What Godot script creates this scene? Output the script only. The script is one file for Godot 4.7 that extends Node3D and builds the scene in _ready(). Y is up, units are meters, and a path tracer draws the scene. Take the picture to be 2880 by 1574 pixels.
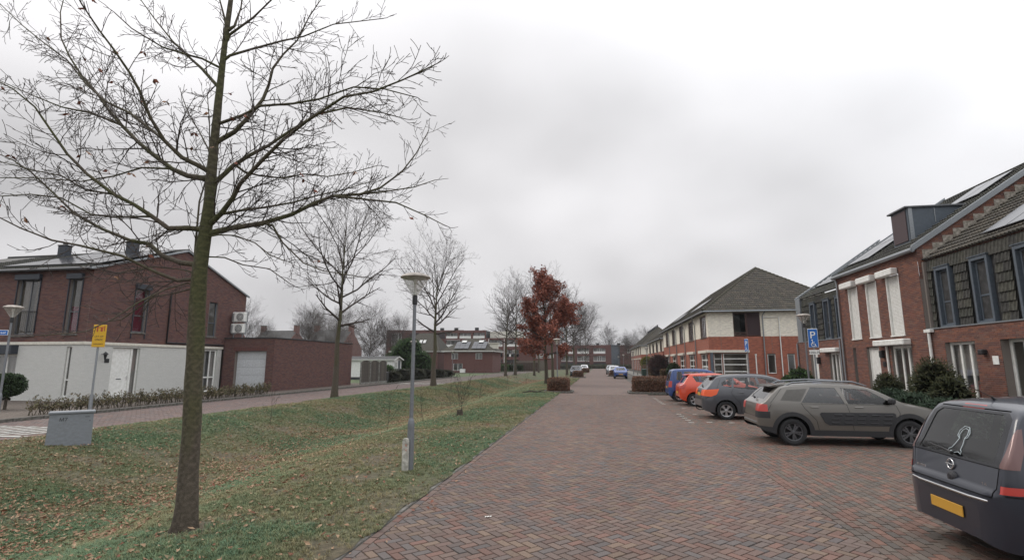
extends Node3D
# A Dutch residential street in winter. x to the right, -z along the street, metres; the road's surface is y = 0.

const EYE := Vector3(0, 2.0, 0)
var cam: Camera3D
var rng := RandomNumberGenerator.new()
var mats := {}
var taken := {}
var noise := FastNoiseLite.new()


class MB:
	var v := PackedVector3Array()
	var n := PackedVector3Array()
	var c := PackedColorArray()
	var t := PackedVector2Array()
	var ix := PackedInt32Array()
	var col := Color(1, 1, 1)
	var uvs := false

	func vert(p: Vector3, nn: Vector3) -> int:
		v.append(p); n.append(nn); c.append(col)
		return v.size() - 1

	func tri(a: Vector3, b: Vector3, d: Vector3) -> void:
		var nn := (b - a).cross(d - a).normalized()
		var k := v.size()
		vert(a, nn); vert(b, nn); vert(d, nn)
		ix.append(k); ix.append(k + 2); ix.append(k + 1)

	# corners run anticlockwise seen from outside
	func quad(a: Vector3, b: Vector3, d: Vector3, e: Vector3) -> void:
		var nn := (d - a).cross(e - b).normalized()
		var k := v.size()
		vert(a, nn); vert(b, nn); vert(d, nn); vert(e, nn)
		ix.append(k); ix.append(k + 2); ix.append(k + 1)
		ix.append(k); ix.append(k + 3); ix.append(k + 2)
		if uvs:
			while t.size() < v.size(): t.append(Vector2.ZERO)

	func quad_uv(a: Vector3, b: Vector3, d: Vector3, e: Vector3, ta: Vector2, tb: Vector2, td: Vector2, te: Vector2) -> void:
		uvs = true
		quad(a, b, d, e)
		var k := v.size() - 4
		t[k] = ta; t[k + 1] = tb; t[k + 2] = td; t[k + 3] = te

	# box between two corners in the frame (o, x, y, z)
	func obox(o: Vector3, x: Vector3, y: Vector3, z: Vector3, ch := 0.0) -> void:
		# o is a corner, x y z are edge vectors (right-handed)
		if ch <= 0.0:
			quad(o, o + y, o + x + y, o + x)
			quad(o + z, o + z + x, o + z + x + y, o + z + y)
			quad(o, o + x, o + x + z, o + z)
			quad(o + y, o + y + z, o + y + x + z, o + y + x)
			quad(o, o + z, o + z + y, o + y)
			quad(o + x, o + x + y, o + x + y + z, o + x + z)
			return
		var lx := x.length(); var ly := y.length(); var lz := z.length()
		ch = minf(ch, minf(lx, minf(ly, lz)) * 0.45)
		var ex := x / lx; var ey := y / ly; var ez := z / lz
		var ce := o + (x + y + z) * 0.5
		var hx := lx * 0.5; var hy := ly * 0.5; var hz := lz * 0.5
		var ax := [ex, ey, ez]
		var h := [hx, hy, hz]
		for i in 3:
			var a: Vector3 = ax[i]; var b: Vector3 = ax[(i + 1) % 3]; var d: Vector3 = ax[(i + 2) % 3]
			var ha: float = h[i]; var hb: float = h[(i + 1) % 3]; var hd: float = h[(i + 2) % 3]
			for s in [-1.0, 1.0]:
				var p: Vector3 = ce + a * ha * s
				var q0: Vector3 = -b * (hb - ch) - d * (hd - ch)
				var q1: Vector3 = b * (hb - ch) - d * (hd - ch)
				if s > 0: quad(p + q0, p + q1, p - q0, p - q1)
				else: quad(p + q0, p - q1, p - q0, p + q1)
			# the four chamfers that run along a
			for s in [-1.0, 1.0]:
				for r in [-1.0, 1.0]:
					var e0: Vector3 = ce + b * hb * s + d * (hd - ch) * r
					var e1: Vector3 = ce + b * (hb - ch) * s + d * hd * r
					var l: Vector3 = a * (ha - ch)
					if s * r < 0: quad(e0 - l, e0 + l, e1 + l, e1 - l)
					else: quad(e0 + l, e0 - l, e1 - l, e1 + l)
		for sx in [-1.0, 1.0]:
			for sy in [-1.0, 1.0]:
				for sz in [-1.0, 1.0]:
					var p0: Vector3 = ce + ex * hx * sx + ey * (hy - ch) * sy + ez * (hz - ch) * sz
					var p1: Vector3 = ce + ex * (hx - ch) * sx + ey * hy * sy + ez * (hz - ch) * sz
					var p2: Vector3 = ce + ex * (hx - ch) * sx + ey * (hy - ch) * sy + ez * hz * sz
					if sx * sy * sz > 0: tri(p0, p1, p2)
					else: tri(p0, p2, p1)

	func box(ce: Vector3, s: Vector3, ch := 0.0) -> void:
		obox(ce - s * 0.5, Vector3(s.x, 0, 0), Vector3(0, s.y, 0), Vector3(0, 0, s.z), ch)

	func bbox(x0: float, y0: float, z0: float, x1: float, y1: float, z1: float, ch := 0.0) -> void:
		box(Vector3(x0 + x1, y0 + y1, z0 + z1) * 0.5, Vector3(absf(x1 - x0), absf(y1 - y0), absf(z1 - z0)), ch)

	# round bar along a path; rad has one radius a point
	func tube(path: PackedVector3Array, rad: PackedFloat32Array, sides := 6, caps := false) -> void:
		var m := path.size()
		var side := Vector3.ZERO
		var first := v.size()
		for i in m:
			var d := (path[mini(i + 1, m - 1)] - path[maxi(i - 1, 0)]).normalized()
			if side == Vector3.ZERO:
				side = d.cross(Vector3(0.31, 0.2, 0.93) if absf(d.z) < 0.8 else Vector3(1, 0.2, 0)).normalized()
			else:
				side = (side - d * side.dot(d)).normalized()
			var up := d.cross(side)
			for k in sides:
				var a := TAU * k / sides
				var nn := side * cos(a) + up * sin(a)
				vert(path[i] + nn * rad[i], nn)
		for i in m - 1:
			for k in sides:
				var a := first + i * sides + k
				var b := first + i * sides + (k + 1) % sides
				ix.append(a); ix.append(a + sides); ix.append(b + sides)
				ix.append(a); ix.append(b + sides); ix.append(b)
		if caps:
			for e in [0, m - 1]:
				var d: Vector3 = (path[0] - path[1]).normalized() if e == 0 else (path[m - 1] - path[m - 2]).normalized()
				var k0 := v.size()
				for k in sides:
					vert(v[first + e * sides + k], d)
				for k in range(1, sides - 1):
					if e == 0:
						ix.append(k0); ix.append(k0 + k); ix.append(k0 + k + 1)
					else:
						ix.append(k0); ix.append(k0 + k + 1); ix.append(k0 + k)

	func rod(a: Vector3, b: Vector3, r: float, sides := 8, r2 := -1.0) -> void:
		tube(PackedVector3Array([a, b]), PackedFloat32Array([r, r2 if r2 >= 0 else r]), sides, true)

	# turned shape round the y axis through ce: profile of (radius, height) from the bottom upwards on the outside
	func lathe(prof: PackedVector2Array, ce: Vector3, sides := 24, axis := Basis.IDENTITY) -> void:
		for i in prof.size() - 1:
			var p := prof[i]; var q := prof[i + 1]
			var e := q - p
			var nr := Vector2(e.y, -e.x).normalized()
			var k0 := v.size()
			for k in sides + 1:
				var a := TAU * k / sides
				var dir := Vector3(cos(a), 0, sin(a))
				var nn := axis * (dir * nr.x + Vector3(0, nr.y, 0))
				vert(ce + axis * (dir * p.x + Vector3(0, p.y, 0)), nn)
				vert(ce + axis * (dir * q.x + Vector3(0, q.y, 0)), nn)
			for k in sides:
				var a := k0 + k * 2
				ix.append(a); ix.append(a + 3); ix.append(a + 1)
				ix.append(a); ix.append(a + 2); ix.append(a + 3)

	# flat polygon (in the plane o + x*u + y*w), pushed out along d; anticlockwise as seen from the side it is pushed to
	func prism(poly: PackedVector2Array, o: Vector3, u: Vector3, w: Vector3, d: Vector3, back := true) -> void:
		var m := poly.size()
		var id := Geometry2D.triangulate_polygon(poly)
		for k in range(0, id.size(), 3):
			var pts := [id[k], id[k + 1], id[k + 2]]
			var P := []
			for j in pts: P.append(o + u * poly[j].x + w * poly[j].y)
			var nn: Vector3 = (P[1] - P[0]).cross(P[2] - P[0])
			if nn.dot(d) < 0:
				var sw = P[1]; P[1] = P[2]; P[2] = sw
			tri(P[0] + d, P[1] + d, P[2] + d)
			if back: tri(P[0], P[2], P[1])
		var area := 0.0
		for i in m: area += poly[i].cross(poly[(i + 1) % m])
		var flip := (area > 0) != (u.cross(w).dot(d) > 0)
		for i in m:
			var a: Vector3 = o + u * poly[i].x + w * poly[i].y
			var b: Vector3 = o + u * poly[(i + 1) % m].x + w * poly[(i + 1) % m].y
			if flip: quad(b, a, a + d, b + d)
			else: quad(a, b, b + d, a + d)

	func mesh() -> ArrayMesh:
		var m := ArrayMesh.new()
		if v.is_empty(): return m
		var a := []
		a.resize(Mesh.ARRAY_MAX)
		a[Mesh.ARRAY_VERTEX] = v; a[Mesh.ARRAY_NORMAL] = n; a[Mesh.ARRAY_COLOR] = c; a[Mesh.ARRAY_INDEX] = ix
		if uvs:
			while t.size() < v.size(): t.append(Vector2.ZERO)
			a[Mesh.ARRAY_TEX_UV] = t
		m.add_surface_from_arrays(Mesh.PRIMITIVE_TRIANGLES, a)
		return m


# ---------------------------------------------------------------- naming and adding
func numbered(called: String) -> String:
	taken[called] = taken.get(called, -1) + 1
	return called if taken[called] == 0 else "%s_%03d" % [called, taken[called]]


func put(m: Mesh, called: String, mat: Material, parent: Node = null) -> MeshInstance3D:
	var o := MeshInstance3D.new()
	o.mesh = m
	o.material_override = mat
	if parent:
		o.name = called
		parent.add_child(o, true)
	else:
		o.name = numbered(called)
		add_child(o, true)
	return o


func part(mb: MB, called: String, mat: Material, parent: Node = null) -> MeshInstance3D:
	return put(mb.mesh(), called, mat, parent)


func tag(o: Node, label: String, category: String, group := "") -> void:
	o.set_meta("label", label)
	o.set_meta("category", category)
	if group: o.set_meta("group", group)


func thing(called: String, label: String, category: String, at := Vector3.ZERO, turn := 0.0, group := "") -> Node3D:
	var o := Node3D.new()
	o.name = numbered(called)
	add_child(o, true)
	o.position = at
	o.rotation.y = turn
	tag(o, label, category, group)
	return o


func copy_of(o: Node3D, called: String, label: String, at: Vector3, turn := 0.0, sc := 1.0) -> Node3D:
	var d: Node3D = o.duplicate()
	d.name = numbered(called)
	add_child(d, true)
	d.position = at
	d.rotation.y = turn
	d.scale = Vector3.ONE * sc
	d.set_meta("label", label)
	return d


func structure(o: Node) -> Node:
	o.set_meta("kind", "structure")
	return o


func stuff(o: Node) -> Node:
	o.set_meta("kind", "stuff")
	return o


func scatter(mesh: Mesh, xf: Array, cols: PackedColorArray, called: String, mat: Material, parent: Node = null) -> MultiMeshInstance3D:
	var mm := MultiMesh.new()
	mm.transform_format = MultiMesh.TRANSFORM_3D
	mm.use_colors = true
	mm.mesh = mesh
	mm.instance_count = xf.size()
	for i in xf.size():
		mm.set_instance_transform(i, xf[i])
		mm.set_instance_color(i, cols[i])
	var o := MultiMeshInstance3D.new()
	o.multimesh = mm
	o.material_override = mat
	if parent:
		o.name = called
		parent.add_child(o, true)
	else:
		o.name = numbered(called)
		add_child(o, true)
	return o


# ---------------------------------------------------------------- materials
func lin(r: float, g: float, b: float) -> Color:
	return Color(r, g, b).linear_to_srgb()


func plain_mat(key: String, c: Color, rough := 0.7, metal := 0.0) -> StandardMaterial3D:
	if mats.has(key): return mats[key]
	var m := StandardMaterial3D.new()
	m.resource_name = key
	m.albedo_color = c
	m.roughness = rough
	m.metallic = metal
	mats[key] = m
	return m


func vc_mat(key: String, rough := 0.85, c := Color.WHITE) -> StandardMaterial3D:
	if mats.has(key): return mats[key]
	var m := plain_mat(key, c, rough)
	m.vertex_color_use_as_albedo = true
	return m


func ramp_tex(freq: float, lo: Color, hi: Color, size := 512, seed_ := 1, octaves := 4, kind := FastNoiseLite.TYPE_SIMPLEX_SMOOTH) -> NoiseTexture2D:
	var f := FastNoiseLite.new()
	f.noise_type = kind
	f.seed = seed_
	f.frequency = freq
	f.fractal_octaves = octaves
	var g := Gradient.new()
	g.set_color(0, lo); g.set_color(1, hi)
	g.set_offset(0, 0.2); g.set_offset(1, 0.8)
	var t := NoiseTexture2D.new()
	t.noise = f
	t.width = size; t.height = size
	t.seamless = true
	t.color_ramp = g
	return t


func bump_tex(freq: float, size := 512, seed_ := 3, strength := 4.0, octaves := 5) -> NoiseTexture2D:
	var f := FastNoiseLite.new()
	f.seed = seed_
	f.frequency = freq
	f.fractal_octaves = octaves
	var t := NoiseTexture2D.new()
	t.noise = f
	t.width = size; t.height = size
	t.seamless = true
	t.as_normal_map = true
	t.bump_strength = strength
	return t


# gives a material grain: a mottled colour texture and fine relief laid in world space, patch is the texture's size in metres
func grain(m: StandardMaterial3D, tex: Texture2D, bump: Texture2D, patch := 1.0, scale := 0.5) -> StandardMaterial3D:
	m.uv1_triplanar = true
	m.uv1_world_triplanar = true
	m.uv1_scale = Vector3.ONE / patch
	if tex: m.albedo_texture = tex
	if bump:
		m.normal_enabled = true
		m.normal_texture = bump
		m.normal_scale = scale
	return m


func glass_mat(key: String, c: Color, alpha: float) -> StandardMaterial3D:
	if mats.has(key): return mats[key]
	var m := plain_mat(key, Color(c.r, c.g, c.b, alpha), 0.03)
	m.transparency = BaseMaterial3D.TRANSPARENCY_ALPHA
	m.metallic_specular = 0.6
	return m


var T_mott: Texture2D
var T_fine: Texture2D
var T_soft: Texture2D
var T_stain: Texture2D
var B_fine: Texture2D
var B_rough: Texture2D


func make_materials() -> void:
	T_mott = ramp_tex(0.012, Color(0.80, 0.79, 0.78), Color(1, 1, 1), 512, 11)
	T_fine = ramp_tex(0.08, Color(0.82, 0.82, 0.82), Color(1, 1, 1), 512, 12, 5)
	T_stain = ramp_tex(0.006, Color(0.70, 0.70, 0.68), Color(1, 1, 1), 512, 13, 6)
	T_soft = ramp_tex(0.02, Color(0.93, 0.93, 0.92), Color(1, 1, 1), 512, 14, 5)
	B_fine = bump_tex(0.09, 512, 21, 5.0)
	B_rough = bump_tex(0.03, 512, 22, 8.0, 6)
	grain(vc_mat("brick", 0.9), T_fine, B_fine, 0.9, 0.35)
	grain(vc_mat("paver", 0.82), T_fine, B_fine, 0.5, 0.45)
	grain(plain_mat("joint", lin(0.085, 0.075, 0.062), 0.95), T_fine, B_fine, 0.4, 0.4)
	grain(plain_mat("mortar", lin(0.27, 0.235, 0.21), 0.95), T_fine, B_fine, 0.5, 0.3)
	grain(plain_mat("mortar_white", lin(0.58, 0.58, 0.55), 0.9), T_soft, B_fine, 1.2, 0.3)
	grain(plain_mat("white_paint", lin(0.80, 0.80, 0.77), 0.45), T_soft, null, 2.3)
	grain(plain_mat("cream_paint", lin(0.66, 0.63, 0.55), 0.7), T_soft, B_fine, 2.0, 0.2)
	grain(plain_mat("concrete", lin(0.30, 0.29, 0.27), 0.9), T_stain, B_fine, 1.1, 0.4)
	grain(plain_mat("dark_concrete", lin(0.17, 0.16, 0.145), 0.92), T_stain, B_fine, 0.8, 0.4)
	grain(plain_mat("zinc", lin(0.30, 0.32, 0.34), 0.45, 0.6), T_soft, null, 0.7)
	grain(plain_mat("grey_plastic", lin(0.11, 0.115, 0.125), 0.5), T_soft, null, 1.3)
	grain(plain_mat("blue_grey", lin(0.085, 0.105, 0.13), 0.5), T_soft, null, 1.7)
	grain(plain_mat("black_paint", lin(0.018, 0.018, 0.02), 0.45), T_soft, null, 1.0)
	grain(plain_mat("dark_roof", lin(0.05, 0.05, 0.052), 0.75), T_stain, B_fine, 1.0, 0.3)
	grain(vc_mat("tile", 0.85), T_stain, B_fine, 0.6, 0.4)
	grain(plain_mat("lamp_grey", lin(0.185, 0.195, 0.212), 0.42, 0.2), T_soft, null, 0.9)
	grain(plain_mat("lamp_top", lin(0.42, 0.37, 0.33), 0.55), T_stain, null, 0.5)
	grain(plain_mat("bark", lin(0.085, 0.07, 0.053), 0.95), T_stain, B_rough, 0.5, 1.0)
	grain(vc_mat("bark_vc", 0.95), T_stain, B_rough, 0.22, 1.6)
	plain_mat("twig", lin(0.048, 0.036, 0.03), 0.9)
	var lf := vc_mat("leaf", 0.75)
	lf.backlight_enabled = true
	lf.backlight = lin(0.05, 0.04, 0.02)
	vc_mat("grass", 0.8)
	plain_mat("room", lin(0.32, 0.30, 0.26), 0.95)
	plain_mat("curtain", lin(0.36, 0.35, 0.33), 0.9)
	plain_mat("curtain_brown", lin(0.12, 0.10, 0.075), 0.9)
	grain(plain_mat("navy", lin(0.028, 0.034, 0.046), 0.5), T_soft, null, 0.8)
	plain_mat("curtain_red", lin(0.14, 0.01, 0.03), 0.9)
	glass_mat("glass", Color(0.10, 0.12, 0.12), 0.08).metallic_specular = 0.72
	glass_mat("tint", Color(0.12, 0.13, 0.14), 0.55)
	var sp := plain_mat("solar", lin(0.012, 0.014, 0.022), 0.12)
	sp.metallic_specular = 0.75
	plain_mat("rubber", lin(0.018, 0.018, 0.019), 0.85)
	plain_mat("alloy", lin(0.55, 0.55, 0.56), 0.3, 0.85)
	plain_mat("dark_alloy", lin(0.10, 0.10, 0.105), 0.4, 0.5)
	plain_mat("chrome", lin(0.7, 0.7, 0.7), 0.12, 1.0)
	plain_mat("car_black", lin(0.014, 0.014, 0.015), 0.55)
	plain_mat("cladding", lin(0.022, 0.022, 0.024), 0.7)
	plain_mat("plate", lin(0.50, 0.27, 0.035), 0.5)
	var rl := plain_mat("red_lens", lin(0.42, 0.03, 0.02), 0.12)
	rl.clearcoat_enabled = true; rl.clearcoat = 1.0
	plain_mat("orange_lens", lin(0.75, 0.11, 0.03), 0.12)
	plain_mat("clear_lens", lin(0.6, 0.6, 0.6), 0.1)
	plain_mat("seat", lin(0.03, 0.03, 0.033), 0.95)


func car_paint(key: String, c: Color, metal := 0.2, rough := 0.4) -> StandardMaterial3D:
	var m := plain_mat(key, c, rough, metal)
	m.clearcoat_enabled = true
	m.clearcoat = 0.7
	m.clearcoat_roughness = 0.05
	return m


# ---------------------------------------------------------------- camera, sky, light
func set_up() -> void:
	cam = Camera3D.new()
	cam.name = "camera"
	cam.fov = 57.316
	cam.near = 0.1
	cam.far = 1500.0
	cam.position = EYE
	cam.rotation = Vector3(deg_to_rad(9.191), deg_to_rad(9.725), 0)
	add_child(cam)
	cam.current = true
	var e := Environment.new()
	e.background_mode = Environment.BG_SKY
	var sky := Sky.new()
	var pm := PanoramaSkyMaterial.new()
	pm.panorama = ImageTexture.create_from_image(cloud_image())
	sky.sky_material = pm
	e.sky = sky
	e.tonemap_mode = Environment.TONE_MAPPER_LINEAR
	e.tonemap_exposure = 1.37
	e.sdfgi_enabled = true
	e.ssao_enabled = true
	e.ssil_enabled = true
	e.fog_enabled = true
	e.fog_density = 0.00022
	e.fog_light_color = Color(0.86, 0.88, 0.90)
	var we := WorldEnvironment.new()
	we.name = "surroundings"
	we.environment = e
	add_child(we)
	var sun := DirectionalLight3D.new()
	sun.name = "sun"
	sun.light_energy = 0.3
	sun.light_color = Color(1.0, 0.97, 0.93)
	sun.light_angular_distance = 24.0
	sun.shadow_enabled = true
	sun.rotation = Vector3(deg_to_rad(-48), deg_to_rad(-112.7), 0)
	add_child(sun)


# an overcast sky: brighter towards the zenith and where the sun hides, layered soft cloud
func cloud_image() -> Image:
	var w := 1024; var h := 512
	var a := PackedFloat32Array()
	a.resize(w * h * 3)
	var f := FastNoiseLite.new()
	f.seed = 5
	f.frequency = 1.0
	f.fractal_octaves = 5
	f.fractal_gain = 0.5
	var f2 := FastNoiseLite.new()
	f2.seed = 9
	f2.frequency = 0.55
	f2.fractal_octaves = 3
	var sun := Vector3(-0.62, 0.74, -0.26).normalized()
	var i := 0
	for y in h:
		var th := PI * (y + 0.5) / h
		var up := cos(th)
		var s := sin(th)
		for x in w:
			var ph := TAU * ((x + 0.5) / w - 0.5)
			var d := Vector3(sin(ph) * s, up, -cos(ph) * s)
			var k: float
			var warm := 0.0
			if up > 0.0:
				# clouds on a layer overhead, drawn out towards the horizon
				var q := Vector3(d.x, 0, d.z) / (up + 0.38)
				var n1 := f.get_noise_3d(q.x * 1.5, 3.0, q.z * 1.5)
				var n2 := f2.get_noise_3d(q.x * 1.6 + 7.0, 11.0, q.z * 1.6)
				k = 0.495 + 0.85 * pow(up, 2.2) + 0.36 * smoothstep(0.1, 1.0, d.dot(sun))
				k *= 1.0 + 0.15 * n1 + 0.38 * n2
				warm = 0.014 - 0.03 * smoothstep(-0.2, 0.9, d.dot(sun))
			else:
				k = 0.3
			a[i] = k * (0.988 + warm); a[i + 1] = k * 0.989; a[i + 2] = k * (1.018 - warm * 0.6)
			i += 3
	return Image.create_from_data(w, h, false, Image.FORMAT_RGBF, a.to_byte_array())


# ---------------------------------------------------------------- the lie of the land
const ROAD_L := -2.72
const ROAD_R := 2.9
const BAY_R := 8.2
const LANE_R := -15.4
const LANE_L := -20.0
const END_Z := -188.0


func lane_edge(z: float) -> float:
	return LANE_R + 0.7 * smoothstep(-22.0, -50.0, z)


func verge_y(x: float, z: float) -> float:
	var xc := -9.5 + 0.9 * smoothstep(-14.0, -4.0, z)
	var d := clampf(absf(x - xc) / 4.4, 0, 1)
	var dip := 0.72 * (0.5 + 0.5 * cos(PI * d)) * smoothstep(-135.0, -70.0, z)
	var e := minf(ROAD_L - 0.12 - x, x - lane_edge(z))
	var swell := 0.05 * smoothstep(0.0, 1.2, e)
	return 0.012 + swell - dip + 0.05 * noise.get_noise_2d(x * 9.0, z * 9.0) * smoothstep(0.0, 0.8, e)


func strip(mb: MB, x0: float, x1: float, z0: float, z1: float, y: float) -> void:
	# a level sheet, z0 > z1
	mb.quad(Vector3(x0, y, z0), Vector3(x1, y, z0), Vector3(x1, y, z1), Vector3(x0, y, z1))


func clip_x(poly: PackedVector2Array, x: float, keep_less: bool) -> PackedVector2Array:
	var out := PackedVector2Array()
	var m := poly.size()
	for i in m:
		var a := poly[i]; var b := poly[(i + 1) % m]
		var ia := (a.x <= x) == keep_less
		var ib := (b.x <= x) == keep_less
		if ia: out.append(a)
		if ia != ib:
			var t := (x - a.x) / (b.x - a.x)
			out.append(Vector2(x, a.y + (b.y - a.y) * t))
	return out


# one paving brick: a polygon in (x, z) with a chamfered top edge
func add_paver(mb: MB, poly: PackedVector2Array, y: float, col: Color, drop := 0.012) -> void:
	var m := poly.size()
	if m < 3: return
	var ce := Vector2.ZERO
	for p in poly: ce += p
	ce /= m
	mb.col = col
	var k0 := mb.v.size()
	for p in poly:
		var q := p + (ce - p).normalized() * 0.006
		mb.vert(Vector3(q.x, y, q.y), Vector3.UP)
	var area := 0.0
	for i in m: area += poly[i].cross(poly[(i + 1) % m])
	for i in range(1, m - 1):
		if area > 0:
			mb.ix.append(k0); mb.ix.append(k0 + i); mb.ix.append(k0 + i + 1)
		else:
			mb.ix.append(k0); mb.ix.append(k0 + i + 1); mb.ix.append(k0 + i)
	for i in m:
		var a := poly[i]; var b := poly[(i + 1) % m]
		var a1: Vector3 = mb.v[k0 + i]; var b1: Vector3 = mb.v[k0 + (i + 1) % m]
		if area > 0: mb.quad(Vector3(b.x, y - drop, b.y), Vector3(a.x, y - drop, a.y), a1, b1)
		else: mb.quad(Vector3(a.x, y - drop, a.y), Vector3(b.x, y - drop, b.y), b1, a1)


const PAVE := [
	Color(0.141, 0.092, 0.076), Color(0.156, 0.096, 0.076), Color(0.172, 0.096, 0.075), Color(0.138, 0.098, 0.083),
	Color(0.126, 0.096, 0.085), Color(0.115, 0.097, 0.091), Color(0.176, 0.122, 0.089), Color(0.153, 0.107, 0.087), Color(0.144, 0.103, 0.087)]
const PAVE_BAY := [
	Color(0.162, 0.089, 0.067), Color(0.137, 0.087, 0.068), Color(0.114, 0.087, 0.071), Color(0.104, 0.087, 0.074),
	Color(0.121, 0.098, 0.080), Color(0.145, 0.104, 0.080), Color(0.174, 0.092, 0.067)]


func pave_colour(pal: Array, x: float, z: float) -> Color:
	# sorts of brick come in loose batches
	var k := rng.randf()
	var b := noise.get_noise_2d(x * 14.0, z * 14.0)
	var i := int(clampf((k + b * 0.35) * pal.size(), 0, pal.size() - 1))
	var c: Color = pal[i]
	var s := (0.87 + 0.26 * rng.randf()) * (1.0 + 0.16 * noise.get_noise_2d(x * 9.0 + 400.0, z * 3.0))
	return Color(c.r * s, c.g * s, c.b * s)


func in_frame(p: Vector3, edge := 0.0) -> bool:
	var l := cam.transform.affine_inverse() * p
	if l.z > -0.5: return false
	return absf(l.x / -l.z) < 1.0 + edge and absf(l.y / -l.z) < 0.5465 + edge


# lays bricks: the 300 that show largest become parts, the others one mesh
func lay(parent: Node3D, bricks: Array, full: ArrayMesh, pal: Array) -> void:
	# bricks: [polygon, centre, angle or null where cut, y]
	bricks.sort_custom(func(a, b): return a[1].length_squared() < b[1].length_squared())
	var rest := MB.new()
	var kinds := []
	for c in pal:
		for s in [0.88, 1.08]:
			var m := plain_mat("paver_%.3f_%.3f_%.2f" % [c.r, c.b, s], lin(c.r * s, c.g * s, c.b * s), 0.82)
			kinds.append(grain(m, T_fine, B_fine, 0.5, 0.45))
	var made := 0
	for b in bricks:
		var ce: Vector2 = b[1]
		var p3 := Vector3(ce.x, 0, ce.y)
		if made < 300 and b[2] != null and in_frame(p3):
			var k := int(clampf((rng.randf() + noise.get_noise_2d(ce.x * 14.0, ce.y * 14.0) * 0.35) * pal.size(), 0, pal.size() - 1))
			var o := put(full, "paver", kinds[k * 2 + rng.randi() % 2], parent)
			o.transform = Transform3D(Basis(Vector3.UP, b[2]) * Basis(Vector3(1, 0, 0), rng.randf_range(-0.012, 0.012)), Vector3(ce.x, b[3], ce.y))
			made += 1
		else:
			add_paver(rest, b[0], b[3], pave_colour(pal, ce.x, ce.y))
	var r := part(rest, "pavers", mats["paver"], parent)
	stuff(r)


func rect_poly(ce: Vector2, half: Vector2, ang: float) -> PackedVector2Array:
	var u := Vector2(cos(ang), -sin(ang)) * half.x
	var w := Vector2(sin(ang), cos(ang)) * half.y
	return PackedVector2Array([ce - u - w, ce + u - w, ce + u + w, ce - u + w])


func full_paver(hx: float, hz: float) -> ArrayMesh:
	var mb := MB.new()
	add_paver(mb, rect_poly(Vector2.ZERO, Vector2(hx, hz), 0.0), 0.0, Color.WHITE, 0.02)
	return mb.mesh()


func herringbone_image() -> ImageTexture:
	# far paving, whose bricks cannot be told apart: colour of brick after brick
	var im := Image.create(512, 512, false, Image.FORMAT_RGB8)
	var r := RandomNumberGenerator.new()
	r.seed = 4
	im.fill(Color(0.075, 0.066, 0.056).linear_to_srgb())
	for y in 32:
		for x in 32:
			var k := posmod(x - y, 4)
			if k != 0 and k != 3: continue
			var c: Color = PAVE[r.randi() % PAVE.size()]
			var s := r.randf_range(0.85, 1.15)
			c = Color(c.r * s, c.g * s, c.b * s).linear_to_srgb()
			for j in 2:
				var cx := (x + (j if k == 0 else 0)) % 32
				var cy := (y + (j if k == 3 else 0)) % 32
				var rc := Rect2i(cx * 16 + 1, cy * 16 + 1, 14, 14)
				if k == 0: rc = Rect2i(cx * 16 + (1 if j == 0 else 0), cy * 16 + 1, 15, 14)
				else: rc = Rect2i(cx * 16 + 1, cy * 16 + (1 if j == 0 else 0), 14, 15)
				im.fill_rect(rc, c)
	return ImageTexture.create_from_image(im)


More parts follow.
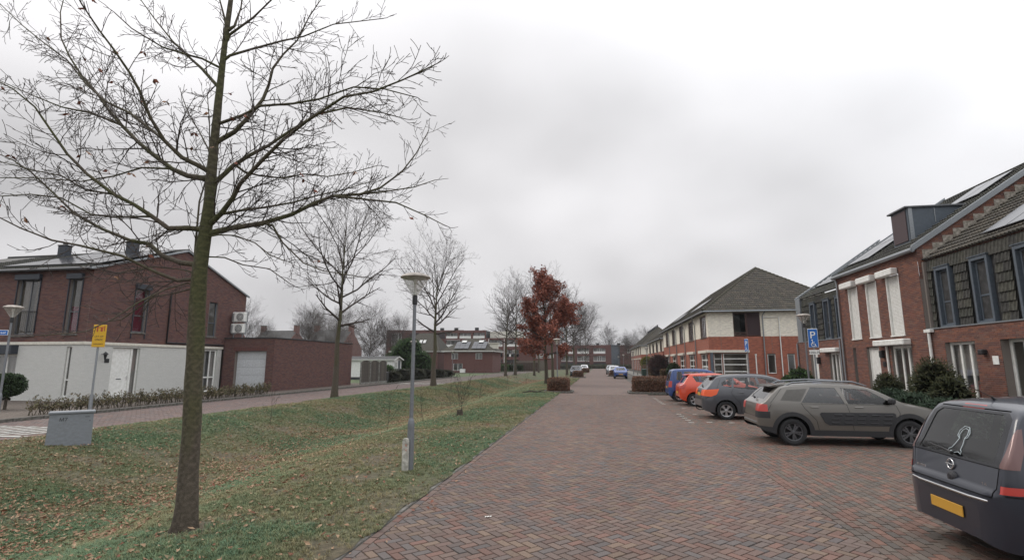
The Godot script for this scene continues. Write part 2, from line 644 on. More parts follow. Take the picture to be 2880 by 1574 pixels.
func build_ground() -> void:
	# the ground sheet follows the ditch beneath the verge and reaches the horizon
	var mb := MB.new()
	var xs := [-700.0, -60.0, LANE_L - 6.0, LANE_R - 0.3, -13.2, -11.0, -9.3, -7.5, -5.6, ROAD_L - 0.25, 20.0, 60.0, 700.0]
	var ys := [-0.05, -0.05, -0.05, -0.06, -0.3, -0.75, -0.95, -0.75, -0.3, -0.06, -0.05, -0.05, -0.05]
	for i in xs.size() - 1:
		mb.quad(Vector3(xs[i], ys[i], 40), Vector3(xs[i + 1], ys[i + 1], 40), Vector3(xs[i + 1], ys[i + 1], -900), Vector3(xs[i], ys[i], -900))
	var gm := grain(plain_mat("soil", lin(0.085, 0.088, 0.05), 0.95), T_stain, B_rough, 3.0, 0.8)
	structure(part(mb, "ground", gm))

	# main road: joint bed, bricks laid one by one as far as they can be told apart, then a sheet
	mb = MB.new()
	strip(mb, ROAD_L, ROAD_R + 0.2, 8, -34.0, -0.011)
	var road := part(mb, "road", mats["joint"])
	structure(road)
	var bricks := []
	var w := 0.1035
	var a45 := PI / 4
	var ex := Vector2(cos(a45), -sin(a45)); var ey := Vector2(sin(a45), cos(a45))
	for i in range(-260, 260):
		for j in range(-260, 260):
			var k := posmod(i - j, 4)
			if k != 0 and k != 3: continue
			var ce: Vector2 = (ex * (i + (1.0 if k == 0 else 0.5)) + ey * (j + (0.5 if k == 0 else 1.0))) * w + Vector2(0, -17)
			if ce.x < ROAD_L or ce.x > ROAD_R or ce.y > -3.2 or ce.y < -33.9: continue
			var h := Vector2(0.0985, 0.0470) if k == 0 else Vector2(0.0470, 0.0985)
			var poly := rect_poly(ce, h, a45)
			var whole := true
			var jx := 0.012 * noise.get_noise_2d(ce.x * 30.0, ce.y * 30.0)
			for n_ in poly.size(): poly[n_] += Vector2(jx, jx * 0.6)
			if ce.x < ROAD_L + 0.3 or ce.x > ROAD_R - 0.3:
				var c2 := clip_x(clip_x(poly, ROAD_L + 0.125, false), ROAD_R - 0.005, true)
				if c2.size() < 3: continue
				whole = c2 == poly
				poly = c2
			var y := 0.006 * noise.get_noise_2d(ce.x * 40.0 + 50.0, ce.y * 40.0) + rng.randf_range(-0.0022, 0.0022)
			bricks.append([poly, ce, (a45 if k == 0 else a45 + PI / 2) if whole else null, y])
	# a row of bricks end to end along the edge of the verge
	for i in 150:
		var ce := Vector2(ROAD_L + 0.07, -3.2 - i * 0.206)
		bricks.append([rect_poly(ce, Vector2(0.047, 0.099), 0.0), ce, PI / 2, rng.randf_range(-0.004, 0.002)])
	lay(road, bricks, full_paver(0.0985, 0.047), PAVE)
	mb = MB.new()
	var far := plain_mat("far_pavers", Color(0.93, 0.92, 0.92), 0.85)
	far.albedo_texture = herringbone_image()
	var z0 := -33.9
	while z0 > END_Z + 10.0:
		var z1 := maxf(z0 - 12.0, END_Z + 10.0)
		var p := [Vector2(ROAD_L, z0), Vector2(ROAD_R, z0), Vector2(ROAD_R, z1), Vector2(ROAD_L, z1)]
		var q := []
		for e in p: q.append(Vector2(e.dot(ex), e.dot(ey)) / (w * 32))
		mb.quad_uv(Vector3(p[0].x, -0.002, z0), Vector3(p[1].x, -0.002, z0), Vector3(p[2].x, -0.002, z1), Vector3(p[3].x, -0.002, z1), q[0], q[1], q[2], q[3])
		z0 = z1
	part(mb, "far_surface", far, road)

	# parking bays: bricks in courses along the street, two dark courses as a border
	mb = MB.new()
	strip(mb, ROAD_R + 0.2, BAY_R, 8, -34.0, -0.011)
	var bays := part(mb, "parking_bays", mats["joint"])
	structure(bays)
	bricks = []
	var row := 0
	var x := ROAD_R + 0.048
	while x < BAY_R:
		var z := -3.0 - (0.1 if row % 2 else 0.0)
		while z > -33.8:
			var ce := Vector2(x, z)
			if x < 4.4 or z < -3.5:
				bricks.append([rect_poly(ce, Vector2(0.0465, 0.0985), 0.0), ce, PI / 2, 0.005 * noise.get_noise_2d(x * 40.0, z * 40.0) + rng.randf_range(-0.002, 0.002)])
			z -= 0.206
		x += 0.1025
		row += 1
	lay(bays, bricks, full_paver(0.0985, 0.0465), PAVE_BAY)
	# white bricks that mark the bays
	var wm := grain(plain_mat("white_brick", lin(0.55, 0.54, 0.50), 0.8), T_stain, null, 0.4)
	mb = MB.new()
	add_paver(mb, rect_poly(Vector2.ZERO, Vector2(0.095, 0.045), 0.0), 0.0, Color.WHITE, 0.006)
	var white := mb.mesh()
	for zz in [-18.85, -21.6, -24.3, -27.0]:
		for k in 6:
			var o := put(white, "marking_brick", wm, bays)
			o.position = Vector3(3.6 + k * 0.72, 0.006, zz)
	for zr in [[-18.7, -21.8], [-26.6, -31.6]]:
		var z: float = zr[0]
		while z > zr[1]:
			var o := put(white, "marking_brick", wm, bays)
			o.position = Vector3(2.98, 0.006, z)
			z -= 0.72
	# flush concrete edging between road and verge
	var eb := MB.new()
	var zz2 := 6.0
	while zz2 > -150.0:
		var l := 1.0 if zz2 > -60 else 6.0
		eb.box(Vector3(ROAD_L - 0.035, -0.045 + rng.randf_range(-0.006, 0.006), zz2 - l / 2), Vector3(0.065, 0.1, l - 0.012), 0.008)
		zz2 -= l
	structure(part(eb, "road_edging", mats["dark_concrete"]))

	# pavement before the houses on the right
	mb = MB.new()
	mb.bbox(BAY_R, -0.1, 8, 10.0, 0.09, -34.2)
	mb.bbox(4.95, -0.1, -34.2, 7.0, 0.088, -150.0)
	var pv := part(mb, "pavement", grain(plain_mat("paving_slab", lin(0.21, 0.20, 0.185), 0.9), T_stain, B_fine, 1.4, 0.4))
	structure(pv)
	mb = MB.new()
	mb.bbox(10.002, -0.1, 8, 30, 0.10, -47)
	mb.bbox(7.002, -0.1, -34.2, 10.0, 0.10, -150)
	structure(part(mb, "front_garden", grain(plain_mat("garden_soil", lin(0.06, 0.052, 0.04), 0.95), T_stain, B_rough, 1.0, 1.0)))
	# bays on the right farther on
	mb = MB.new()
	strip(mb, ROAD_R, 4.94, -37.6, -150.0, -0.003)
	structure(part(mb, "far_parking", far))

	# the lane on the left
	mb = MB.new()
	var z3 := 8.0
	while z3 > -150:
		var l := 2.0
		mb.quad(Vector3(LANE_L, -0.011, z3), Vector3(lane_edge(z3), -0.011, z3), Vector3(lane_edge(z3 - l), -0.011, z3 - l), Vector3(LANE_L, -0.011, z3 - l))
		z3 -= l
	var lane := part(mb, "lane", grain(plain_mat("lane_bed", lin(0.125, 0.098, 0.086), 0.9), T_stain, B_fine, 0.7, 0.5))
	structure(lane)
	var lb := MB.new()
	var pal := [Color(0.17, 0.115, 0.10), Color(0.15, 0.105, 0.095), Color(0.19, 0.125, 0.105), Color(0.13, 0.105, 0.10), Color(0.165, 0.13, 0.12)]
	row = 0
	var zl := -9.0
	while zl > -46.0:
		var xl := LANE_L + 0.06 + (0.1 if row % 2 else 0.0)
		var lim := lane_edge(zl) - 0.1
		while xl < lim:
			add_paver(lb, rect_poly(Vector2(xl, zl), Vector2(0.099, 0.047), 0.0), rng.randf_range(-0.003, 0.002), pave_colour(pal, xl, zl), 0.008)
			xl += 0.206
		zl -= 0.1025
		row += 1
	stuff(part(lb, "pavers", mats["paver"], lane))
	# white stripes of the raised crossing on the lane
	var paint := grain(plain_mat("road_paint", lin(0.55, 0.55, 0.52), 0.8), T_stain, null, 0.5)
	for k in 7:
		mb = MB.new()
		mb.quad(Vector3(0, 0, 0), Vector3(0.22, 0, 0), Vector3(1.0, 0, -1.7), Vector3(0.72, 0, -1.7))
		var o := part(mb, "painted_stripe", paint, lane)
		o.position = Vector3(-19.7 + k * 0.56, 0.008, -12.3)
	mb = MB.new()
	strip(mb, LANE_L + 0.1, LANE_R - 0.2, -11.95, -12.15, 0.009)
	part(mb, "painted_line", paint, lane)
	for zz in [-48.0, -104.0]:
		for k in 6:
			mb = MB.new()
			mb.quad(Vector3(0, 0, 0), Vector3(0.3, 0, 0), Vector3(0.75, 0, -1.6), Vector3(0.4, 0, -1.6))
			var o := part(mb, "painted_stripe", paint, lane)
			o.position = Vector3(-19.6 + k * 0.8, 0.002, zz)
	# kerbs of the lane: stones one by one on the house side
	var kerb_mesh := MB.new()
	kerb_mesh.box(Vector3.ZERO, Vector3(0.13, 0.24, 0.985), 0.015)
	var km := kerb_mesh.mesh()
	var kerb := Node3D.new()
	kerb.name = "lane_kerb"
	add_child(kerb)
	structure(kerb)
	for k in 62:
		var o := put(km, "kerb_stone", mats["dark_concrete"], kerb)
		o.position = Vector3(LANE_L - 0.07, 0.0 + rng.randf_range(-0.006, 0.006), -9.5 - k)
	# paving and beds before the house on the left
	mb = MB.new()
	mb.bbox(-40, -0.1, 8, LANE_L - 0.14, 0.085, -47.0)
	structure(part(mb, "forecourt", grain(plain_mat("forecourt_paving", lin(0.15, 0.12, 0.10), 0.9), T_stain, B_fine, 0.5, 0.6)))
	# far side street and the lawns beyond
	mb = MB.new()
	strip(mb, -120, LANE_L, -47.2, -96.0, -0.012)
	structure(part(mb, "lawn", grain(plain_mat("far_grass", lin(0.10, 0.135, 0.06), 0.95), T_stain, B_rough, 2.0, 0.8)))
	mb = MB.new()
	strip(mb, -60, LANE_L - 0.02, -62, -67.5, 0.004)
	structure(part(mb, "side_street", mats["lane_bed"]))
	mb = MB.new()
	strip(mb, -60, 40, END_Z + 10.02, END_Z + 2, -0.004)
	structure(part(mb, "cross_street", mats["lane_bed"]))


# grass verge with its ditch: ground form, blades and fallen leaves
func build_verge() -> void:
	var mb := MB.new()
	var zs := []
	var z := 6.0
	while z > -150.0:
		zs.append(z)
		z -= 0.35 if z > -30 else (0.8 if z > -60 else 3.0)
	var nx := 44
	for i in zs.size():
		for k in nx + 1:
			var x := lerpf(lane_edge(zs[i]) - 0.04 + 0.10 * noise.get_noise_1d(zs[i] * 40.0), ROAD_L - 0.02 + 0.13 * noise.get_noise_1d(zs[i] * 45.0 + 300.0), k / float(nx))
			var e := 0.05
			var nn := Vector3(verge_y(x - e, zs[i]) - verge_y(x + e, zs[i]), 2 * e, verge_y(x, zs[i] - e) - verge_y(x, zs[i] + e)).normalized()
			var p1 := noise.get_noise_2d(x * 22.0, zs[i] * 22.0)
			var p2 := noise.get_noise_2d(x * 6.0 + 90.0, zs[i] * 6.0)
			var soil := Color(0.12, 0.095, 0.062)
			if Vector2(x + 4.98, zs[i] + 5.79).length() < 0.4: p1 -= 1.0
			var turf := Color(0.098, 0.128, 0.052)
			mb.col = soil.lerp(turf, clampf(0.55 + p1 * 0.9 + p2 * 0.5, 0, 1))
			mb.vert(Vector3(x, verge_y(x, zs[i]), zs[i]), nn)
	for i in zs.size() - 1:
		for k in nx:
			var a := i * (nx + 1) + k
			var b := a + nx + 1
			mb.ix.append(a); mb.ix.append(b); mb.ix.append(b + 1)
			mb.ix.append(a); mb.ix.append(b + 1); mb.ix.append(a + 1)
	var vm := grain(vc_mat("turf", 0.95), T_stain, B_rough, 0.5, 1.0)
	structure(part(mb, "grass_verge", vm))
	# tufts: a few blades each, colours from live green to straw
	var tufts := []
	for kind in 3:
		var tb := MB.new()
		var r := RandomNumberGenerator.new()
		r.seed = 40 + kind
		for k in 9:
			var a := r.randf() * TAU
			var o := Vector3(r.randf_range(-0.03, 0.03), -0.01, r.randf_range(-0.03, 0.03))
			var lean := Vector3(cos(a), 0, sin(a)) * r.randf_range(0.01, 0.05)
			var side := Vector3(-sin(a), 0, cos(a)) * 0.0028
			var h := r.randf_range(0.035, 0.075)
			var m := o + lean * 0.4 + Vector3(0, h * 0.65, 0)
			var tip := o + lean * 1.3 + Vector3(0, h * 0.95, 0)
			tb.quad(o - side, o + side, m + side * 0.8, m - side * 0.8)
			tb.tri(m - side * 0.8, m + side * 0.8, tip)
		tufts.append(tb.mesh())
	var xf := [[], [], []]
	var cs := [PackedColorArray(), PackedColorArray(), PackedColorArray()]
	var tries := 330000
	for k in tries:
		var u := rng.randf()
		var zz := -3.6 - 62.0 * pow(u, 2.1)
		var x := rng.randf_range(lane_edge(zz) + 0.03, ROAD_L - 0.03 + 0.12 * noise.get_noise_1d(zz * 45.0 + 300.0))
		var p := Vector3(x, 0, zz)
		p.y = verge_y(x, zz)
		if not in_frame(p, 0.06): continue
		var p1 := noise.get_noise_2d(x * 22.0, zz * 22.0)
		var p2 := noise.get_noise_2d(x * 6.0 + 90.0, zz * 6.0)
		var edge := minf(ROAD_L - x, x - lane_edge(zz))
		var cover := 0.72 + p1 * 0.8 + p2 * 0.5 - (0.22 if edge < 0.5 else 0.0)
		var dl := Vector2(x + 3.6, zz + 8.9).length()
		if dl < 1.1: cover -= 0.55 * (1.1 - dl)
		if Vector2(x + 4.98, zz + 5.79).length() < 0.27 and rng.randf() < 0.75: continue
		if rng.randf() > cover: continue
		var s := rng.randf_range(0.55, 1.15) * (1.0 + clampf(-zz - 12.0, 0, 30) * 0.035)
		var i := rng.randi() % 3
		var straw := clampf(0.46 - p2 * 0.9 - p1 * 0.5 + rng.randf_range(-0.3, 0.3), 0, 1)
		var c := Color(0.108, 0.162, 0.075).lerp(Color(0.27, 0.205, 0.105), straw * 0.85)
		if p2 > 0.1 and rng.randf() < 0.35: c = Color(0.095, 0.165, 0.09)
		var br := rng.randf_range(0.75, 1.25)
		xf[i].append(Transform3D(Basis(Vector3.UP, rng.randf() * TAU).scaled(Vector3(s, s * rng.randf_range(0.6, 1.0), s)), p))
		cs[i].append(Color(c.r * br, c.g * br, c.b * br))
	for i in 3:
		var o := scatter(tufts[i], xf[i], cs[i], "grass", mats["grass"])
		stuff(o)
		o.set_meta("label", "short worn winter grass of the verge and its ditch")
		o.set_meta("category", "grass")
	# fallen oak leaves, thickest in the bottom of the ditch and below the trees
	var leaf := MB.new()
	leaf.tri(Vector3(-0.035, 0.004, 0), Vector3(0, 0.012, 0.02), Vector3(0.03, 0, 0.004))
	leaf.tri(Vector3(-0.035, 0.004, 0), Vector3(0.03, 0, 0.004), Vector3(0.004, 0.014, -0.022))
	leaf.tri(Vector3(0.03, 0, 0.004), Vector3(0, 0.012, 0.02), Vector3(0.055, 0.012, 0.012))
	var lx := []
	var lc := PackedColorArray()
	for k in 150000:
		var zz := -3.6 - 75.0 * pow(rng.randf(), 1.7)
		var x := rng.randf_range(lane_edge(zz) + 0.05, ROAD_L + 0.55)
		var xc := -9.5 + 0.9 * smoothstep(-14.0, -4.0, zz)
		var d := absf(x - xc)
		var p1 := noise.get_noise_2d(x * 16.0 + 33.0, zz * 16.0)
		var dens := 0.07 + 0.75 * exp(-d * d / 1.3) * clampf(0.6 + p1 * 1.6, 0.05, 1.0) + 0.5 * clampf(p1 * 2.2 - 0.25, 0, 1) * exp(-d * d / 14.0)
		var near := smoothstep(-6.5, -9.0, x) * smoothstep(-16.0, -6.0, zz)
		dens += 0.28 * near
		if x > ROAD_L - 0.1: dens *= 0.9 * exp(-(x - ROAD_L + 0.1) * 4.0)
		if rng.randf() > dens: continue
		var p := Vector3(x, verge_y(x, zz) + rng.randf_range(0.012, 0.045) if x < ROAD_L else 0.012, zz)
		if not in_frame(p, 0.05): continue
		var s := rng.randf_range(0.5, 1.15) * (1.0 + clampf(-zz - 20.0, 0, 40) * 0.02)
		lx.append(Transform3D(Basis.from_euler(Vector3(rng.randf_range(-0.6, 0.6), rng.randf() * TAU, rng.randf_range(-0.6, 0.6))).scaled(Vector3(s, s, s)), p))
		var c := Color(0.24, 0.125, 0.07).lerp(Color(0.35, 0.25, 0.155), rng.randf())
		if rng.randf() < 0.2: c = Color(0.20, 0.075, 0.045)
		lc.append(c)
	var lo := scatter(leaf.mesh(), lx, lc, "fallen_leaves", mats["leaf"])
	stuff(lo)
	lo.set_meta("label", "brown fallen oak leaves strewn over the grass verge")
	lo.set_meta("category", "leaves")


# ---------------------------------------------------------------- walls, windows, roofs
class Face:
	var o: Vector3
	var u: Vector3
	var n: Vector3
	func _init(o_: Vector3, u_: Vector3) -> void:
		o = o_; u = u_; n = u_.cross(Vector3.UP)
	func p(x: float, y: float, d := 0.0) -> Vector3:
		return o + u * x + Vector3(0, y, 0) + n * d


func fbox(mb: MB, f: Face, x0: float, y0: float, d0: float, x1: float, y1: float, d1: float, ch := 0.0) -> void:
	mb.obox(f.p(x0, y0, d0), f.u * (x1 - x0), Vector3(0, y1 - y0, 0), f.n * (d1 - d0), ch)


const BRICK_RED := [Color(0.230, 0.094, 0.065), Color(0.203, 0.085, 0.062), Color(0.270, 0.113, 0.073), Color(0.176, 0.081, 0.065), Color(0.222, 0.113, 0.085), Color(0.156, 0.075, 0.062)]
const BRICK_DARK := [Color(0.157, 0.071, 0.060), Color(0.133, 0.063, 0.058), Color(0.178, 0.082, 0.064), Color(0.116, 0.058, 0.056), Color(0.160, 0.086, 0.076)]
const BRICK_WHITE := [Color(0.70, 0.70, 0.665), Color(0.715, 0.712, 0.68), Color(0.69, 0.69, 0.655)]


# a brick wall with openings. prof: (x, top) from left to right; openings: [x0, y0, x1, y1]
func brick_wall(parent: Node3D, f: Face, prof: Array, y0: float, openings: Array, pal: Array, mortar: String, detail := true, reveal := 0.14, far_mat: Material = null, course := 0.0625) -> MeshInstance3D:
	var mb := MB.new()
	var bk := MB.new()
	var ytop := 0.0
	for q in prof: ytop = maxf(ytop, q.y)
	var xa: float = prof[0].x
	var xb: float = prof[prof.size() - 1].x
	var row := 0
	var y := y0
	var h := course if detail else 0.125
	var md := -0.006 if mortar == "mortar_white" else -0.008
	while y < ytop - 0.001:
		var yt := minf(y + h, ytop)
		var ym := (y + yt) * 0.5
		# where the wall is at least this high
		var l := 1e9
		var r := -1e9
		for i in prof.size() - 1:
			var a: Vector2 = prof[i]; var b: Vector2 = prof[i + 1]
			if a.y >= ym: l = minf(l, a.x); r = maxf(r, a.x)
			if b.y >= ym: l = minf(l, b.x); r = maxf(r, b.x)
			if (a.y - ym) * (b.y - ym) < 0:
				var x := a.x + (b.x - a.x) * (ym - a.y) / (b.y - a.y)
				l = minf(l, x); r = maxf(r, x)
		if l < r:
			var iv := [[l, r]]
			for op in openings:
				if ym <= op[1] or ym >= op[3]: continue
				var nx := []
				for s in iv:
					if op[2] <= s[0] or op[0] >= s[1]: nx.append(s); continue
					if op[0] > s[0]: nx.append([s[0], op[0]])
					if op[2] < s[1]: nx.append([op[2], s[1]])
				iv = nx
			for s in iv:
				mb.quad(f.p(s[0], y, md), f.p(s[1], y, md), f.p(s[1], yt, md), f.p(s[0], yt, md))
				if detail:
					var start: float = floor(s[0] / 0.22) * 0.22 - (0.11 if row % 2 else 0.0)
					var x: float = start
					while x < s[1]:
						var p0 := maxf(x, s[0]); var p1 := minf(x + 0.21, s[1])
						if p1 - p0 > 0.03:
							var c: Color = pal[rng.randi() % pal.size()]
							var k := rng.randf_range(0.975, 1.025) if mortar == "mortar_white" else rng.randf_range(0.9, 1.1)
							bk.col = Color(c.r * k, c.g * k, c.b * k)
							var d := rng.randf_range(-0.0015, 0.0015)
							var A := f.p(p0, y + 0.005, d); var B := f.p(p1, y + 0.005, d); var C := f.p(p1, yt - 0.006, d); var D := f.p(p0, yt - 0.006, d)
							var e := f.n * -0.01
							bk.quad(A, B, C, D)
							bk.quad(A + e, B + e, B, A)
							bk.quad(D, C, C + e, D + e)
							bk.quad(A, D, D + e, A + e)
							bk.quad(C, B, B + e, C + e)
						x += 0.22
		y += h
		row += 1
	for op in openings:
		var x0: float = op[0]; var q0: float = maxf(op[1], y0); var x1: float = op[2]; var q1: float = op[3]
		mb.quad(f.p(x0, q0, -reveal), f.p(x0, q0, 0), f.p(x0, q1, 0), f.p(x0, q1, -reveal))
		mb.quad(f.p(x1, q0, 0), f.p(x1, q0, -reveal), f.p(x1, q1, -reveal), f.p(x1, q1, 0))
		mb.quad(f.p(x0, q1, 0), f.p(x1, q1, 0), f.p(x1, q1, -reveal), f.p(x0, q1, -reveal))
		mb.quad(f.p(x0, q0, -reveal), f.p(x1, q0, -reveal), f.p(x1, q0, 0), f.p(x0, q0, 0))
	var wmat: Material = far_mat if far_mat else mats[mortar]
	var w := part(mb, "wall", wmat, parent)
	if detail:
		stuff(part(bk, "bricks", mats["brick"], w))
	return w


# a window set into an opening: bars of the frame, a pane in each field, a dim room behind
func window(parent: Node3D, f: Face, x0: float, y0: float, x1: float, y1: float, vs: Array, hs: Array, fm: String, inset := 0.1, fw := 0.07, curtain := "", called := "window", glass := "glass") -> MeshInstance3D:
	var mb := MB.new()
	var d0 := -inset - 0.06
	var d1 := -inset
	fbox(mb, f, x0, y0, d0, x0 + fw, y1, d1, 0.006)
	fbox(mb, f, x1 - fw, y0, d0, x1, y1, d1, 0.006)
	fbox(mb, f, x0 + fw, y0, d0, x1 - fw, y0 + fw, d1 - 0.002, 0.006)
	fbox(mb, f, x0 + fw, y1 - fw, d0, x1 - fw, y1, d1 - 0.002, 0.006)
	var xs := [x0 + fw]
	for k in vs:
		var x: float = lerpf(x0, x1, k)
		fbox(mb, f, x - fw * 0.45, y0 + fw, d0, x + fw * 0.45, y1 - fw, d1 - 0.004, 0.005)
		xs.append(x - fw * 0.45); xs.append(x + fw * 0.45)
	xs.append(x1 - fw)
	var ys := [y0 + fw]
	for k in hs:
		var y: float = lerpf(y0, y1, k)
		for i in range(0, xs.size(), 2):
			fbox(mb, f, xs[i], y - fw * 0.45, d0, xs[i + 1], y + fw * 0.45, d1 - 0.006, 0.005)
		ys.append(y - fw * 0.45); ys.append(y + fw * 0.45)
	ys.append(y1 - fw)
	var w := part(mb, called, mats[fm], parent)
	for i in range(0, xs.size(), 2):
		for j in range(0, ys.size(), 2):
			mb = MB.new()
			fbox(mb, f, xs[i], ys[j], d0 + 0.02, xs[i + 1], ys[j + 1], d0 + 0.028)
			part(mb, "pane", mats[glass], w)
	# the room: five dim faces
	mb = MB.new()
	var b := d0 - 2.0
	mb.quad(f.p(x0, y0, b), f.p(x1, y0, b), f.p(x1, y1, b), f.p(x0, y1, b))
	mb.quad(f.p(x0, y0, b), f.p(x0, y1, b), f.p(x0, y1, d0 + 0.002), f.p(x0, y0, d0 + 0.002))
	mb.quad(f.p(x1, y0, d0 + 0.002), f.p(x1, y1, d0 + 0.002), f.p(x1, y1, b), f.p(x1, y0, b))
	mb.quad(f.p(x0, y1, d0 + 0.002), f.p(x0, y1, b), f.p(x1, y1, b), f.p(x1, y1, d0 + 0.002))
	mb.quad(f.p(x0, y0, b), f.p(x0, y0, d0 + 0.002), f.p(x1, y0, d0 + 0.002), f.p(x1, y0, b))
	part(mb, "room", mats["room"], w)
	if curtain:
		var cm := "curtain_red" if curtain.contains("red") else ("curtain_brown" if curtain.contains("brown") else "curtain")
		mb = MB.new()
		var n := 14
		for side in ([0] if curtain.contains("left") else ([1] if curtain.contains("right") else [0, 1])):
			var wdt := (x1 - x0) * (0.9 if curtain.contains("full") else 0.36)
			var xs0 := x0 + 0.02 if side == 0 else x1 - 0.02 - wdt
			var ylow := y0 + (0.0 if not curtain.contains("half") else (y1 - y0) * 0.45)
			var yhigh := y1 if not curtain.contains("low") else y0 + (y1 - y0) * 0.5
			for k in n:
				var a := xs0 + wdt * k / n; var c := xs0 + wdt * (k + 1) / n
				var da := d0 - 0.07 - 0.025 * (k % 2); var dc := d0 - 0.07 - 0.025 * ((k + 1) % 2)
				mb.quad(f.p(a, ylow, da), f.p(c, ylow, dc), f.p(c, yhigh, dc), f.p(a, yhigh, da))
		part(mb, "curtain", mats[cm], w)
	return w


func door(parent: Node3D, f: Face, x0: float, y0: float, x1: float, y1: float, inset: float, mat := "white_paint", handle_right := true) -> void:
	var mb := MB.new()
	fbox(mb, f, x0, y0, -inset - 0.07, x0 + 0.07, y1, -inset, 0.006)
	fbox(mb, f, x1 - 0.07, y0, -inset - 0.07, x1, y1, -inset, 0.006)
	fbox(mb, f, x0 + 0.07, y1 - 0.07, -inset - 0.07, x1 - 0.07, y1, -inset - 0.002, 0.006)
	part(mb, "door_frame", mats["white_paint"], parent)
	mb = MB.new()
	fbox(mb, f, x0 + 0.075, y0 + 0.02, -inset - 0.075, x1 - 0.075, y1 - 0.075, -inset - 0.025, 0.008)
	var d := part(mb, "door", mats[mat], parent)
	mb = MB.new()
	var hx := x1 - 0.15 if handle_right else x0 + 0.15
	fbox(mb, f, hx - 0.02, y0 + 0.95, -inset - 0.025, hx + 0.02, y0 + 1.2, -inset - 0.015)
	mb.rod(f.p(hx, y0 + 1.1, -inset - 0.02), f.p(hx, y0 + 1.1, -inset + 0.04), 0.01)
	mb.rod(f.p(hx, y0 + 1.1, -inset + 0.04), f.p(hx + (-0.11 if handle_right else 0.11), y0 + 1.1, -inset + 0.04), 0.01)
	part(mb, "handle", mats["alloy"], d)
	mb = MB.new()
	var cx := (x0 + x1) * 0.5
	fbox(mb, f, cx - 0.15, y0 + 1.0, -inset - 0.025, cx + 0.15, y0 + 1.05, -inset - 0.012, 0.004)
	part(mb, "letter_slot", mats["grey_plastic"], d)


func tile_mesh(w: float, l: float, waves := 2) -> ArrayMesh:
	var mb := MB.new()
	var n := 5 * waves
	var P := []
	for k in n + 1:
		var t := float(k) / n
		var ph := fmod(t * waves, 1.0)
		var y := 0.03 * maxf(0.0, sin(PI * clampf(ph / 0.6, 0, 1)))
		if k == n: y = 0.0
		P.append(Vector2((t - 0.5) * w, y))
	for k in n:
		var a: Vector2 = P[k]; var b: Vector2 = P[k + 1]
		mb.quad(Vector3(a.x, a.y + 0.06, l / 2), Vector3(b.x, b.y + 0.06, l / 2), Vector3(b.x, b.y, -l / 2), Vector3(a.x, a.y, -l / 2))
		mb.quad(Vector3(a.x, a.y + 0.004, l / 2), Vector3(b.x, b.y + 0.004, l / 2), Vector3(b.x, b.y + 0.06, l / 2), Vector3(a.x, a.y + 0.06, l / 2))
	return mb.mesh()


const TILE_GREY := [Color(0.074, 0.072, 0.066), Color(0.062, 0.060, 0.056), Color(0.086, 0.083, 0.072), Color(0.070, 0.071, 0.060), Color(0.096, 0.094, 0.077)]
const TILE_MOSS := [Color(0.088, 0.077, 0.064), Color(0.104, 0.090, 0.073), Color(0.078, 0.070, 0.060), Color(0.122, 0.104, 0.082), Color(0.092, 0.084, 0.066)]
var tile_big: ArrayMesh


# roof or wall tiles in courses. span.call(s) gives [x0, x1] of the course at s up the slope; holes [x0, s0, x1, s1] stay free
func lay_tiles(parent: Node3D, o: Vector3, u: Vector3, s: Vector3, len_: float, span: Callable, holes: Array, gauge: float, pal: Array, pieces: int, called := "roof_tile", tw := 0.3) -> void:
	var n := u.cross(s).normalized()
	var b := Basis(u, n, -s)
	var mesh := tile_big
	var all := []
	var st := 0.0
	while st < len_ - 0.1:
		var sp: Array = span.call(st + gauge * 0.5)
		var x: float = sp[0] + tw * 0.5
		while x <= sp[1] - tw * 0.3:
			var skip := false
			for h in holes:
				if x > h[0] - tw * 0.4 and x < h[2] + tw * 0.4 and st + gauge * 0.5 > h[1] and st + gauge * 0.5 < h[3]: skip = true
			if not skip:
				var j := Basis(n, rng.randf_range(-0.012, 0.012)) * b
				all.append(Transform3D(j.scaled_local(Vector3(tw / 0.3, 1, 1)), o + u * (x + rng.randf_range(-0.004, 0.004)) + s * (st + 0.19) + n * rng.randf_range(0.0, 0.006)))
			x += tw
		st += gauge
	all.sort_custom(func(a, c): return a.origin.distance_squared_to(EYE) < c.origin.distance_squared_to(EYE))
	var tones := []
	for c in pal:
		tones.append(grain(plain_mat("tile_%.3f_%.3f" % [c.r, c.b], lin(c.r, c.g, c.b), 0.88), T_stain, B_fine, 0.6, 0.4))
	var rest := []
	var cs := PackedColorArray()
	var made := 0
	for t in all:
		if made < pieces and in_frame(parent.transform * t.origin, 0.02):
			var m := put(mesh, called, tones[rng.randi() % tones.size()], parent)
			m.transform = t
			made += 1
		else:
			rest.append(t)
			var c: Color = pal[rng.randi() % pal.size()]
			cs.append(c)
	if rest.size():
		stuff(scatter(mesh, rest, cs, called + "s", mats["tile"], parent))


func gutter(parent: Node3D, a: Vector3, b: Vector3, r := 0.065, mat := "zinc") -> void:
	var mb := MB.new()
	mb.rod(a, b, r, 10)
	part(mb, "gutter", mats[mat], parent)


func downpipe(parent: Node3D, pts: PackedVector3Array, mat := "zinc", r := 0.042) -> void:
	var mb := MB.new()
	var rr := PackedFloat32Array()
	for p in pts: rr.append(r)
	mb.tube(pts, rr, 10, true)
	var q := part(mb, "downpipe", mats[mat], parent)
	mb = MB.new()
	var a := pts[pts.size() - 2]; var b := pts[pts.size() - 1]
	for t in [0.15, 0.55, 0.9]:
		var c := a.lerp(b, t)
		mb.rod(c - (b - a).normalized() * 0.02, c + (b - a).normalized() * 0.02, r + 0.008, 10)
	stuff(part(mb, "brackets", mats[mat], q))


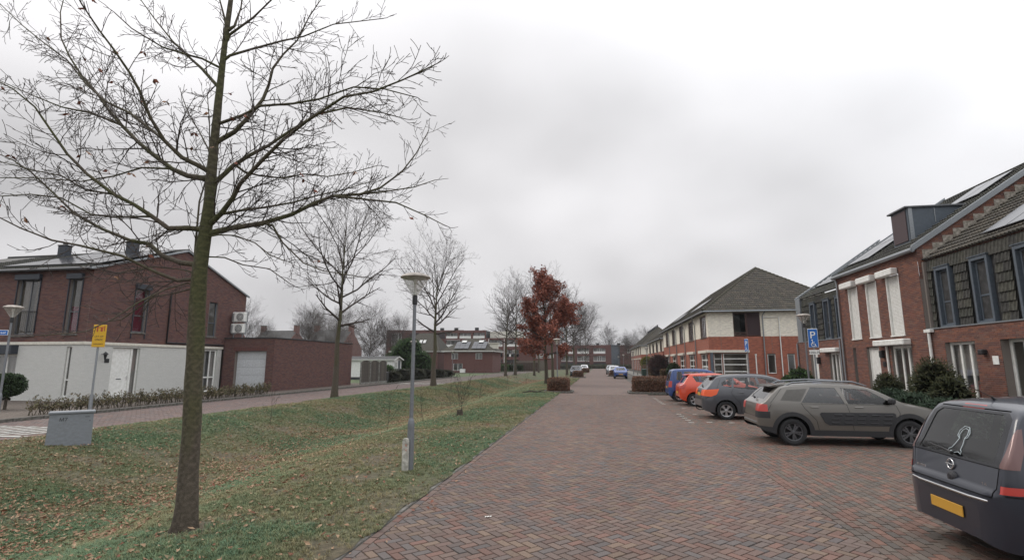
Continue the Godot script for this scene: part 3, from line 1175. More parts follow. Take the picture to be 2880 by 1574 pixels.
func solar(parent: Node3D, o: Vector3, u: Vector3, s: Vector3, cols: int, rows: int, pw := 1.02, ph := 1.66) -> void:
	var n := u.cross(s).normalized()
	for i in cols:
		for j in rows:
			var mb := MB.new()
			mb.obox(o + u * (i * (pw + 0.02)) + s * (j * (ph + 0.02)) + n * 0.10, u * pw, s * ph, n * 0.035, 0.004)
			var p := part(mb, "solar_panel", mats["black_paint"], parent)
			mb = MB.new()
			mb.obox(o + u * (i * (pw + 0.02) + 0.02) + s * (j * (ph + 0.02) + 0.02) + n * 0.136, u * (pw - 0.04), s * (ph - 0.04), n * 0.003)
			part(mb, "cells", mats["solar"], p)


# ---------------------------------------------------------------- the house on the left and its garage
func left_house() -> void:
	var t := thing("corner_house", "dark red brick corner house with white painted ground floor and low gable roof", "house")
	var X := -26.0; var Z := -22.3
	var G := Face.new(Vector3(X, 0, Z), Vector3(0, 0, -1))
	var gprof := [Vector2(0, 6.9), Vector2(5.9, 9.0), Vector2(11.8, 6.95)]
	var gop := [[2.52, 3.72, 3.38, 6.2], [8.2, 3.75, 8.98, 6.05]]
	brick_wall(t, G, gprof, 3.08, gop, BRICK_DARK, "mortar")
	var lop := [[1.58, 0.1, 3.26, 2.85], [8.1, 0.1, 9.3, 2.88]]
	brick_wall(t, G, [Vector2(0, 2.93), Vector2(9.72, 2.93)], 0.08, lop, BRICK_WHITE, "mortar_white")
	var S := Face.new(Vector3(X - 14.0, 0, Z), Vector3(1, 0, 0))
	var sop := [[9.3, 3.44, 10.7, 6.4], [12.6, 3.49, 13.36, 6.36], [5.6, 3.44, 7.0, 6.4]]
	brick_wall(t, S, [Vector2(4.5, 6.9), Vector2(14.0, 6.9)], 3.08, sop, BRICK_DARK, "mortar")
	brick_wall(t, S, [Vector2(9.9, 2.93), Vector2(14.0, 2.93)], 0.08, [[12.93, 0.3, 13.25, 2.85]], BRICK_WHITE, "mortar_white")
	var mb := MB.new()
	# closing walls out of view, and the solid behind the ground floor
	mb.bbox(X - 14, 0, Z - 0.6, X - 13.7, 6.9, Z - 11.7)
	mb.bbox(X - 14, 0, Z - 11.8, X - 0.35, 6.9, Z - 11.6)
	part(mb, "rear_wall", mats["mortar"], t)
	# string course between the storeys
	mb = MB.new()
	fbox(mb, G, -0.06, 2.93, -0.1, 9.8, 3.08, 0.06, 0.01)
	fbox(mb, S, 4.5, 2.931, -0.1, 13.94, 3.079, 0.06, 0.01)
	part(mb, "string_course", mats["cream_paint"], t)
	# windows
	window(t, G, 2.52, 3.72, 3.38, 6.2, [], [0.38], "grey_plastic", 0.1, 0.06, "red full")
	window(t, G, 8.2, 3.75, 8.98, 6.05, [], [0.4], "blue_grey", 0.1, 0.06, "left")
	window(t, S, 9.3, 3.44, 10.7, 6.4, [0.5], [], "grey_plastic", 0.12, 0.07, "brown")
	window(t, S, 5.6, 3.44, 7.0, 6.4, [0.5], [], "grey_plastic", 0.12, 0.07, "brown")
	window(t, S, 12.6, 3.49, 13.36, 6.36, [], [0.4], "grey_plastic", 0.12, 0.06, "red full low")
	window(t, S, 12.93, 0.3, 13.25, 2.85, [], [0.33], "white_paint", 0.08, 0.06, "full")
	window(t, G, 8.1, 0.1, 9.3, 2.88, [0.55], [0.34], "white_paint", 0.08, 0.1, "both")
	door(t, G, 1.58, 0.1, 2.84, 2.85, 0.1)
	window(t, G, 2.842, 0.1, 3.26, 2.85, [], [], "white_paint", 0.1, 0.06, "full", "sidelight")
	# a large window with posts under a dark canopy, at the picture's edge
	mb = MB.new()
	fbox(mb, S, 4.5, 2.45, -0.02, 9.9, 2.90, 0.35, 0.01)
	part(mb, "canopy", mats["navy"], t)
	window(t, S, 6.2, 0.2, 9.9, 2.45, [0.3, 0.6, 0.8], [0.45], "white_paint", 0.1, 0.1, "both")
	mb = MB.new()
	fbox(mb, S, 4.5, 0.0, -0.2, 6.2, 2.45, -0.05)
	part(mb, "panel", mats["white_paint"], t)
	# roller shutter boxes over the upper windows
	for a in [[S, 9.2, 10.8, 6.36], [S, 12.5, 13.46, 6.33], [S, 5.5, 7.1, 6.36], [G, 2.46, 3.46, 6.16]]:
		mb = MB.new()
		fbox(mb, a[0], a[1], a[3], 0.01, a[2], a[3] + 0.3, 0.2, 0.02)
		var bx := part(mb, "shutter_box", mats["navy"], t)
		mb = MB.new()
		fbox(mb, a[0], a[1] + 0.03, a[3] - 2.8, 0.006, a[1] + 0.08, a[3] - 0.002, 0.05)
		fbox(mb, a[0], a[2] - 0.08, a[3] - 2.8, 0.006, a[2] - 0.03, a[3] - 0.002, 0.05)
		stuff(part(mb, "guide_rails", mats["navy"], bx))
	# sills and the railing of the tall window
	for a in [[S, 9.2, 10.8, 3.4], [S, 12.5, 13.45, 3.45], [G, 2.45, 3.45, 3.68], [G, 8.12, 9.05, 3.71]]:
		mb = MB.new()
		fbox(mb, a[0], a[1], a[3] - 0.05, -0.1, a[2], a[3] + 0.03, 0.06, 0.01)
		part(mb, "sill", mats["dark_concrete"], t)
	mb = MB.new()
	mb.rod(S.p(9.15, 4.68, 0.1), S.p(10.85, 4.68, 0.1), 0.022)
	mb.rod(S.p(9.15, 3.62, 0.1), S.p(10.85, 3.62, 0.1), 0.015)
	for k in 15: mb.rod(S.p(9.2 + k * 0.114, 3.62, 0.1), S.p(9.2 + k * 0.114, 4.68, 0.1), 0.007, 5)
	for k in [9.16, 10.84]: mb.rod(S.p(k, 4.6, 0.1), S.p(k, 4.6, -0.02), 0.012)
	part(mb, "railing", mats["black_paint"], t)
	# roof: front slope with tiles and solar panels, rear slope
	var e0 := Vector3(X - 14.0, 6.93, Z + 0.25)
	var up := (Vector3(0, 9.12, Z - 5.9) - Vector3(0, 6.93, Z + 0.25)).normalized()
	mb = MB.new()
	var rx := X + 0.08
	mb.quad(e0 + Vector3(0, -0.02, 0), Vector3(rx, 6.91, Z + 0.25), Vector3(rx, 9.10, Z - 5.9), Vector3(X - 14, 9.10, Z - 5.9))
	mb.quad(Vector3(X - 14, 6.91, Z - 12.0), Vector3(X - 14, 9.1, Z - 5.9), Vector3(rx, 9.1, Z - 5.9), Vector3(rx, 6.91, Z - 12.0))
	mb.quad(Vector3(X - 14, 6.80, Z + 0.25), Vector3(X - 14, 6.9, Z - 0.6), Vector3(rx, 6.9, Z - 0.6), Vector3(rx, 6.80, Z + 0.25))
	var roof := part(mb, "roof", mats["dark_roof"], t)
	lay_tiles(t, e0, Vector3(1, 0, 0), up, 6.4, func(_s): return [4.0, 14.06], [], 0.34, TILE_GREY, 120)
	solar(t, e0 + Vector3(7.8, 0, 0) + up * 0.5, Vector3(1, 0, 0), up, 6, 3)
	mb = MB.new()
	mb.rod(Vector3(X - 14, 9.12, Z - 5.9), Vector3(rx, 9.12, Z - 5.9), 0.1, 8)
	part(mb, "ridge", mats["dark_roof"], t)
	# verge trim and gutter
	mb = MB.new()
	for s in [[Vector3(rx, 6.86, Z + 0.27), Vector3(rx, 9.1, Z - 5.9)], [Vector3(rx, 9.1, Z - 5.9), Vector3(rx, 6.86, Z - 12.0)]]:
		var d: Vector3 = s[1] - s[0]
		mb.obox(s[0] + Vector3(-0.06, -0.06, 0), Vector3(0.1, 0, 0), Vector3(0, 0.11, 0), d)
	part(mb, "verge_trim", mats["zinc"], t)
	gutter(t, Vector3(X - 14, 6.86, Z + 0.33), Vector3(X + 0.1, 6.86, Z + 0.33), 0.075, "grey_plastic")
	for c in [-34.25, -29.1]:
		mb = MB.new()
		mb.bbox(c - 0.36, 8.3, -27.5, c + 0.22, 9.5, -27.05, 0.02)
		var ch := part(mb, "chimney", mats["navy"], t)
		mb = MB.new()
		mb.bbox(c - 0.39, 9.5, -27.53, c + 0.25, 9.58, -27.02, 0.02)
		mb.lathe(PackedVector2Array([Vector2(0.14, 0), Vector2(0.12, 0.2), Vector2(0.0, 0.2)]), Vector3(c - 0.07, 9.58, -27.27), 12)
		part(mb, "chimney_cap", mats["black_paint"], ch)
	# air-conditioning line down the wall and along the string course
	downpipe(t, PackedVector3Array([G.p(4.95, 6.3, 0.06), G.p(4.95, 3.2, 0.06), G.p(9.75, 3.2, 0.06)]), "black_paint", 0.05)
	# wall lamp and house number
	mb = MB.new()
	mb.rod(G.p(0.95, 2.45, 0), G.p(0.95, 2.45, 0.22), 0.015)
	mb.lathe(PackedVector2Array([Vector2(0.03, -0.2), Vector2(0.09, 0.08), Vector2(0.14, 0.1), Vector2(0.04, 0.2), Vector2(0, 0.24)]), G.p(0.95, 2.35, 0.26), 8)
	part(mb, "wall_lamp", mats["black_paint"], t)
	mb = MB.new()
	fbox(mb, G, 1.15, 2.0, 0.002, 1.42, 2.22, 0.02, 0.004)
	part(mb, "number_plate", mats["black_paint"], t)

	# garage: door to the front, long blank wall along the lane
	var g := thing("brick_garage", "flat-roofed dark brick garage with white sectional door beside the corner house", "garage")
	var gx := -22.1; var gz := -32.2
	var F := Face.new(Vector3(-26.0, 0, gz), Vector3(1, 0, 0))
	brick_wall(g, F, [Vector2(0.0, 3.66), Vector2(3.9, 3.66)], 0.05, [[0.93, 0.0, 3.32, 2.8]], BRICK_DARK, "mortar", true, 0.3)
	var L := Face.new(Vector3(gx, 0, gz), Vector3(0, 0, -1))
	brick_wall(g, L, [Vector2(0.0, 3.66), Vector2(11.3, 3.66)], 0.0, [], BRICK_DARK, "mortar")
	# soldier course over the door
	mb = MB.new()
	for k in 37:
		var c: Color = BRICK_DARK[k % 5]
		mb.col = Color(c.r * 1.05, c.g, c.b)
		fbox(mb, F, 0.78 + k * 0.0705, 2.84, -0.004, 0.78 + k * 0.0705 + 0.06, 3.05, 0.006)
	stuff(part(mb, "soldier_course", mats["brick"], g))
	mb = MB.new()
	mb.bbox(-33.0, 3.4, gz - 0.05, gx - 0.1, 3.6, gz - 11.2)
	mb.bbox(-26.0, 3.66, gz - 0.1, gx + 0.05, 3.74, gz + 0.05, 0.01)
	mb.bbox(gx - 0.12, 3.66, gz - 11.32, gx + 0.05, 3.738, gz - 0.102, 0.01)
	mb.bbox(-33.0, 0, gz - 11.29, gx - 0.02, 3.6, gz - 11.1)
	part(mb, "flat_roof", mats["dark_roof"], g)
	# sectional door: five panels with grooves
	var dm := grain(plain_mat("garage_white", lin(0.58, 0.60, 0.62), 0.5), T_soft, null, 1.5)
	for k in 5:
		mb = MB.new()
		fbox(mb, F, 0.94, 0.03 + k * 0.554, -0.29, 3.31, 0.03 + k * 0.554 + 0.546, -0.24, 0.012)
		for c in 4:
			fbox(mb, F, 1.05 + c * 0.57, 0.14 + k * 0.554, -0.245, 1.53 + c * 0.57, 0.45 + k * 0.554, -0.232, 0.012)
		part(mb, "door_panel", dm, g)
	# two outdoor units on a stand above the garage roof
	for k in 2:
		var y := 4.08 + k * 0.82
		var a := thing("air_conditioner", ["lower of two white air-conditioning units stacked above the garage", "upper of two white air-conditioning units stacked above the garage"][k], "air conditioner", Vector3(-25.42 + 0.06 * k, y, -32.75), 0.0, "air-conditioning units above the garage")
		mb = MB.new()
		mb.box(Vector3(0, 0.33, 0), Vector3(0.95, 0.66, 0.36), 0.03)
		part(mb, "casing", mats["white_paint"], a)
		mb = MB.new()
		mb.lathe(PackedVector2Array([Vector2(0.27, 0), Vector2(0.27, 0.02), Vector2(0.24, 0.02), Vector2(0.23, 0.004), Vector2(0, 0.004)]), Vector3(0.13, 0.33, 0.18), 28, Basis(Vector3.RIGHT, PI / 2))
		part(mb, "fan_ring", mats["grey_plastic"], a)
		mb = MB.new()
		for q in 5: mb.lathe(PackedVector2Array([Vector2(0.045 * q + 0.05, 0.018), Vector2(0.045 * q + 0.05, 0.026), Vector2(0.045 * q + 0.038, 0.026)]), Vector3(0.13, 0.33, 0.18), 28, Basis(Vector3.RIGHT, PI / 2))
		for q in 8: mb.rod(Vector3(0.13, 0.33, 0.203), Vector3(0.13 + 0.26 * cos(q * PI / 4), 0.33 + 0.26 * sin(q * PI / 4), 0.203), 0.004, 5)
		stuff(part(mb, "grille", mats["white_paint"], a))
		mb = MB.new()
		for q in 9: mb.box(Vector3(-0.44 + 0.02, 0.08 + q * 0.06, 0.19), Vector3(0.2, 0.03, 0.02))
		stuff(part(mb, "louvres", mats["zinc"], a))
		mb = MB.new()
		for q in [-0.35, 0.35]:
			mb.box(Vector3(q, -0.03, 0.0), Vector3(0.05, 0.06, 0.42))
			if k == 0: mb.box(Vector3(q, -0.21, 0.0), Vector3(0.05, 0.29, 0.05))
			mb.box(Vector3(q * 1.5, -0.02 + 0.36, -0.1), Vector3(0.04, 0.8, 0.04))
		stuff(part(mb, "stand", mats["zinc"], a))


# ---------------------------------------------------------------- terraced houses on the right, near
const RX := 11.5


func tile_house(z0: float, z1: float, label: String, wins: Array, near: bool) -> void:
	# z0 nearer end, z1 farther; brick below, tiles above with tall boxed windows
	var t := thing("terraced_house", label, "house", Vector3.ZERO, 0.0, "tile-hung and brick terraced houses")
	var L := z0 - z1
	var F := Face.new(Vector3(RX, 0, z1), Vector3(0, 0, 1))
	var q := func(z: float) -> float: return z - z1
	var ops := []
	if near:
		ops = [[q.call(-19.66), 0.7, q.call(-18.26), 2.69], [q.call(-17.2), 0.1, q.call(-15.3), 2.69]]
	else:
		ops = [[q.call(-31.1), 0.1, q.call(-30.15), 2.69], [q.call(-28.75), 0.35, q.call(-27.55), 2.5]]
	brick_wall(t, F, [Vector2(0, 3.16), Vector2(L, 3.16)], 0.05, ops, BRICK_RED, "mortar", true, 0.3 if near else 0.2)
	if near:
		window(t, F, ops[0][0], 0.7, ops[0][2], 2.69, [0.36, 0.68], [], "white_paint", 0.14, 0.1, "full half")
		var mb0 := MB.new()
		fbox(mb0, F, ops[0][0] - 0.05, 0.62, -0.2, ops[0][2] + 0.08, 0.7, 0.06, 0.01)
		part(mb0, "sill", mats["white_paint"], t)
		door(t, F, q.call(-16.6), 0.1, q.call(-15.5), 2.69, 0.22, "cream_paint", false)
		window(t, F, q.call(-17.2), 0.1, q.call(-16.602), 2.69, [], [], "white_paint", 0.22, 0.1, "", "sidelight")
		mb0 = MB.new()
		fbox(mb0, F, q.call(-17.95), 2.25, 0.0, q.call(-17.75), 2.4, 0.16, 0.02)
		part(mb0, "wall_lamp", mats["black_paint"], t)
		mb0 = MB.new()
		fbox(mb0, F, q.call(-17.58), 1.95, 0.002, q.call(-17.34), 2.2, 0.02, 0.006)
		part(mb0, "number_plate", mats["white_paint"], t)
	else:
		door(t, F, ops[0][0], 0.1, ops[0][2], 2.69, 0.12)
		window(t, F, ops[1][0], 0.35, ops[1][2], 2.5, [0.4, 0.7], [0.3], "white_paint", 0.1, 0.09, "both")
		var mb1 := MB.new()
		fbox(mb1, F, q.call(-29.25), 2.52, 0.002, q.call(-27.48), 2.74, 0.24, 0.03)
		part(mb1, "awning_box", mats["white_paint"], t)
		mb1 = MB.new()
		fbox(mb1, F, q.call(-30.0), 1.95, 0.002, q.call(-29.8), 2.3, 0.15, 0.02)
		part(mb1, "wall_lamp", mats["black_paint"], t)
	# upper wall set back a little, hung with tiles
	var U := Face.new(Vector3(RX + 0.25, 0, z1), Vector3(0, 0, 1))
	var mb := MB.new()
	fbox(mb, U, 0, 3.2, -0.25, L, 5.62, -0.005)
	part(mb, "upper_wall", mats["dark_roof"], t)
	mb = MB.new()
	fbox(mb, F, 0.0, 3.161, -0.3, L, 3.2, 0.03)
	part(mb, "flashing", mats["zinc"], t)
	var holes := []
	for w in wins:
		var x0: float = q.call(w[0]); var x1: float = q.call(w[1])
		holes.append([x0 - 0.03, -0.1, x1 + 0.03, 2.1])
		mb = MB.new()
		for b in [[x0, 3.2, x0 + 0.09, 5.28], [x1 - 0.09, 3.2, x1, 5.28], [x0 + 0.09, 5.16, x1 - 0.09, 5.28], [x0 + 0.09, 3.2, x1 - 0.09, 3.27]]:
			fbox(mb, U, b[0], b[1], -0.2, b[2], b[3], 0.13, 0.008)
		fbox(mb, U, x0 - 0.03, 5.281, -0.2, x1 + 0.03, 5.31, 0.16)
		part(mb, "window_box", mats["blue_grey"], t)
		window(t, U, x0 + 0.092, 3.272, x1 - 0.092, 5.158, [], [0.42], "blue_grey", -0.02, 0.06, "right")
	lay_tiles(t, U.p(0, 3.2, 0.012), Vector3(0, 0, 1), Vector3.UP, 2.42, func(_s): return [0.0 if near else 0.62, L], holes, 0.29, TILE_GREY, 190 if near else 140, "wall_tile")
	# roof
	var up := Vector3(1, 0.7, 0).normalized()
	var o := Vector3(RX + 0.18, 5.66, z1)
	mb = MB.new()
	var rl := 6.0
	mb.quad(o, o + Vector3(0, 0, L), o + Vector3(0, 0, L) + up * rl, o + up * rl)
	var dn := Vector3(1, -0.7, 0).normalized()
	mb.quad(o + up * rl, o + up * rl + Vector3(0, 0, L), o + up * rl + Vector3(0, 0, L) + dn * rl, o + up * rl + dn * rl)
	part(mb, "roof", mats["dark_roof"], t)
	var sh := [[q.call(-18.05), 0.45, q.call(-13.6), 3.7]] if near else [[0.9, 1.0, L - 0.8, 2.8]]
	lay_tiles(t, o, Vector3(0, 0, 1), up, rl, func(_s): return [0.0, L], [], 0.335, TILE_MOSS if near else TILE_GREY, 300 if near else 60)
	solar(t, o + Vector3(0, 0, sh[0][0]) + up * sh[0][1], Vector3(0, 0, 1), up, 4 if near else 3, 1)
	mb = MB.new()
	mb.bbox(RX + 0.1, 0, z1 - 0.002, RX + 9, 5.6, z1 + 0.1)
	mb.bbox(RX + 9, 0, z1, RX + 9.1, 5.6, z0)
	part(mb, "rear_wall", mats["mortar"], t)
	if not near:
		mb = MB.new()
		fbox(mb, U, -0.05, 3.2, -0.05, 0.6, 5.72, 0.16, 0.01)
		part(mb, "end_panel", mats["zinc"], t)
		mb = MB.new()
		mb.obox(o + Vector3(-0.1, 0.02, -0.1), up * rl, Vector3(0, 0.1, 0), Vector3(0, 0, 0.2))
		part(mb, "verge_trim", mats["zinc"], t)
		downpipe(t, PackedVector3Array([F.p(0.12, 3.1, 0.06), F.p(0.12, 0.1, 0.06)]))
		downpipe(t, PackedVector3Array([F.p(L - 0.1, 3.1, 0.07), F.p(L - 0.1, 0.1, 0.07)]))
	else:
		downpipe(t, PackedVector3Array([F.p(0.22, 3.12, 0.07), F.p(0.22, 0.1, 0.07)]), "white_paint", 0.05)
		mb = MB.new()
		fbox(mb, F, 0.05, 3.05, 0.0, 0.42, 3.16, 0.14, 0.01)
		part(mb, "gutter_end", mats["white_paint"], t)


func brick_house() -> void:
	var z0 := -20.55; var z1 := -27.15
	var L := z0 - z1
	var t := thing("terraced_house", "red brick terraced house with three white roller shutters and a zinc dormer", "house", Vector3.ZERO, 0.0, "tile-hung and brick terraced houses")
	var F := Face.new(Vector3(RX - 0.02, 0, z1), Vector3(0, 0, 1))
	var q := func(z: float) -> float: return z - z1
	var ops := [[q.call(-24.87), 0.1, q.call(-23.85), 2.65], [q.call(-26.12), 1.0, q.call(-25.85), 2.68], [q.call(-22.95), 0.2, q.call(-21.55), 2.66]]
	var sh := [[-26.0, -25.14], [-24.4, -23.5], [-22.75, -21.83]]
	for s in sh: ops.append([q.call(s[0]), 3.07, q.call(s[1]), 5.4])
	brick_wall(t, F, [Vector2(0, 6.1), Vector2(L, 6.1)], 0.05, ops, BRICK_RED, "mortar", true, 0.16)
	door(t, F, ops[0][0], 0.1, ops[0][2], 2.65, 0.1)
	window(t, F, ops[1][0], 1.0, ops[1][2], 2.68, [], [], "grey_plastic", 0.14, 0.04)
	window(t, F, ops[2][0], 0.2, ops[2][2], 2.66, [0.42, 0.72], [0.3], "white_paint", 0.08, 0.1, "right")
	var mb := MB.new()
	fbox(mb, F, q.call(-23.72), 2.67, 0.002, q.call(-21.5), 2.9, 0.3, 0.03)
	part(mb, "awning_box", mats["white_paint"], t)
	mb = MB.new()
	fbox(mb, F, q.call(-23.2), 0.1, 0.01, q.call(-23.12), 2.66, 0.08, 0.01)
	part(mb, "awning_rail", mats["white_paint"], t)
	mb = MB.new()
	fbox(mb, F, q.call(-23.6), 2.2, 0.0, q.call(-23.42), 2.5, 0.16, 0.03)
	part(mb, "wall_lamp", mats["black_paint"], t)
	mb = MB.new()
	fbox(mb, F, q.call(-23.62), 1.85, 0.0, q.call(-23.4), 2.05, 0.03, 0.01)
	part(mb, "letter_box", mats["black_paint"], t)
	# roller shutters, slat by slat
	for s in sh:
		var a: float = q.call(s[0]); var b: float = q.call(s[1])
		mb = MB.new()
		fbox(mb, F, a - 0.3, 5.4, 0.003, b + 0.0, 5.66, 0.26, 0.03)
		var bx := part(mb, "shutter_box", mats["white_paint"], t)
		mb = MB.new()
		fbox(mb, F, a, 3.07, -0.1, a + 0.05, 5.4, 0.02, 0.005)
		fbox(mb, F, b - 0.05, 3.07, -0.1, b, 5.4, 0.02, 0.005)
		fbox(mb, F, a - 0.02, 3.02, -0.1, b + 0.02, 3.068, 0.05, 0.005)
		stuff(part(mb, "shutter_frame", mats["white_paint"], bx))
		for k in 42:
			mb = MB.new()
			fbox(mb, F, a + 0.055, 3.08 + k * 0.055, -0.075, b - 0.055, 3.08 + k * 0.055 + 0.05, -0.055, 0.008)
			part(mb, "slat", mats["white_paint"], bx)
	# gable that rises above the lower neighbour
	var gf := Face.new(Vector3(RX, 0, z0), Vector3(1, 0, 0))
	brick_wall(t, gf, [Vector2(0.0, 6.17), Vector2(5.2, 9.70), Vector2(10.4, 6.17)], 5.0, [], BRICK_RED, "mortar")
	mb = MB.new()
	mb.bbox(RX, 3.2, z0 - 0.2, RX + 0.6, 5.0, z0 - 0.01)
	part(mb, "side_wall", mats["mortar"], t)
	var up := Vector3(5.2, 3.52, 0).normalized()
	# stepped lead flashing along the neighbour's roof
	for k in 12:
		mb = MB.new()
		var x := 0.18 + k * 0.36
		var yb := 5.66 + (x + 0.0) * 0.7
		fbox(mb, gf, x, yb - 0.06, 0.004, x + 0.37, yb + 0.30, 0.012 + 0.0006 * k)
		part(mb, "lead_step", grain(plain_mat("lead", lin(0.40, 0.36, 0.31), 0.7), T_stain, null, 0.5), t)
	# roof
	var o := Vector3(RX - 0.12, 6.12, z1)
	mb = MB.new()
	var rl := 6.5
	mb.quad(o, o + Vector3(0, 0, L + 0.04), o + Vector3(0, 0, L + 0.04) + up * rl, o + up * rl)
	var dn := Vector3(5.2, -3.52, 0).normalized()
	mb.quad(o + up * rl, o + up * rl + Vector3(0, 0, L + 0.04), o + up * rl + Vector3(0, 0, L + 0.04) + dn * rl, o + up * rl + dn * rl)
	part(mb, "roof", mats["dark_roof"], t)
	var dq0: float = q.call(-23.42); var dq1: float = q.call(-22.25)
	lay_tiles(t, o, Vector3(0, 0, 1), up, rl, func(_s): return [0.0, L + 0.02], [[dq0, 1.1, dq1, 3.6]], 0.335, TILE_GREY, 160)
	solar(t, o + Vector3(0, 0, 0.35) + up * 0.7, Vector3(0, 0, 1), up, 2, 2)
	solar(t, o + Vector3(0, 0, q.call(-23.95)) + up * 4.0, Vector3(0, 0, 1), up, 2, 1)
	mb = MB.new()
	mb.obox(o + Vector3(-0.06, -0.1, L + 0.0), up * rl, Vector3(0, 0.22, 0), Vector3(0, 0, 0.09))
	part(mb, "verge_trim", mats["zinc"], t)
	mb = MB.new()
	mb.obox(o + Vector3(-0.06, -0.05, -0.06), up * rl, Vector3(0, 0.2, 0), Vector3(0, 0, 0.09))
	part(mb, "verge_trim", mats["zinc"], t)
	# dormer with a flat roof
	var d := MB.new()
	var fx := 12.3; var fy0 := 6.12 + (fx - (RX - 0.12)) * 0.677
	var top := 8.14
	var bx2 := RX - 0.12 + (top - 6.12) / 0.677
	var za := -23.42; var zb := -22.25
	d.prism(PackedVector2Array([Vector2(fx, fy0), Vector2(fx, top), Vector2(bx2 + 0.3, top), Vector2(bx2 + 0.3, top - 0.1)]), Vector3(0, 0, za), Vector3(1, 0, 0), Vector3(0, 1, 0), Vector3(0, 0, zb - za))
	var dm := part(d, "dormer", mats["blue_grey"], t)
	d = MB.new()
	d.bbox(fx - 0.12, top, za - 0.08, bx2 + 0.5, top + 0.07, zb + 0.08, 0.01)
	part(d, "dormer_roof", mats["grey_plastic"], dm)
	d = MB.new()
	var df := Face.new(Vector3(fx, 0, za), Vector3(0, 0, 1))
	fbox(d, df, 0.08, fy0 + 0.08, 0.003, 1.06, top - 0.06, 0.035, 0.01)
	part(d, "dormer_screen", plain_mat("screen_red", lin(0.065, 0.042, 0.045), 0.6), dm)
	d = MB.new()
	d.obox(Vector3(fx + 0.02, fy0 + 0.1, zb + 0.002), Vector3(0.14, 0, 0), Vector3(0, top - fy0 - 0.1, 0), Vector3(0, 0, 0.03), 0.005)
	d.obox(Vector3(fx + 0.95, fy0 + 0.78, zb + 0.002), Vector3(0.03, 0, 0), Vector3(0, top - fy0 - 0.8, 0), Vector3(0, 0, 0.015))
	stuff(part(d, "seams", mats["zinc"], dm))
	gutter(t, Vector3(RX - 0.16, 6.08, z1), Vector3(RX - 0.16, 6.08, z0 + 0.05), 0.085)
	downpipe(t, PackedVector3Array([F.p(0.2, 6.0, 0.12), F.p(0.22, 5.8, 0.07), F.p(0.22, 0.1, 0.07)]))
	mb = MB.new()
	mb.bbox(RX + 10.2, 0, z1, RX + 10.4, 6.1, z0)
	mb.bbox(RX + 0.2, 0, z1 + 0.003, RX + 10.2, 6.1, z1 + 0.1)
	part(mb, "rear_wall", mats["mortar"], t)


# ---------------------------------------------------------------- terraces farther on
func far_brick(key: String, pal: Array, joint: Color) -> StandardMaterial3D:
	if mats.has(key): return mats[key]
	var im := Image.create(512, 512, false, Image.FORMAT_RGB8)
	im.fill(joint.linear_to_srgb())
	var r := RandomNumberGenerator.new()
	r.seed = 8
	for row in 32:
		for k in 10:
			var c: Color = pal[r.randi() % pal.size()]
			var s := r.randf_range(0.85, 1.15)
			var x := k * 51.2 + (25.6 if row % 2 else 0.0)
			im.fill_rect(Rect2i(int(x) % 512, row * 16 + 1, 48, 13), Color(c.r * s, c.g * s, c.b * s).linear_to_srgb())
	var m := plain_mat(key, Color.WHITE, 0.9)
	grain(m, ImageTexture.create_from_image(im), B_fine, 2.1, 0.3)
	return m


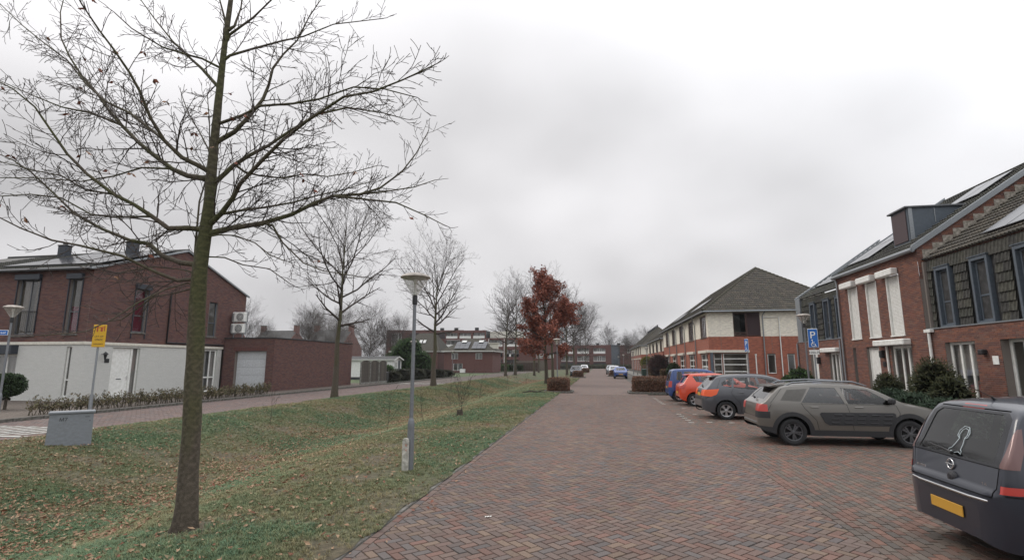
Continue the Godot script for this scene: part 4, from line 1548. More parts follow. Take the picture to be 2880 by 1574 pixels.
func hip_terrace(called: String, label: String, x0: float, width: float, za: float, zb: float, h_eave: float, h_ridge: float, unit: float, main: bool) -> Node3D:
	var t := thing(called, label, "houses", Vector3.ZERO, 0.0, "cream and red brick terraces")
	var red := far_brick("far_red", [Color(0.34, 0.098, 0.055), Color(0.30, 0.088, 0.052), Color(0.37, 0.112, 0.062), Color(0.27, 0.08, 0.05)], Color(0.22, 0.13, 0.10))
	var cream := far_brick("far_cream", [Color(0.76, 0.71, 0.60), Color(0.79, 0.74, 0.63), Color(0.73, 0.69, 0.58)], Color(0.68, 0.63, 0.54))
	var L := za - zb
	var hb := h_eave * 0.66
	var S := Face.new(Vector3(x0, 0, zb), Vector3(0, 0, 1))
	var E := Face.new(Vector3(x0, 0, za), Vector3(1, 0, 0))
	var n := int(round(L / unit))
	var up_ops := []
	var gr_ops := []
	for k in n:
		var c := L - 2.4 - k * unit
		up_ops.append([c - 1.3, hb - 0.02, c + 1.6, h_eave - 0.25])
		gr_ops.append([c - 1.55, 0.35, c + 1.5, 2.85])
	brick_wall(t, S, [Vector2(0, hb), Vector2(L, hb)], 0.05, gr_ops, [], "mortar", false, 0.15, red)
	brick_wall(t, S, [Vector2(0, h_eave), Vector2(L, h_eave)], hb, up_ops, [], "mortar", false, 0.15, cream)
	var e_up := [[2.15, 4.34, 4.4, 6.36]] if main else [[width * 0.45, hb + 0.1, width * 0.6, h_eave - 0.2]]
	var e_lo := [[0.35, 0.35, 1.05, 2.85], [1.12, 0.35, 3.15, 2.85], [4.78, 1.1, 5.45, 2.74], [6.4, 1.1, 7.0, 2.74]] if main else []
	brick_wall(t, E, [Vector2(0, hb), Vector2(width, hb)], 0.05, e_lo, [], "mortar", false, 0.15, red)
	brick_wall(t, E, [Vector2(0, h_eave), Vector2(width, h_eave)], hb, e_up, [], "mortar", false, 0.15, cream)
	if not mats.has("brown_frame"): plain_mat("brown_frame", lin(0.06, 0.02, 0.014), 0.5)
	for k in n:
		var o: Array = up_ops[k]
		window(t, S, o[0], o[1], o[2], o[3], [0.22, 0.45, 0.72], [], "brown_frame", 0.06, 0.08, "")
		var g: Array = gr_ops[k]
		window(t, S, g[0], g[1], g[2], g[3], [0.62], [0.3, 0.52, 0.76], "white_paint", 0.05, 0.11, "")
		var mb1 := MB.new()
		fbox(mb1, S, g[0] - 0.4, 2.86, -0.05, g[2] + 0.6, 3.12, 0.22, 0.02)
		part(mb1, "lintel", mats["cream_paint"], t)
		if k < n - 1 or not main:
			var px := g[0] - 2.2 as float
			downpipe(t, PackedVector3Array([S.p(px + 0.7, h_eave - 0.02, 0.42), S.p(px + 0.3, h_eave - 0.35, 0.3), S.p(px, h_eave - 0.8, 0.08), S.p(px, 0.1, 0.08)]), "zinc", 0.05)
	var mb := MB.new()
	if main:
		window(t, E, 2.15, 4.34, 3.25, 6.36, [], [0.12], "brown_frame", 0.06, 0.08, "")
		window(t, E, 3.25, 4.34, 4.4, 6.36, [], [], "brown_frame", 0.04, 0.06, "")
		mb.quad(E.p(3.32, 4.4, -0.035), E.p(4.34, 4.4, -0.035), E.p(4.34, 6.3, -0.035), E.p(3.32, 6.3, -0.035))
		part(mb, "sun_screen", plain_mat("screen_dark", lin(0.035, 0.018, 0.02), 0.8), t)
		window(t, E, 1.12, 0.35, 3.15, 2.85, [], [0.36, 0.6, 0.8], "white_paint", 0.05, 0.09, "")
		window(t, E, 0.35, 0.35, 1.05, 2.85, [], [0.36, 0.6, 0.8], "white_paint", 0.08, 0.07, "")
		window(t, E, 4.78, 1.1, 5.45, 2.74, [], [], "white_paint", 0.05, 0.06, "")
		window(t, E, 6.4, 1.1, 7.0, 2.74, [], [], "white_paint", 0.05, 0.06, "")
		mb = MB.new()
		fbox(mb, E, -0.2, 2.88, -0.05, 3.3, 3.1, 0.24, 0.02)
		part(mb, "lintel", mats["cream_paint"], t)
		mb = MB.new()
		mb.rod(E.p(0.15, 0.1, 0.12), E.p(0.15, 2.88, 0.12), 0.13, 14)
		part(mb, "column", mats["blue_grey"], t)
		downpipe(t, PackedVector3Array([E.p(4.75, 6.45, 0.35), E.p(4.6, 6.1, 0.07), E.p(4.55, 0.1, 0.07)]), "zinc", 0.05)
		downpipe(t, PackedVector3Array([E.p(4.6, 5.95, 0.06), E.p(5.92, 5.95, 0.06), E.p(5.92, 0.1, 0.06)]), "white_paint", 0.045)
		mb = MB.new()
		mb.rod(E.p(3.75, 0.9, 0.3), E.p(3.75, 2.65, 0.3), 0.05, 8)
		mb.rod(E.p(3.75, 2.65, 0.3), E.p(3.75, 2.75, 0.3), 0.085, 8)
		part(mb, "vent_pipe", mats["white_paint"], t)
	# sills under the upper windows
	for k in n:
		mb = MB.new()
		fbox(mb, S, up_ops[k][0] - 0.03, hb - 0.07, -0.1, up_ops[k][2] + 0.03, hb - 0.022, 0.05)
		part(mb, "sill", mats["dark_concrete"], t)
	# hipped roof
	var ov := 0.45
	var hw := width * 0.5 + ov
	var zf := za + ov
	var ye := h_eave + 0.05
	var zr := zf - hw * 0.95
	var xm := x0 + width * 0.5
	var A := Vector3(x0 - ov, ye, zf); var B := Vector3(x0 + width + ov, ye, zf)
	var R0 := Vector3(xm, h_ridge, zr)
	var zback := zb - ov
	var R1 := Vector3(xm, h_ridge, zback + hw * 0.95)
	var C := Vector3(x0 + width + ov, ye, zback); var D := Vector3(x0 - ov, ye, zback)
	mb = MB.new()
	mb.tri(A, B, R0)
	mb.quad(D, A, R0, R1)
	mb.quad(B, C, R1, R0)
	mb.tri(C, D, R1)
	mb.quad(A + Vector3(0, -0.06, 0), D + Vector3(0, -0.06, 0), C + Vector3(0, -0.06, 0), B + Vector3(0, -0.06, 0))
	part(mb, "roof", mats["dark_roof"], t)
	var wd := B.x - A.x
	var upE := (R0 - Vector3(xm, ye, zf)); var lE := upE.length()
	upE = upE.normalized()
	lay_tiles(t, A + Vector3(0, 0.02, 0), Vector3(1, 0, 0), upE, lE, func(s): return [s / lE * wd * 0.5, wd - s / lE * wd * 0.5], [], 0.36, TILE_MOSS, 300 if main else 0)
	var upS := (Vector3(R0.x, h_ridge, 0) - Vector3(A.x, ye, 0)); var lS := upS.length()
	upS = upS.normalized()
	var Ls := zf - zback
	var kk := hw * 0.95
	lay_tiles(t, D + Vector3(0, 0.02, 0), Vector3(0, 0, 1), upS, lS, func(s): return [s / lS * kk, Ls - s / lS * kk], [], 0.36, TILE_MOSS, 0)
	# ridge and hip tiles
	mb = MB.new()
	for e in [[A, R0], [B, R0], [R0, R1], [D, R1]]:
		var a: Vector3 = e[0]; var b: Vector3 = e[1]
		var m := int(a.distance_to(b) / 0.4)
		for k in m:
			var p := a.lerp(b, float(k) / m); var p2 := a.lerp(b, float(k + 1.06) / m)
			mb.tube(PackedVector3Array([p + Vector3(0, 0.05, 0), p2 + Vector3(0, 0.03, 0)]), PackedFloat32Array([0.125, 0.095]), 8, true)
	mb.col = Color.WHITE
	stuff(part(mb, "ridge_tiles", grain(plain_mat("ridge_moss", lin(0.085, 0.078, 0.055), 0.9), T_stain, B_fine, 0.5, 0.5), t))
	gutter(t, A + Vector3(0, -0.06, 0.05), B + Vector3(0, -0.06, 0.05), 0.07)
	gutter(t, A + Vector3(-0.05, -0.06, 0), D + Vector3(-0.05, -0.06, 0), 0.07)
	if main:
		solar(t, D + Vector3(0, 0.03, 0) + Vector3(0, 0, 8.0) + upS * 1.3, Vector3(0, 0, 1), upS, 5, 1)
		solar(t, D + Vector3(0, 0.03, 0) + Vector3(0, 0, L - 13.0) + upS * 1.6, Vector3(0, 0, 1), upS, 6, 1)
	mb = MB.new()
	mb.bbox(x0 + width - 0.2, 0, zb + 0.01, x0 + width, h_eave, za - 0.01)
	mb.bbox(x0 + 0.2, 0, zb, x0 + width - 0.2, h_eave, zb + 0.2)
	part(mb, "rear_wall", red, t)
	return t


func right_side() -> void:
	tile_house(-13.3, -20.55, "nearest terraced house, dark hanging tiles above red brick, beside the stepped lead flashing", [[-19.96, -19.2], [-18.21, -17.44], [-16.44, -15.67], [-14.7, -13.93]], true)
	brick_house()
	tile_house(-27.15, -32.9, "farther tile-hung terraced house at the end of the row by the blue parking sign", [[-31.04, -30.38], [-29.28, -28.56], [-27.84, -27.3]], false)
	hip_terrace("terrace_row", "long cream and red brick terrace with mossy hipped roof and bare end wall", 9.5, 12.0, -48.0, -81.2, 6.5, 11.3, 6.65, true)
	var b := hip_terrace("terrace_row", "lower cream and red terrace farther down, between the two hipped ends", 9.7, 10.0, -84.5, -110.0, 5.8, 9.6, 6.4, false)
	var c := hip_terrace("terrace_row", "farthest cream terrace with a row of thin roof vents along its ridge", 9.5, 9.5, -126.0, -165.0, 6.0, 10.6, 6.5, false)
	for k in 9:
		var mb := MB.new()
		mb.bbox(14.1, 10.3, -133.0 - k * 3.3, 14.4, 11.4 - 0.02 * k, -132.7 - k * 3.3)
		part(mb, "roof_vent", mats["black_paint"], c)


# ---------------------------------------------------------------- cars
# a car lies along its own x axis, tail at x = 0, nose towards +x, right flank towards +z
class Soup:
	var p := PackedVector3Array()
	var n := PackedVector3Array()
	func add(a: Vector3, na: Vector3) -> void:
		p.append(a); n.append(na)


func curve(c: Array, x: float) -> float:
	if x <= c[0].x: return c[0].y
	for i in c.size() - 1:
		var a: Vector2 = c[i]; var b: Vector2 = c[i + 1]
		if x <= b.x:
			var t := (x - a.x) / (b.x - a.x)
			# soft bends: cubic with slopes from the neighbours
			var pa: Vector2 = c[maxi(i - 1, 0)]; var pb: Vector2 = c[mini(i + 2, c.size() - 1)]
			var ma := (b.y - pa.y) / maxf(b.x - pa.x, 0.001); var mc := (pb.y - a.y) / maxf(pb.x - a.x, 0.001)
			var lim := 1.6 * absf(b.y - a.y) / (b.x - a.x)
			ma = clampf(ma, -lim, lim); mc = clampf(mc, -lim, lim)
			var w := b.x - a.x
			var t2 := t * t; var t3 := t2 * t
			return (2 * t3 - 3 * t2 + 1) * a.y + (t3 - 2 * t2 + t) * w * ma + (-2 * t3 + 3 * t2) * b.y + (t3 - t2) * w * mc
	return c[c.size() - 1].y


func loft(d: Dictionary) -> Soup:
	var L: float = d.L
	var xs := PackedFloat32Array()
	for k in [0.0, 0.006, 0.02, 0.045, 0.08]: xs.append(k)
	var x := 0.125
	while x < L - 0.13:
		xs.append(x)
		x += 0.055 if (x < 0.9 or x > L - 1.0) else 0.085
	for k in [0.11, 0.07, 0.04, 0.018, 0.005, 0.0]: xs.append(L - k)
	var ns := 18
	var rings := []
	for xx in xs:
		var bot := curve(d.bot, xx)
		var top := curve(d.top, xx)
		var pl := curve(d.plan, xx)
		var r := minf(0.06, (top - bot) * 0.25)
		var ring := PackedVector3Array()
		for k in ns:
			var y := lerpf(bot, top - r, float(k) / (ns - 1))
			ring.append(Vector3(xx, y, pl * curve(d.tumble, y)))
		var w := ring[ns - 1].z
		for k in range(1, 5):
			var a := k / 4.0 * PI / 2
			ring.append(Vector3(xx, top - r + r * sin(a) * 0.92, w - r * 1.3 * (1 - cos(a))))
		var w2 := ring[ring.size() - 1].z
		var y2 := ring[ring.size() - 1].y
		for k in range(1, 7):
			var t := k / 6.0
			ring.append(Vector3(xx, y2 + curve(d.crown, xx) * (1 - (1 - t) * (1 - t)), w2 * (1 - t)))
		rings.append(ring)
	var m: int = rings[0].size()
	var nr := rings.size()
	# normals from the neighbours
	var nn := []
	for i in nr:
		var row := PackedVector3Array()
		for k in m:
			var du: Vector3 = rings[mini(i + 1, nr - 1)][k] - rings[maxi(i - 1, 0)][k]
			var k1 := mini(k + 1, m - 1)
			var dv: Vector3 = rings[i][k1] - rings[i][maxi(k - 1, 0)]
			if k == m - 1: dv = Vector3(0, 0, -1)
			var q := du.cross(dv)
			q = -q if q.z < 0 and k < ns or (k >= ns and q.y < 0) else q
			row.append(q.normalized() if q.length() > 1e-9 else Vector3.UP)
		nn.append(row)
	var s := Soup.new()
	for side in [1.0, -1.0]:
		var f := Vector3(1, 1, side)
		for i in nr - 1:
			for k in m - 1:
				var a: Vector3 = rings[i][k] * f; var b: Vector3 = rings[i + 1][k] * f
				var c: Vector3 = rings[i + 1][k + 1] * f; var e: Vector3 = rings[i][k + 1] * f
				s.add(a, nn[i][k] * f); s.add(b, nn[i + 1][k] * f); s.add(c, nn[i + 1][k + 1] * f)
				s.add(a, nn[i][k] * f); s.add(c, nn[i + 1][k + 1] * f); s.add(e, nn[i][k + 1] * f)
	# tail and nose close between the flanks
	for e in [0, nr - 1]:
		var nv := Vector3(-1 if e == 0 else 1, 0, 0)
		for k in m - 1:
			var a: Vector3 = rings[e][k]; var b: Vector3 = rings[e][k + 1]
			var a2 := Vector3(a.x, a.y, -a.z); var b2 := Vector3(b.x, b.y, -b.z)
			s.add(a, nv); s.add(b, nv); s.add(b2, nv)
			s.add(a, nv); s.add(b2, nv); s.add(a2, nv)
	return s


# splits a soup along a convex outline seen from the side (x, y), from the end (z, y) or from above (x, z); only triangles whose middle lies in the box lo..hi are touched
func carve(s: Soup, poly: PackedVector2Array, view: String, lo := Vector3(-9, -9, -9), hi := Vector3(9, 9, 9)) -> Array:
	var inside := Soup.new()
	var outside := Soup.new()
	var area := 0.0
	var m := poly.size()
	for i in m: area += poly[i].cross(poly[(i + 1) % m])
	var sg := 1.0 if area > 0 else -1.0
	var bmin := poly[0]; var bmax := poly[0]
	for q in poly:
		bmin = bmin.min(q); bmax = bmax.max(q)
	for t in range(0, s.p.size(), 3):
		var ce := (s.p[t] + s.p[t + 1] + s.p[t + 2]) / 3.0
		var P := [s.p[t], s.p[t + 1], s.p[t + 2]]
		var N := [s.n[t], s.n[t + 1], s.n[t + 2]]
		var Q := []
		var tmin := Vector2(99, 99); var tmax := Vector2(-99, -99)
		for v in P:
			var q := Vector2(v.x, v.y) if view == "side" else (Vector2(v.z, v.y) if view == "end" else Vector2(v.x, v.z))
			Q.append(q)
			tmin = tmin.min(q); tmax = tmax.max(q)
		if ce.x < lo.x or ce.y < lo.y or ce.z < lo.z or ce.x > hi.x or ce.y > hi.y or ce.z > hi.z or tmax.x < bmin.x or tmax.y < bmin.y or tmin.x > bmax.x or tmin.y > bmax.y:
			for k in 3: outside.add(P[k], N[k])
			continue
		for i in m:
			var a := poly[i]; var dir := poly[(i + 1) % m] - a
			var ip := []; var inn := []; var iq := []
			var op := []; var on := []
			var c := P.size()
			for k in c:
				var k2 := (k + 1) % c
				var d0: float = dir.cross(Q[k] - a) * sg
				var d1: float = dir.cross(Q[k2] - a) * sg
				if d0 >= 0:
					ip.append(P[k]); inn.append(N[k]); iq.append(Q[k])
				else:
					op.append(P[k]); on.append(N[k])
				if (d0 >= 0) != (d1 >= 0):
					var w := d0 / (d0 - d1)
					var pp: Vector3 = P[k].lerp(P[k2], w); var pn: Vector3 = N[k].lerp(N[k2], w)
					ip.append(pp); inn.append(pn); iq.append(Q[k].lerp(Q[k2], w))
					op.append(pp); on.append(pn)
			for k in range(1, op.size() - 1):
				outside.add(op[0], on[0]); outside.add(op[k], on[k]); outside.add(op[k + 1], on[k + 1])
			P = ip; N = inn; Q = iq
			if P.size() < 3: break
		for k in range(1, P.size() - 1):
			inside.add(P[0], N[0]); inside.add(P[k], N[k]); inside.add(P[k + 1], N[k + 1])
	return [inside, outside]


func soup_mesh(s: Soup, off := 0.0) -> ArrayMesh:
	var mb := MB.new()
	for t in range(0, s.p.size(), 3):
		var a := s.p[t] + s.n[t] * off; var b := s.p[t + 1] + s.n[t + 1] * off; var c := s.p[t + 2] + s.n[t + 2] * off
		var g := (b - a).cross(c - a)
		if g.length_squared() < 1e-16: continue
		var na := s.n[t].normalized(); var nb := s.n[t + 1].normalized(); var nc := s.n[t + 2].normalized()
		var k := mb.v.size()
		mb.vert(a, na); mb.vert(b, nb); mb.vert(c, nc)
		if g.dot(na + nb + nc) > 0:
			mb.ix.append(k); mb.ix.append(k + 2); mb.ix.append(k + 1)
		else:
			mb.ix.append(k); mb.ix.append(k + 1); mb.ix.append(k + 2)
	return mb.mesh()


func joined_soup(a: Soup, b: Soup) -> Soup:
	a.p.append_array(b.p)
	a.n.append_array(b.n)
	return a


func circle(x: float, y: float, r: float, n := 28) -> PackedVector2Array:
	var o := PackedVector2Array()
	for k in n: o.append(Vector2(x + r * cos(TAU * k / n), y + r * sin(TAU * k / n)))
	return o


# removes a narrow gap along a line of points, drawn in a view
func gap(s: Soup, pts: Array, view: String, w: float, lo: Vector3, hi: Vector3) -> Soup:
	for i in pts.size() - 1:
		var a: Vector2 = pts[i]; var b: Vector2 = pts[i + 1]
		var d := (b - a).normalized()
		var q := d.orthogonal() * w * 0.5
		a -= d * w * 0.3; b += d * w * 0.3
		s = carve(s, PackedVector2Array([a - q, b - q, b + q, a + q]), view, lo, hi)[1]
	return s


func wheel(parent: Node3D, at: Vector3, r: float, side: float, style: String) -> void:
	# at: centre of the wheel's outer face; side +1 faces +z
	var ax := Basis(Vector3.RIGHT, PI / 2 * side)   # local y -> outwards
	var rr := r * (0.66 if style != "cover" else 0.64)
	var mb := MB.new()
	mb.lathe(PackedVector2Array([Vector2(rr, -0.19), Vector2(r * 0.95, -0.2), Vector2(r, -0.17), Vector2(r, -0.03), Vector2(r * 0.965, -0.004), Vector2(r * 0.86, 0.006), Vector2(r * 0.74, 0.002), Vector2(rr, -0.012), Vector2(rr, -0.03)]), at, 40, ax)
	var ty := part(mb, "wheel", mats["rubber"], parent)
	mb = MB.new()
	var bm := "dark_alloy" if style == "square" else "alloy"
	mb.lathe(PackedVector2Array([Vector2(rr * 0.9, -0.16), Vector2(rr * 0.92, -0.03), Vector2(rr * 0.94, -0.008), Vector2(rr, -0.004), Vector2(rr + 0.004, -0.016)]), at, 40, ax)
	mb.lathe(PackedVector2Array([Vector2(rr * 0.24, -0.05), Vector2(rr * 0.22, -0.018), Vector2(rr * 0.12, -0.012), Vector2(0, -0.012)]), at, 24, ax)
	var ux := ax * Vector3(1, 0, 0); var uy := ax * Vector3(0, 0, 1); var out := ax * Vector3(0, 1, 0)
	if style == "five":
		for k in 5:
			var a := TAU * k / 5 + 0.31
			var e := ux * cos(a) + uy * sin(a); var f := out.cross(e)
			mb.prism(PackedVector2Array([Vector2(rr * 0.12, -rr * 0.13), Vector2(rr * 0.5, -rr * 0.15), Vector2(rr * 0.93, -rr * 0.27), Vector2(rr * 0.93, rr * 0.27), Vector2(rr * 0.5, rr * 0.15), Vector2(rr * 0.12, rr * 0.13)]), at - out * 0.05, e, f, out * 0.03)
	elif style == "square":
		for k in 5:
			for s in [-1.0, 1.0]:
				var a: float = TAU * k / 5 + 0.2 + s * 0.2
				var e := ux * cos(a) + uy * sin(a); var f := out.cross(e)
				mb.prism(PackedVector2Array([Vector2(rr * 0.15, -rr * 0.06), Vector2(rr * 0.93, -rr * 0.075), Vector2(rr * 0.93, rr * 0.075), Vector2(rr * 0.15, rr * 0.06)]), at - out * 0.05, e, f, out * 0.034)
			var a2 := TAU * k / 5 + 0.2
			var e2 := ux * cos(a2) + uy * sin(a2); var f2 := out.cross(e2)
			mb.prism(PackedVector2Array([Vector2(rr * 0.66, -rr * 0.2), Vector2(rr * 0.78, -rr * 0.22), Vector2(rr * 0.78, rr * 0.22), Vector2(rr * 0.66, rr * 0.2)]), at - out * 0.052, e2, f2, out * 0.03)
	else:
		mb.lathe(PackedVector2Array([Vector2(rr * 0.93, -0.02), Vector2(rr * 0.8, -0.004), Vector2(rr * 0.55, 0.006), Vector2(rr * 0.2, 0.0), Vector2(0, 0.002)]), at, 32, ax)
	part(mb, "rim", mats[bm], ty)
	mb = MB.new()
	if style == "cover":
		for k in 9:
			var a := TAU * k / 9
			var e := ux * cos(a) + uy * sin(a); var f := out.cross(e)
			mb.prism(PackedVector2Array([Vector2(rr * 0.74, -rr * 0.12), Vector2(rr * 0.9, -rr * 0.14), Vector2(rr * 0.9, rr * 0.14), Vector2(rr * 0.74, rr * 0.12)]), at - out * 0.01, e, f, out * 0.013)
	else:
		mb.lathe(PackedVector2Array([Vector2(rr * 0.9, -0.11), Vector2(0, -0.11)]), at, 24, ax)
		mb.lathe(PackedVector2Array([Vector2(rr * 0.66, -0.10), Vector2(rr * 0.66, -0.085), Vector2(rr * 0.2, -0.085)]), at, 24, ax)
	stuff(part(mb, "brake_disc" if style != "cover" else "cover_holes", mats["car_black"], ty))
	# wheel well
	mb = MB.new()
	var R := r + 0.075
	var a0 := MB.new()
	for k in 20:
		var p := PI * (k - 1.0) / 18; var q := PI * (k + 0.0) / 18
		var A := at + Vector3(cos(p) * R, sin(p) * R, 0.0); var B := at + Vector3(cos(q) * R, sin(q) * R, 0.0)
		var ins := Vector3(0, 0, -side * 0.33)
		a0.quad(B + Vector3(0, 0, side * 0.0), A + Vector3(0, 0, side * 0.0), A + ins, B + ins)
		a0.tri(A + ins, B + ins, at + ins)
	part(a0, "wheel_well", mats["car_black"], parent)


func plate(parent: Node3D, at: Vector3, out: Vector3, w := 0.52, h := 0.11) -> void:
	var u := Vector3.UP.cross(out).normalized()
	var up := out.cross(u)
	var mb := MB.new()
	mb.obox(at - u * w / 2 - up * h / 2, u * w, up * h, out * 0.012, 0.003)
	part(mb, "licence_plate", mats["plate"], parent)


func seats(parent: Node3D, rows: Array, w: float, y: float) -> void:
	for x in rows:
		for s in [-1.0, 1.0]:
			var mb := MB.new()
			mb.box(Vector3(x, y, s * w), Vector3(0.5, 0.16, 0.5), 0.05)
			mb.obox(Vector3(x - 0.34, y, s * w - 0.24), Vector3(0.14, 0, 0) + Vector3(0, -0.02, 0), Vector3(-0.12, 0.58, 0), Vector3(0, 0, 0.48), 0.05)
			mb.obox(Vector3(x - 0.45, y + 0.62, s * w - 0.13), Vector3(0.09, 0, 0), Vector3(-0.03, 0.17, 0), Vector3(0, 0, 0.26), 0.035)
			part(mb, "seat", mats["seat"], parent)


func mirror(parent: Node3D, at: Vector3, side: float, mat: Material) -> void:
	var mb := MB.new()
	mb.obox(at + Vector3(0, 0, 0.0), Vector3(0.11, 0, 0), Vector3(0, 0.14, 0), Vector3(0, 0, 0.2), 0.035)
	mb.rod(at + Vector3(0.06, 0.03, 0.1), at + Vector3(0.1, 0.0, 0.1 - side * 0.2), 0.02)
	part(mb, "mirror", mat, parent)


const RGT := Vector3(-9, -9, 0.0)
const FAR := Vector3(9, 9, 9)


# common build: carves wheel arches, glass, gaps; returns the pieces by name
func car(d: Dictionary, called: String, label: String, at: Vector3, turn: float, paint: Material) -> Node3D:
	var t := thing(called, label, "car", at, turn, "cars parked along the street")
	var s := loft(d)
	var b := Vector3(9, 9, 9)
	for w in d.wheels:
		var c := carve(s, circle(w.x, w.y, d.r + 0.065), "side", Vector3(-9, -9, -9), Vector3(9, d.r * 2 + 0.25, 9))
		s = c[1]
	# glass
	for g in d.side_glass:
		var c := carve(s, PackedVector2Array(g), "side", Vector3(-9, 0.8, -9), b)
		s = c[1]
		for sd in [1.0, -1.0]:
			var h := Soup.new()
			for k in range(0, c[0].p.size(), 3):
				if (c[0].p[k].z + c[0].p[k + 1].z + c[0].p[k + 2].z) * sd > 0:
					for j in 3: h.add(c[0].p[k + j], c[0].n[k + j])
			put(soup_mesh(h, -0.006), "side_window", mats["privacy" if d.has("privacy") and g == d.side_glass[0] else d.get("glass", "car_glass")], t)
	for e in [["rear_glass", "rear_window", Vector3(-9, 0.5, -9), Vector3(d.L * 0.4, 9, 9)], ["front_glass", "windscreen", Vector3(d.L * 0.5, 0.5, -9), b]]:
		if not d.has(e[0]): continue
		var c := carve(s, PackedVector2Array(d[e[0]]), "end", e[2], e[3])
		s = c[1]
		put(soup_mesh(c[0], -0.006), e[1], mats[d.get(e[0] + "_mat", d.get("glass", "car_glass"))], t)
	# named patches of other material: [name, material, view, outline, lo, hi, offset]
	for q in d.get("patches", []):
		var c: Array
		if q.size() > 7:
			# bounded from the end as well as from the side
			var z: float = q[7]
			var e := carve(s, PackedVector2Array([V(z, 0), V(2, 0), V(2, 2), V(z, 2)]) if z > 0 else PackedVector2Array([V(-2, 0), V(z, 0), V(z, 2), V(-2, 2)]), "end", q[4], q[5])
			c = carve(e[0], PackedVector2Array(q[3]), q[2])
			c[1] = joined_soup(c[1], e[1])
		else:
			c = carve(s, PackedVector2Array(q[3]), q[2], q[4], q[5])
		s = c[1]
		var mat: Material = mats[q[1]]
		# the two flanks are parts of their own
		var both := [Soup.new(), Soup.new()]
		for k in range(0, c[0].p.size(), 3):
			var i := 0 if q[2] != "side" or c[0].p[k].z + c[0].p[k + 1].z + c[0].p[k + 2].z > 0 else 1
			for j in 3: both[i].add(c[0].p[k + j], c[0].n[k + j])
		for h in both:
			if h.p.size(): put(soup_mesh(h, q[6]), q[0], mat, t)
	put(soup_mesh(s, -0.03), "dark_gap_liner", mats["car_black"], t)  # added black liner under the skin, so that the panel gaps read dark
	for g in d.get("gaps", []):
		s = gap(s, g[1], g[0], g[2] if g.size() > 2 else 0.011, g[3] if g.size() > 3 else Vector3(-9, -9, -9), g[4] if g.size() > 4 else b)
	put(soup_mesh(s), "body", paint, t)
	# floor, seats, wheels
	var mb := MB.new()
	mb.bbox(0.45, 0.22, -0.62, d.L - 0.35, 0.33, 0.62)
	mb.bbox(d.L * 0.70, 0.5, -0.68, d.L * 0.73, 0.95, 0.68, 0.02)
	part(mb, "floor", mats["car_black"], t)
	seats(t, [d.L * 0.36, d.L * 0.56], 0.36, 0.55)
	mb = MB.new()
	mb.tube(PackedVector3Array(range(13).map(func(k): return Vector3(d.L * 0.66, 0.9, -0.36) + Vector3(0.05 * sin(k * TAU / 12), 0.18 * sin(k * TAU / 12), 0.18 * cos(k * TAU / 12)))), PackedFloat32Array(range(13).map(func(_k): return 0.014)), 6)
	part(mb, "steering_wheel", mats["car_black"], t)
	for w in d.wheels:
		for sd in [1.0, -1.0]:
			var hw: float = curve(d.plan, w.x) * curve(d.tumble, w.y) - 0.012
			wheel(t, Vector3(w.x, d.r, sd * hw), d.r, sd, d.rim)
	return t


func V(x: float, y: float) -> Vector2: return Vector2(x, y)


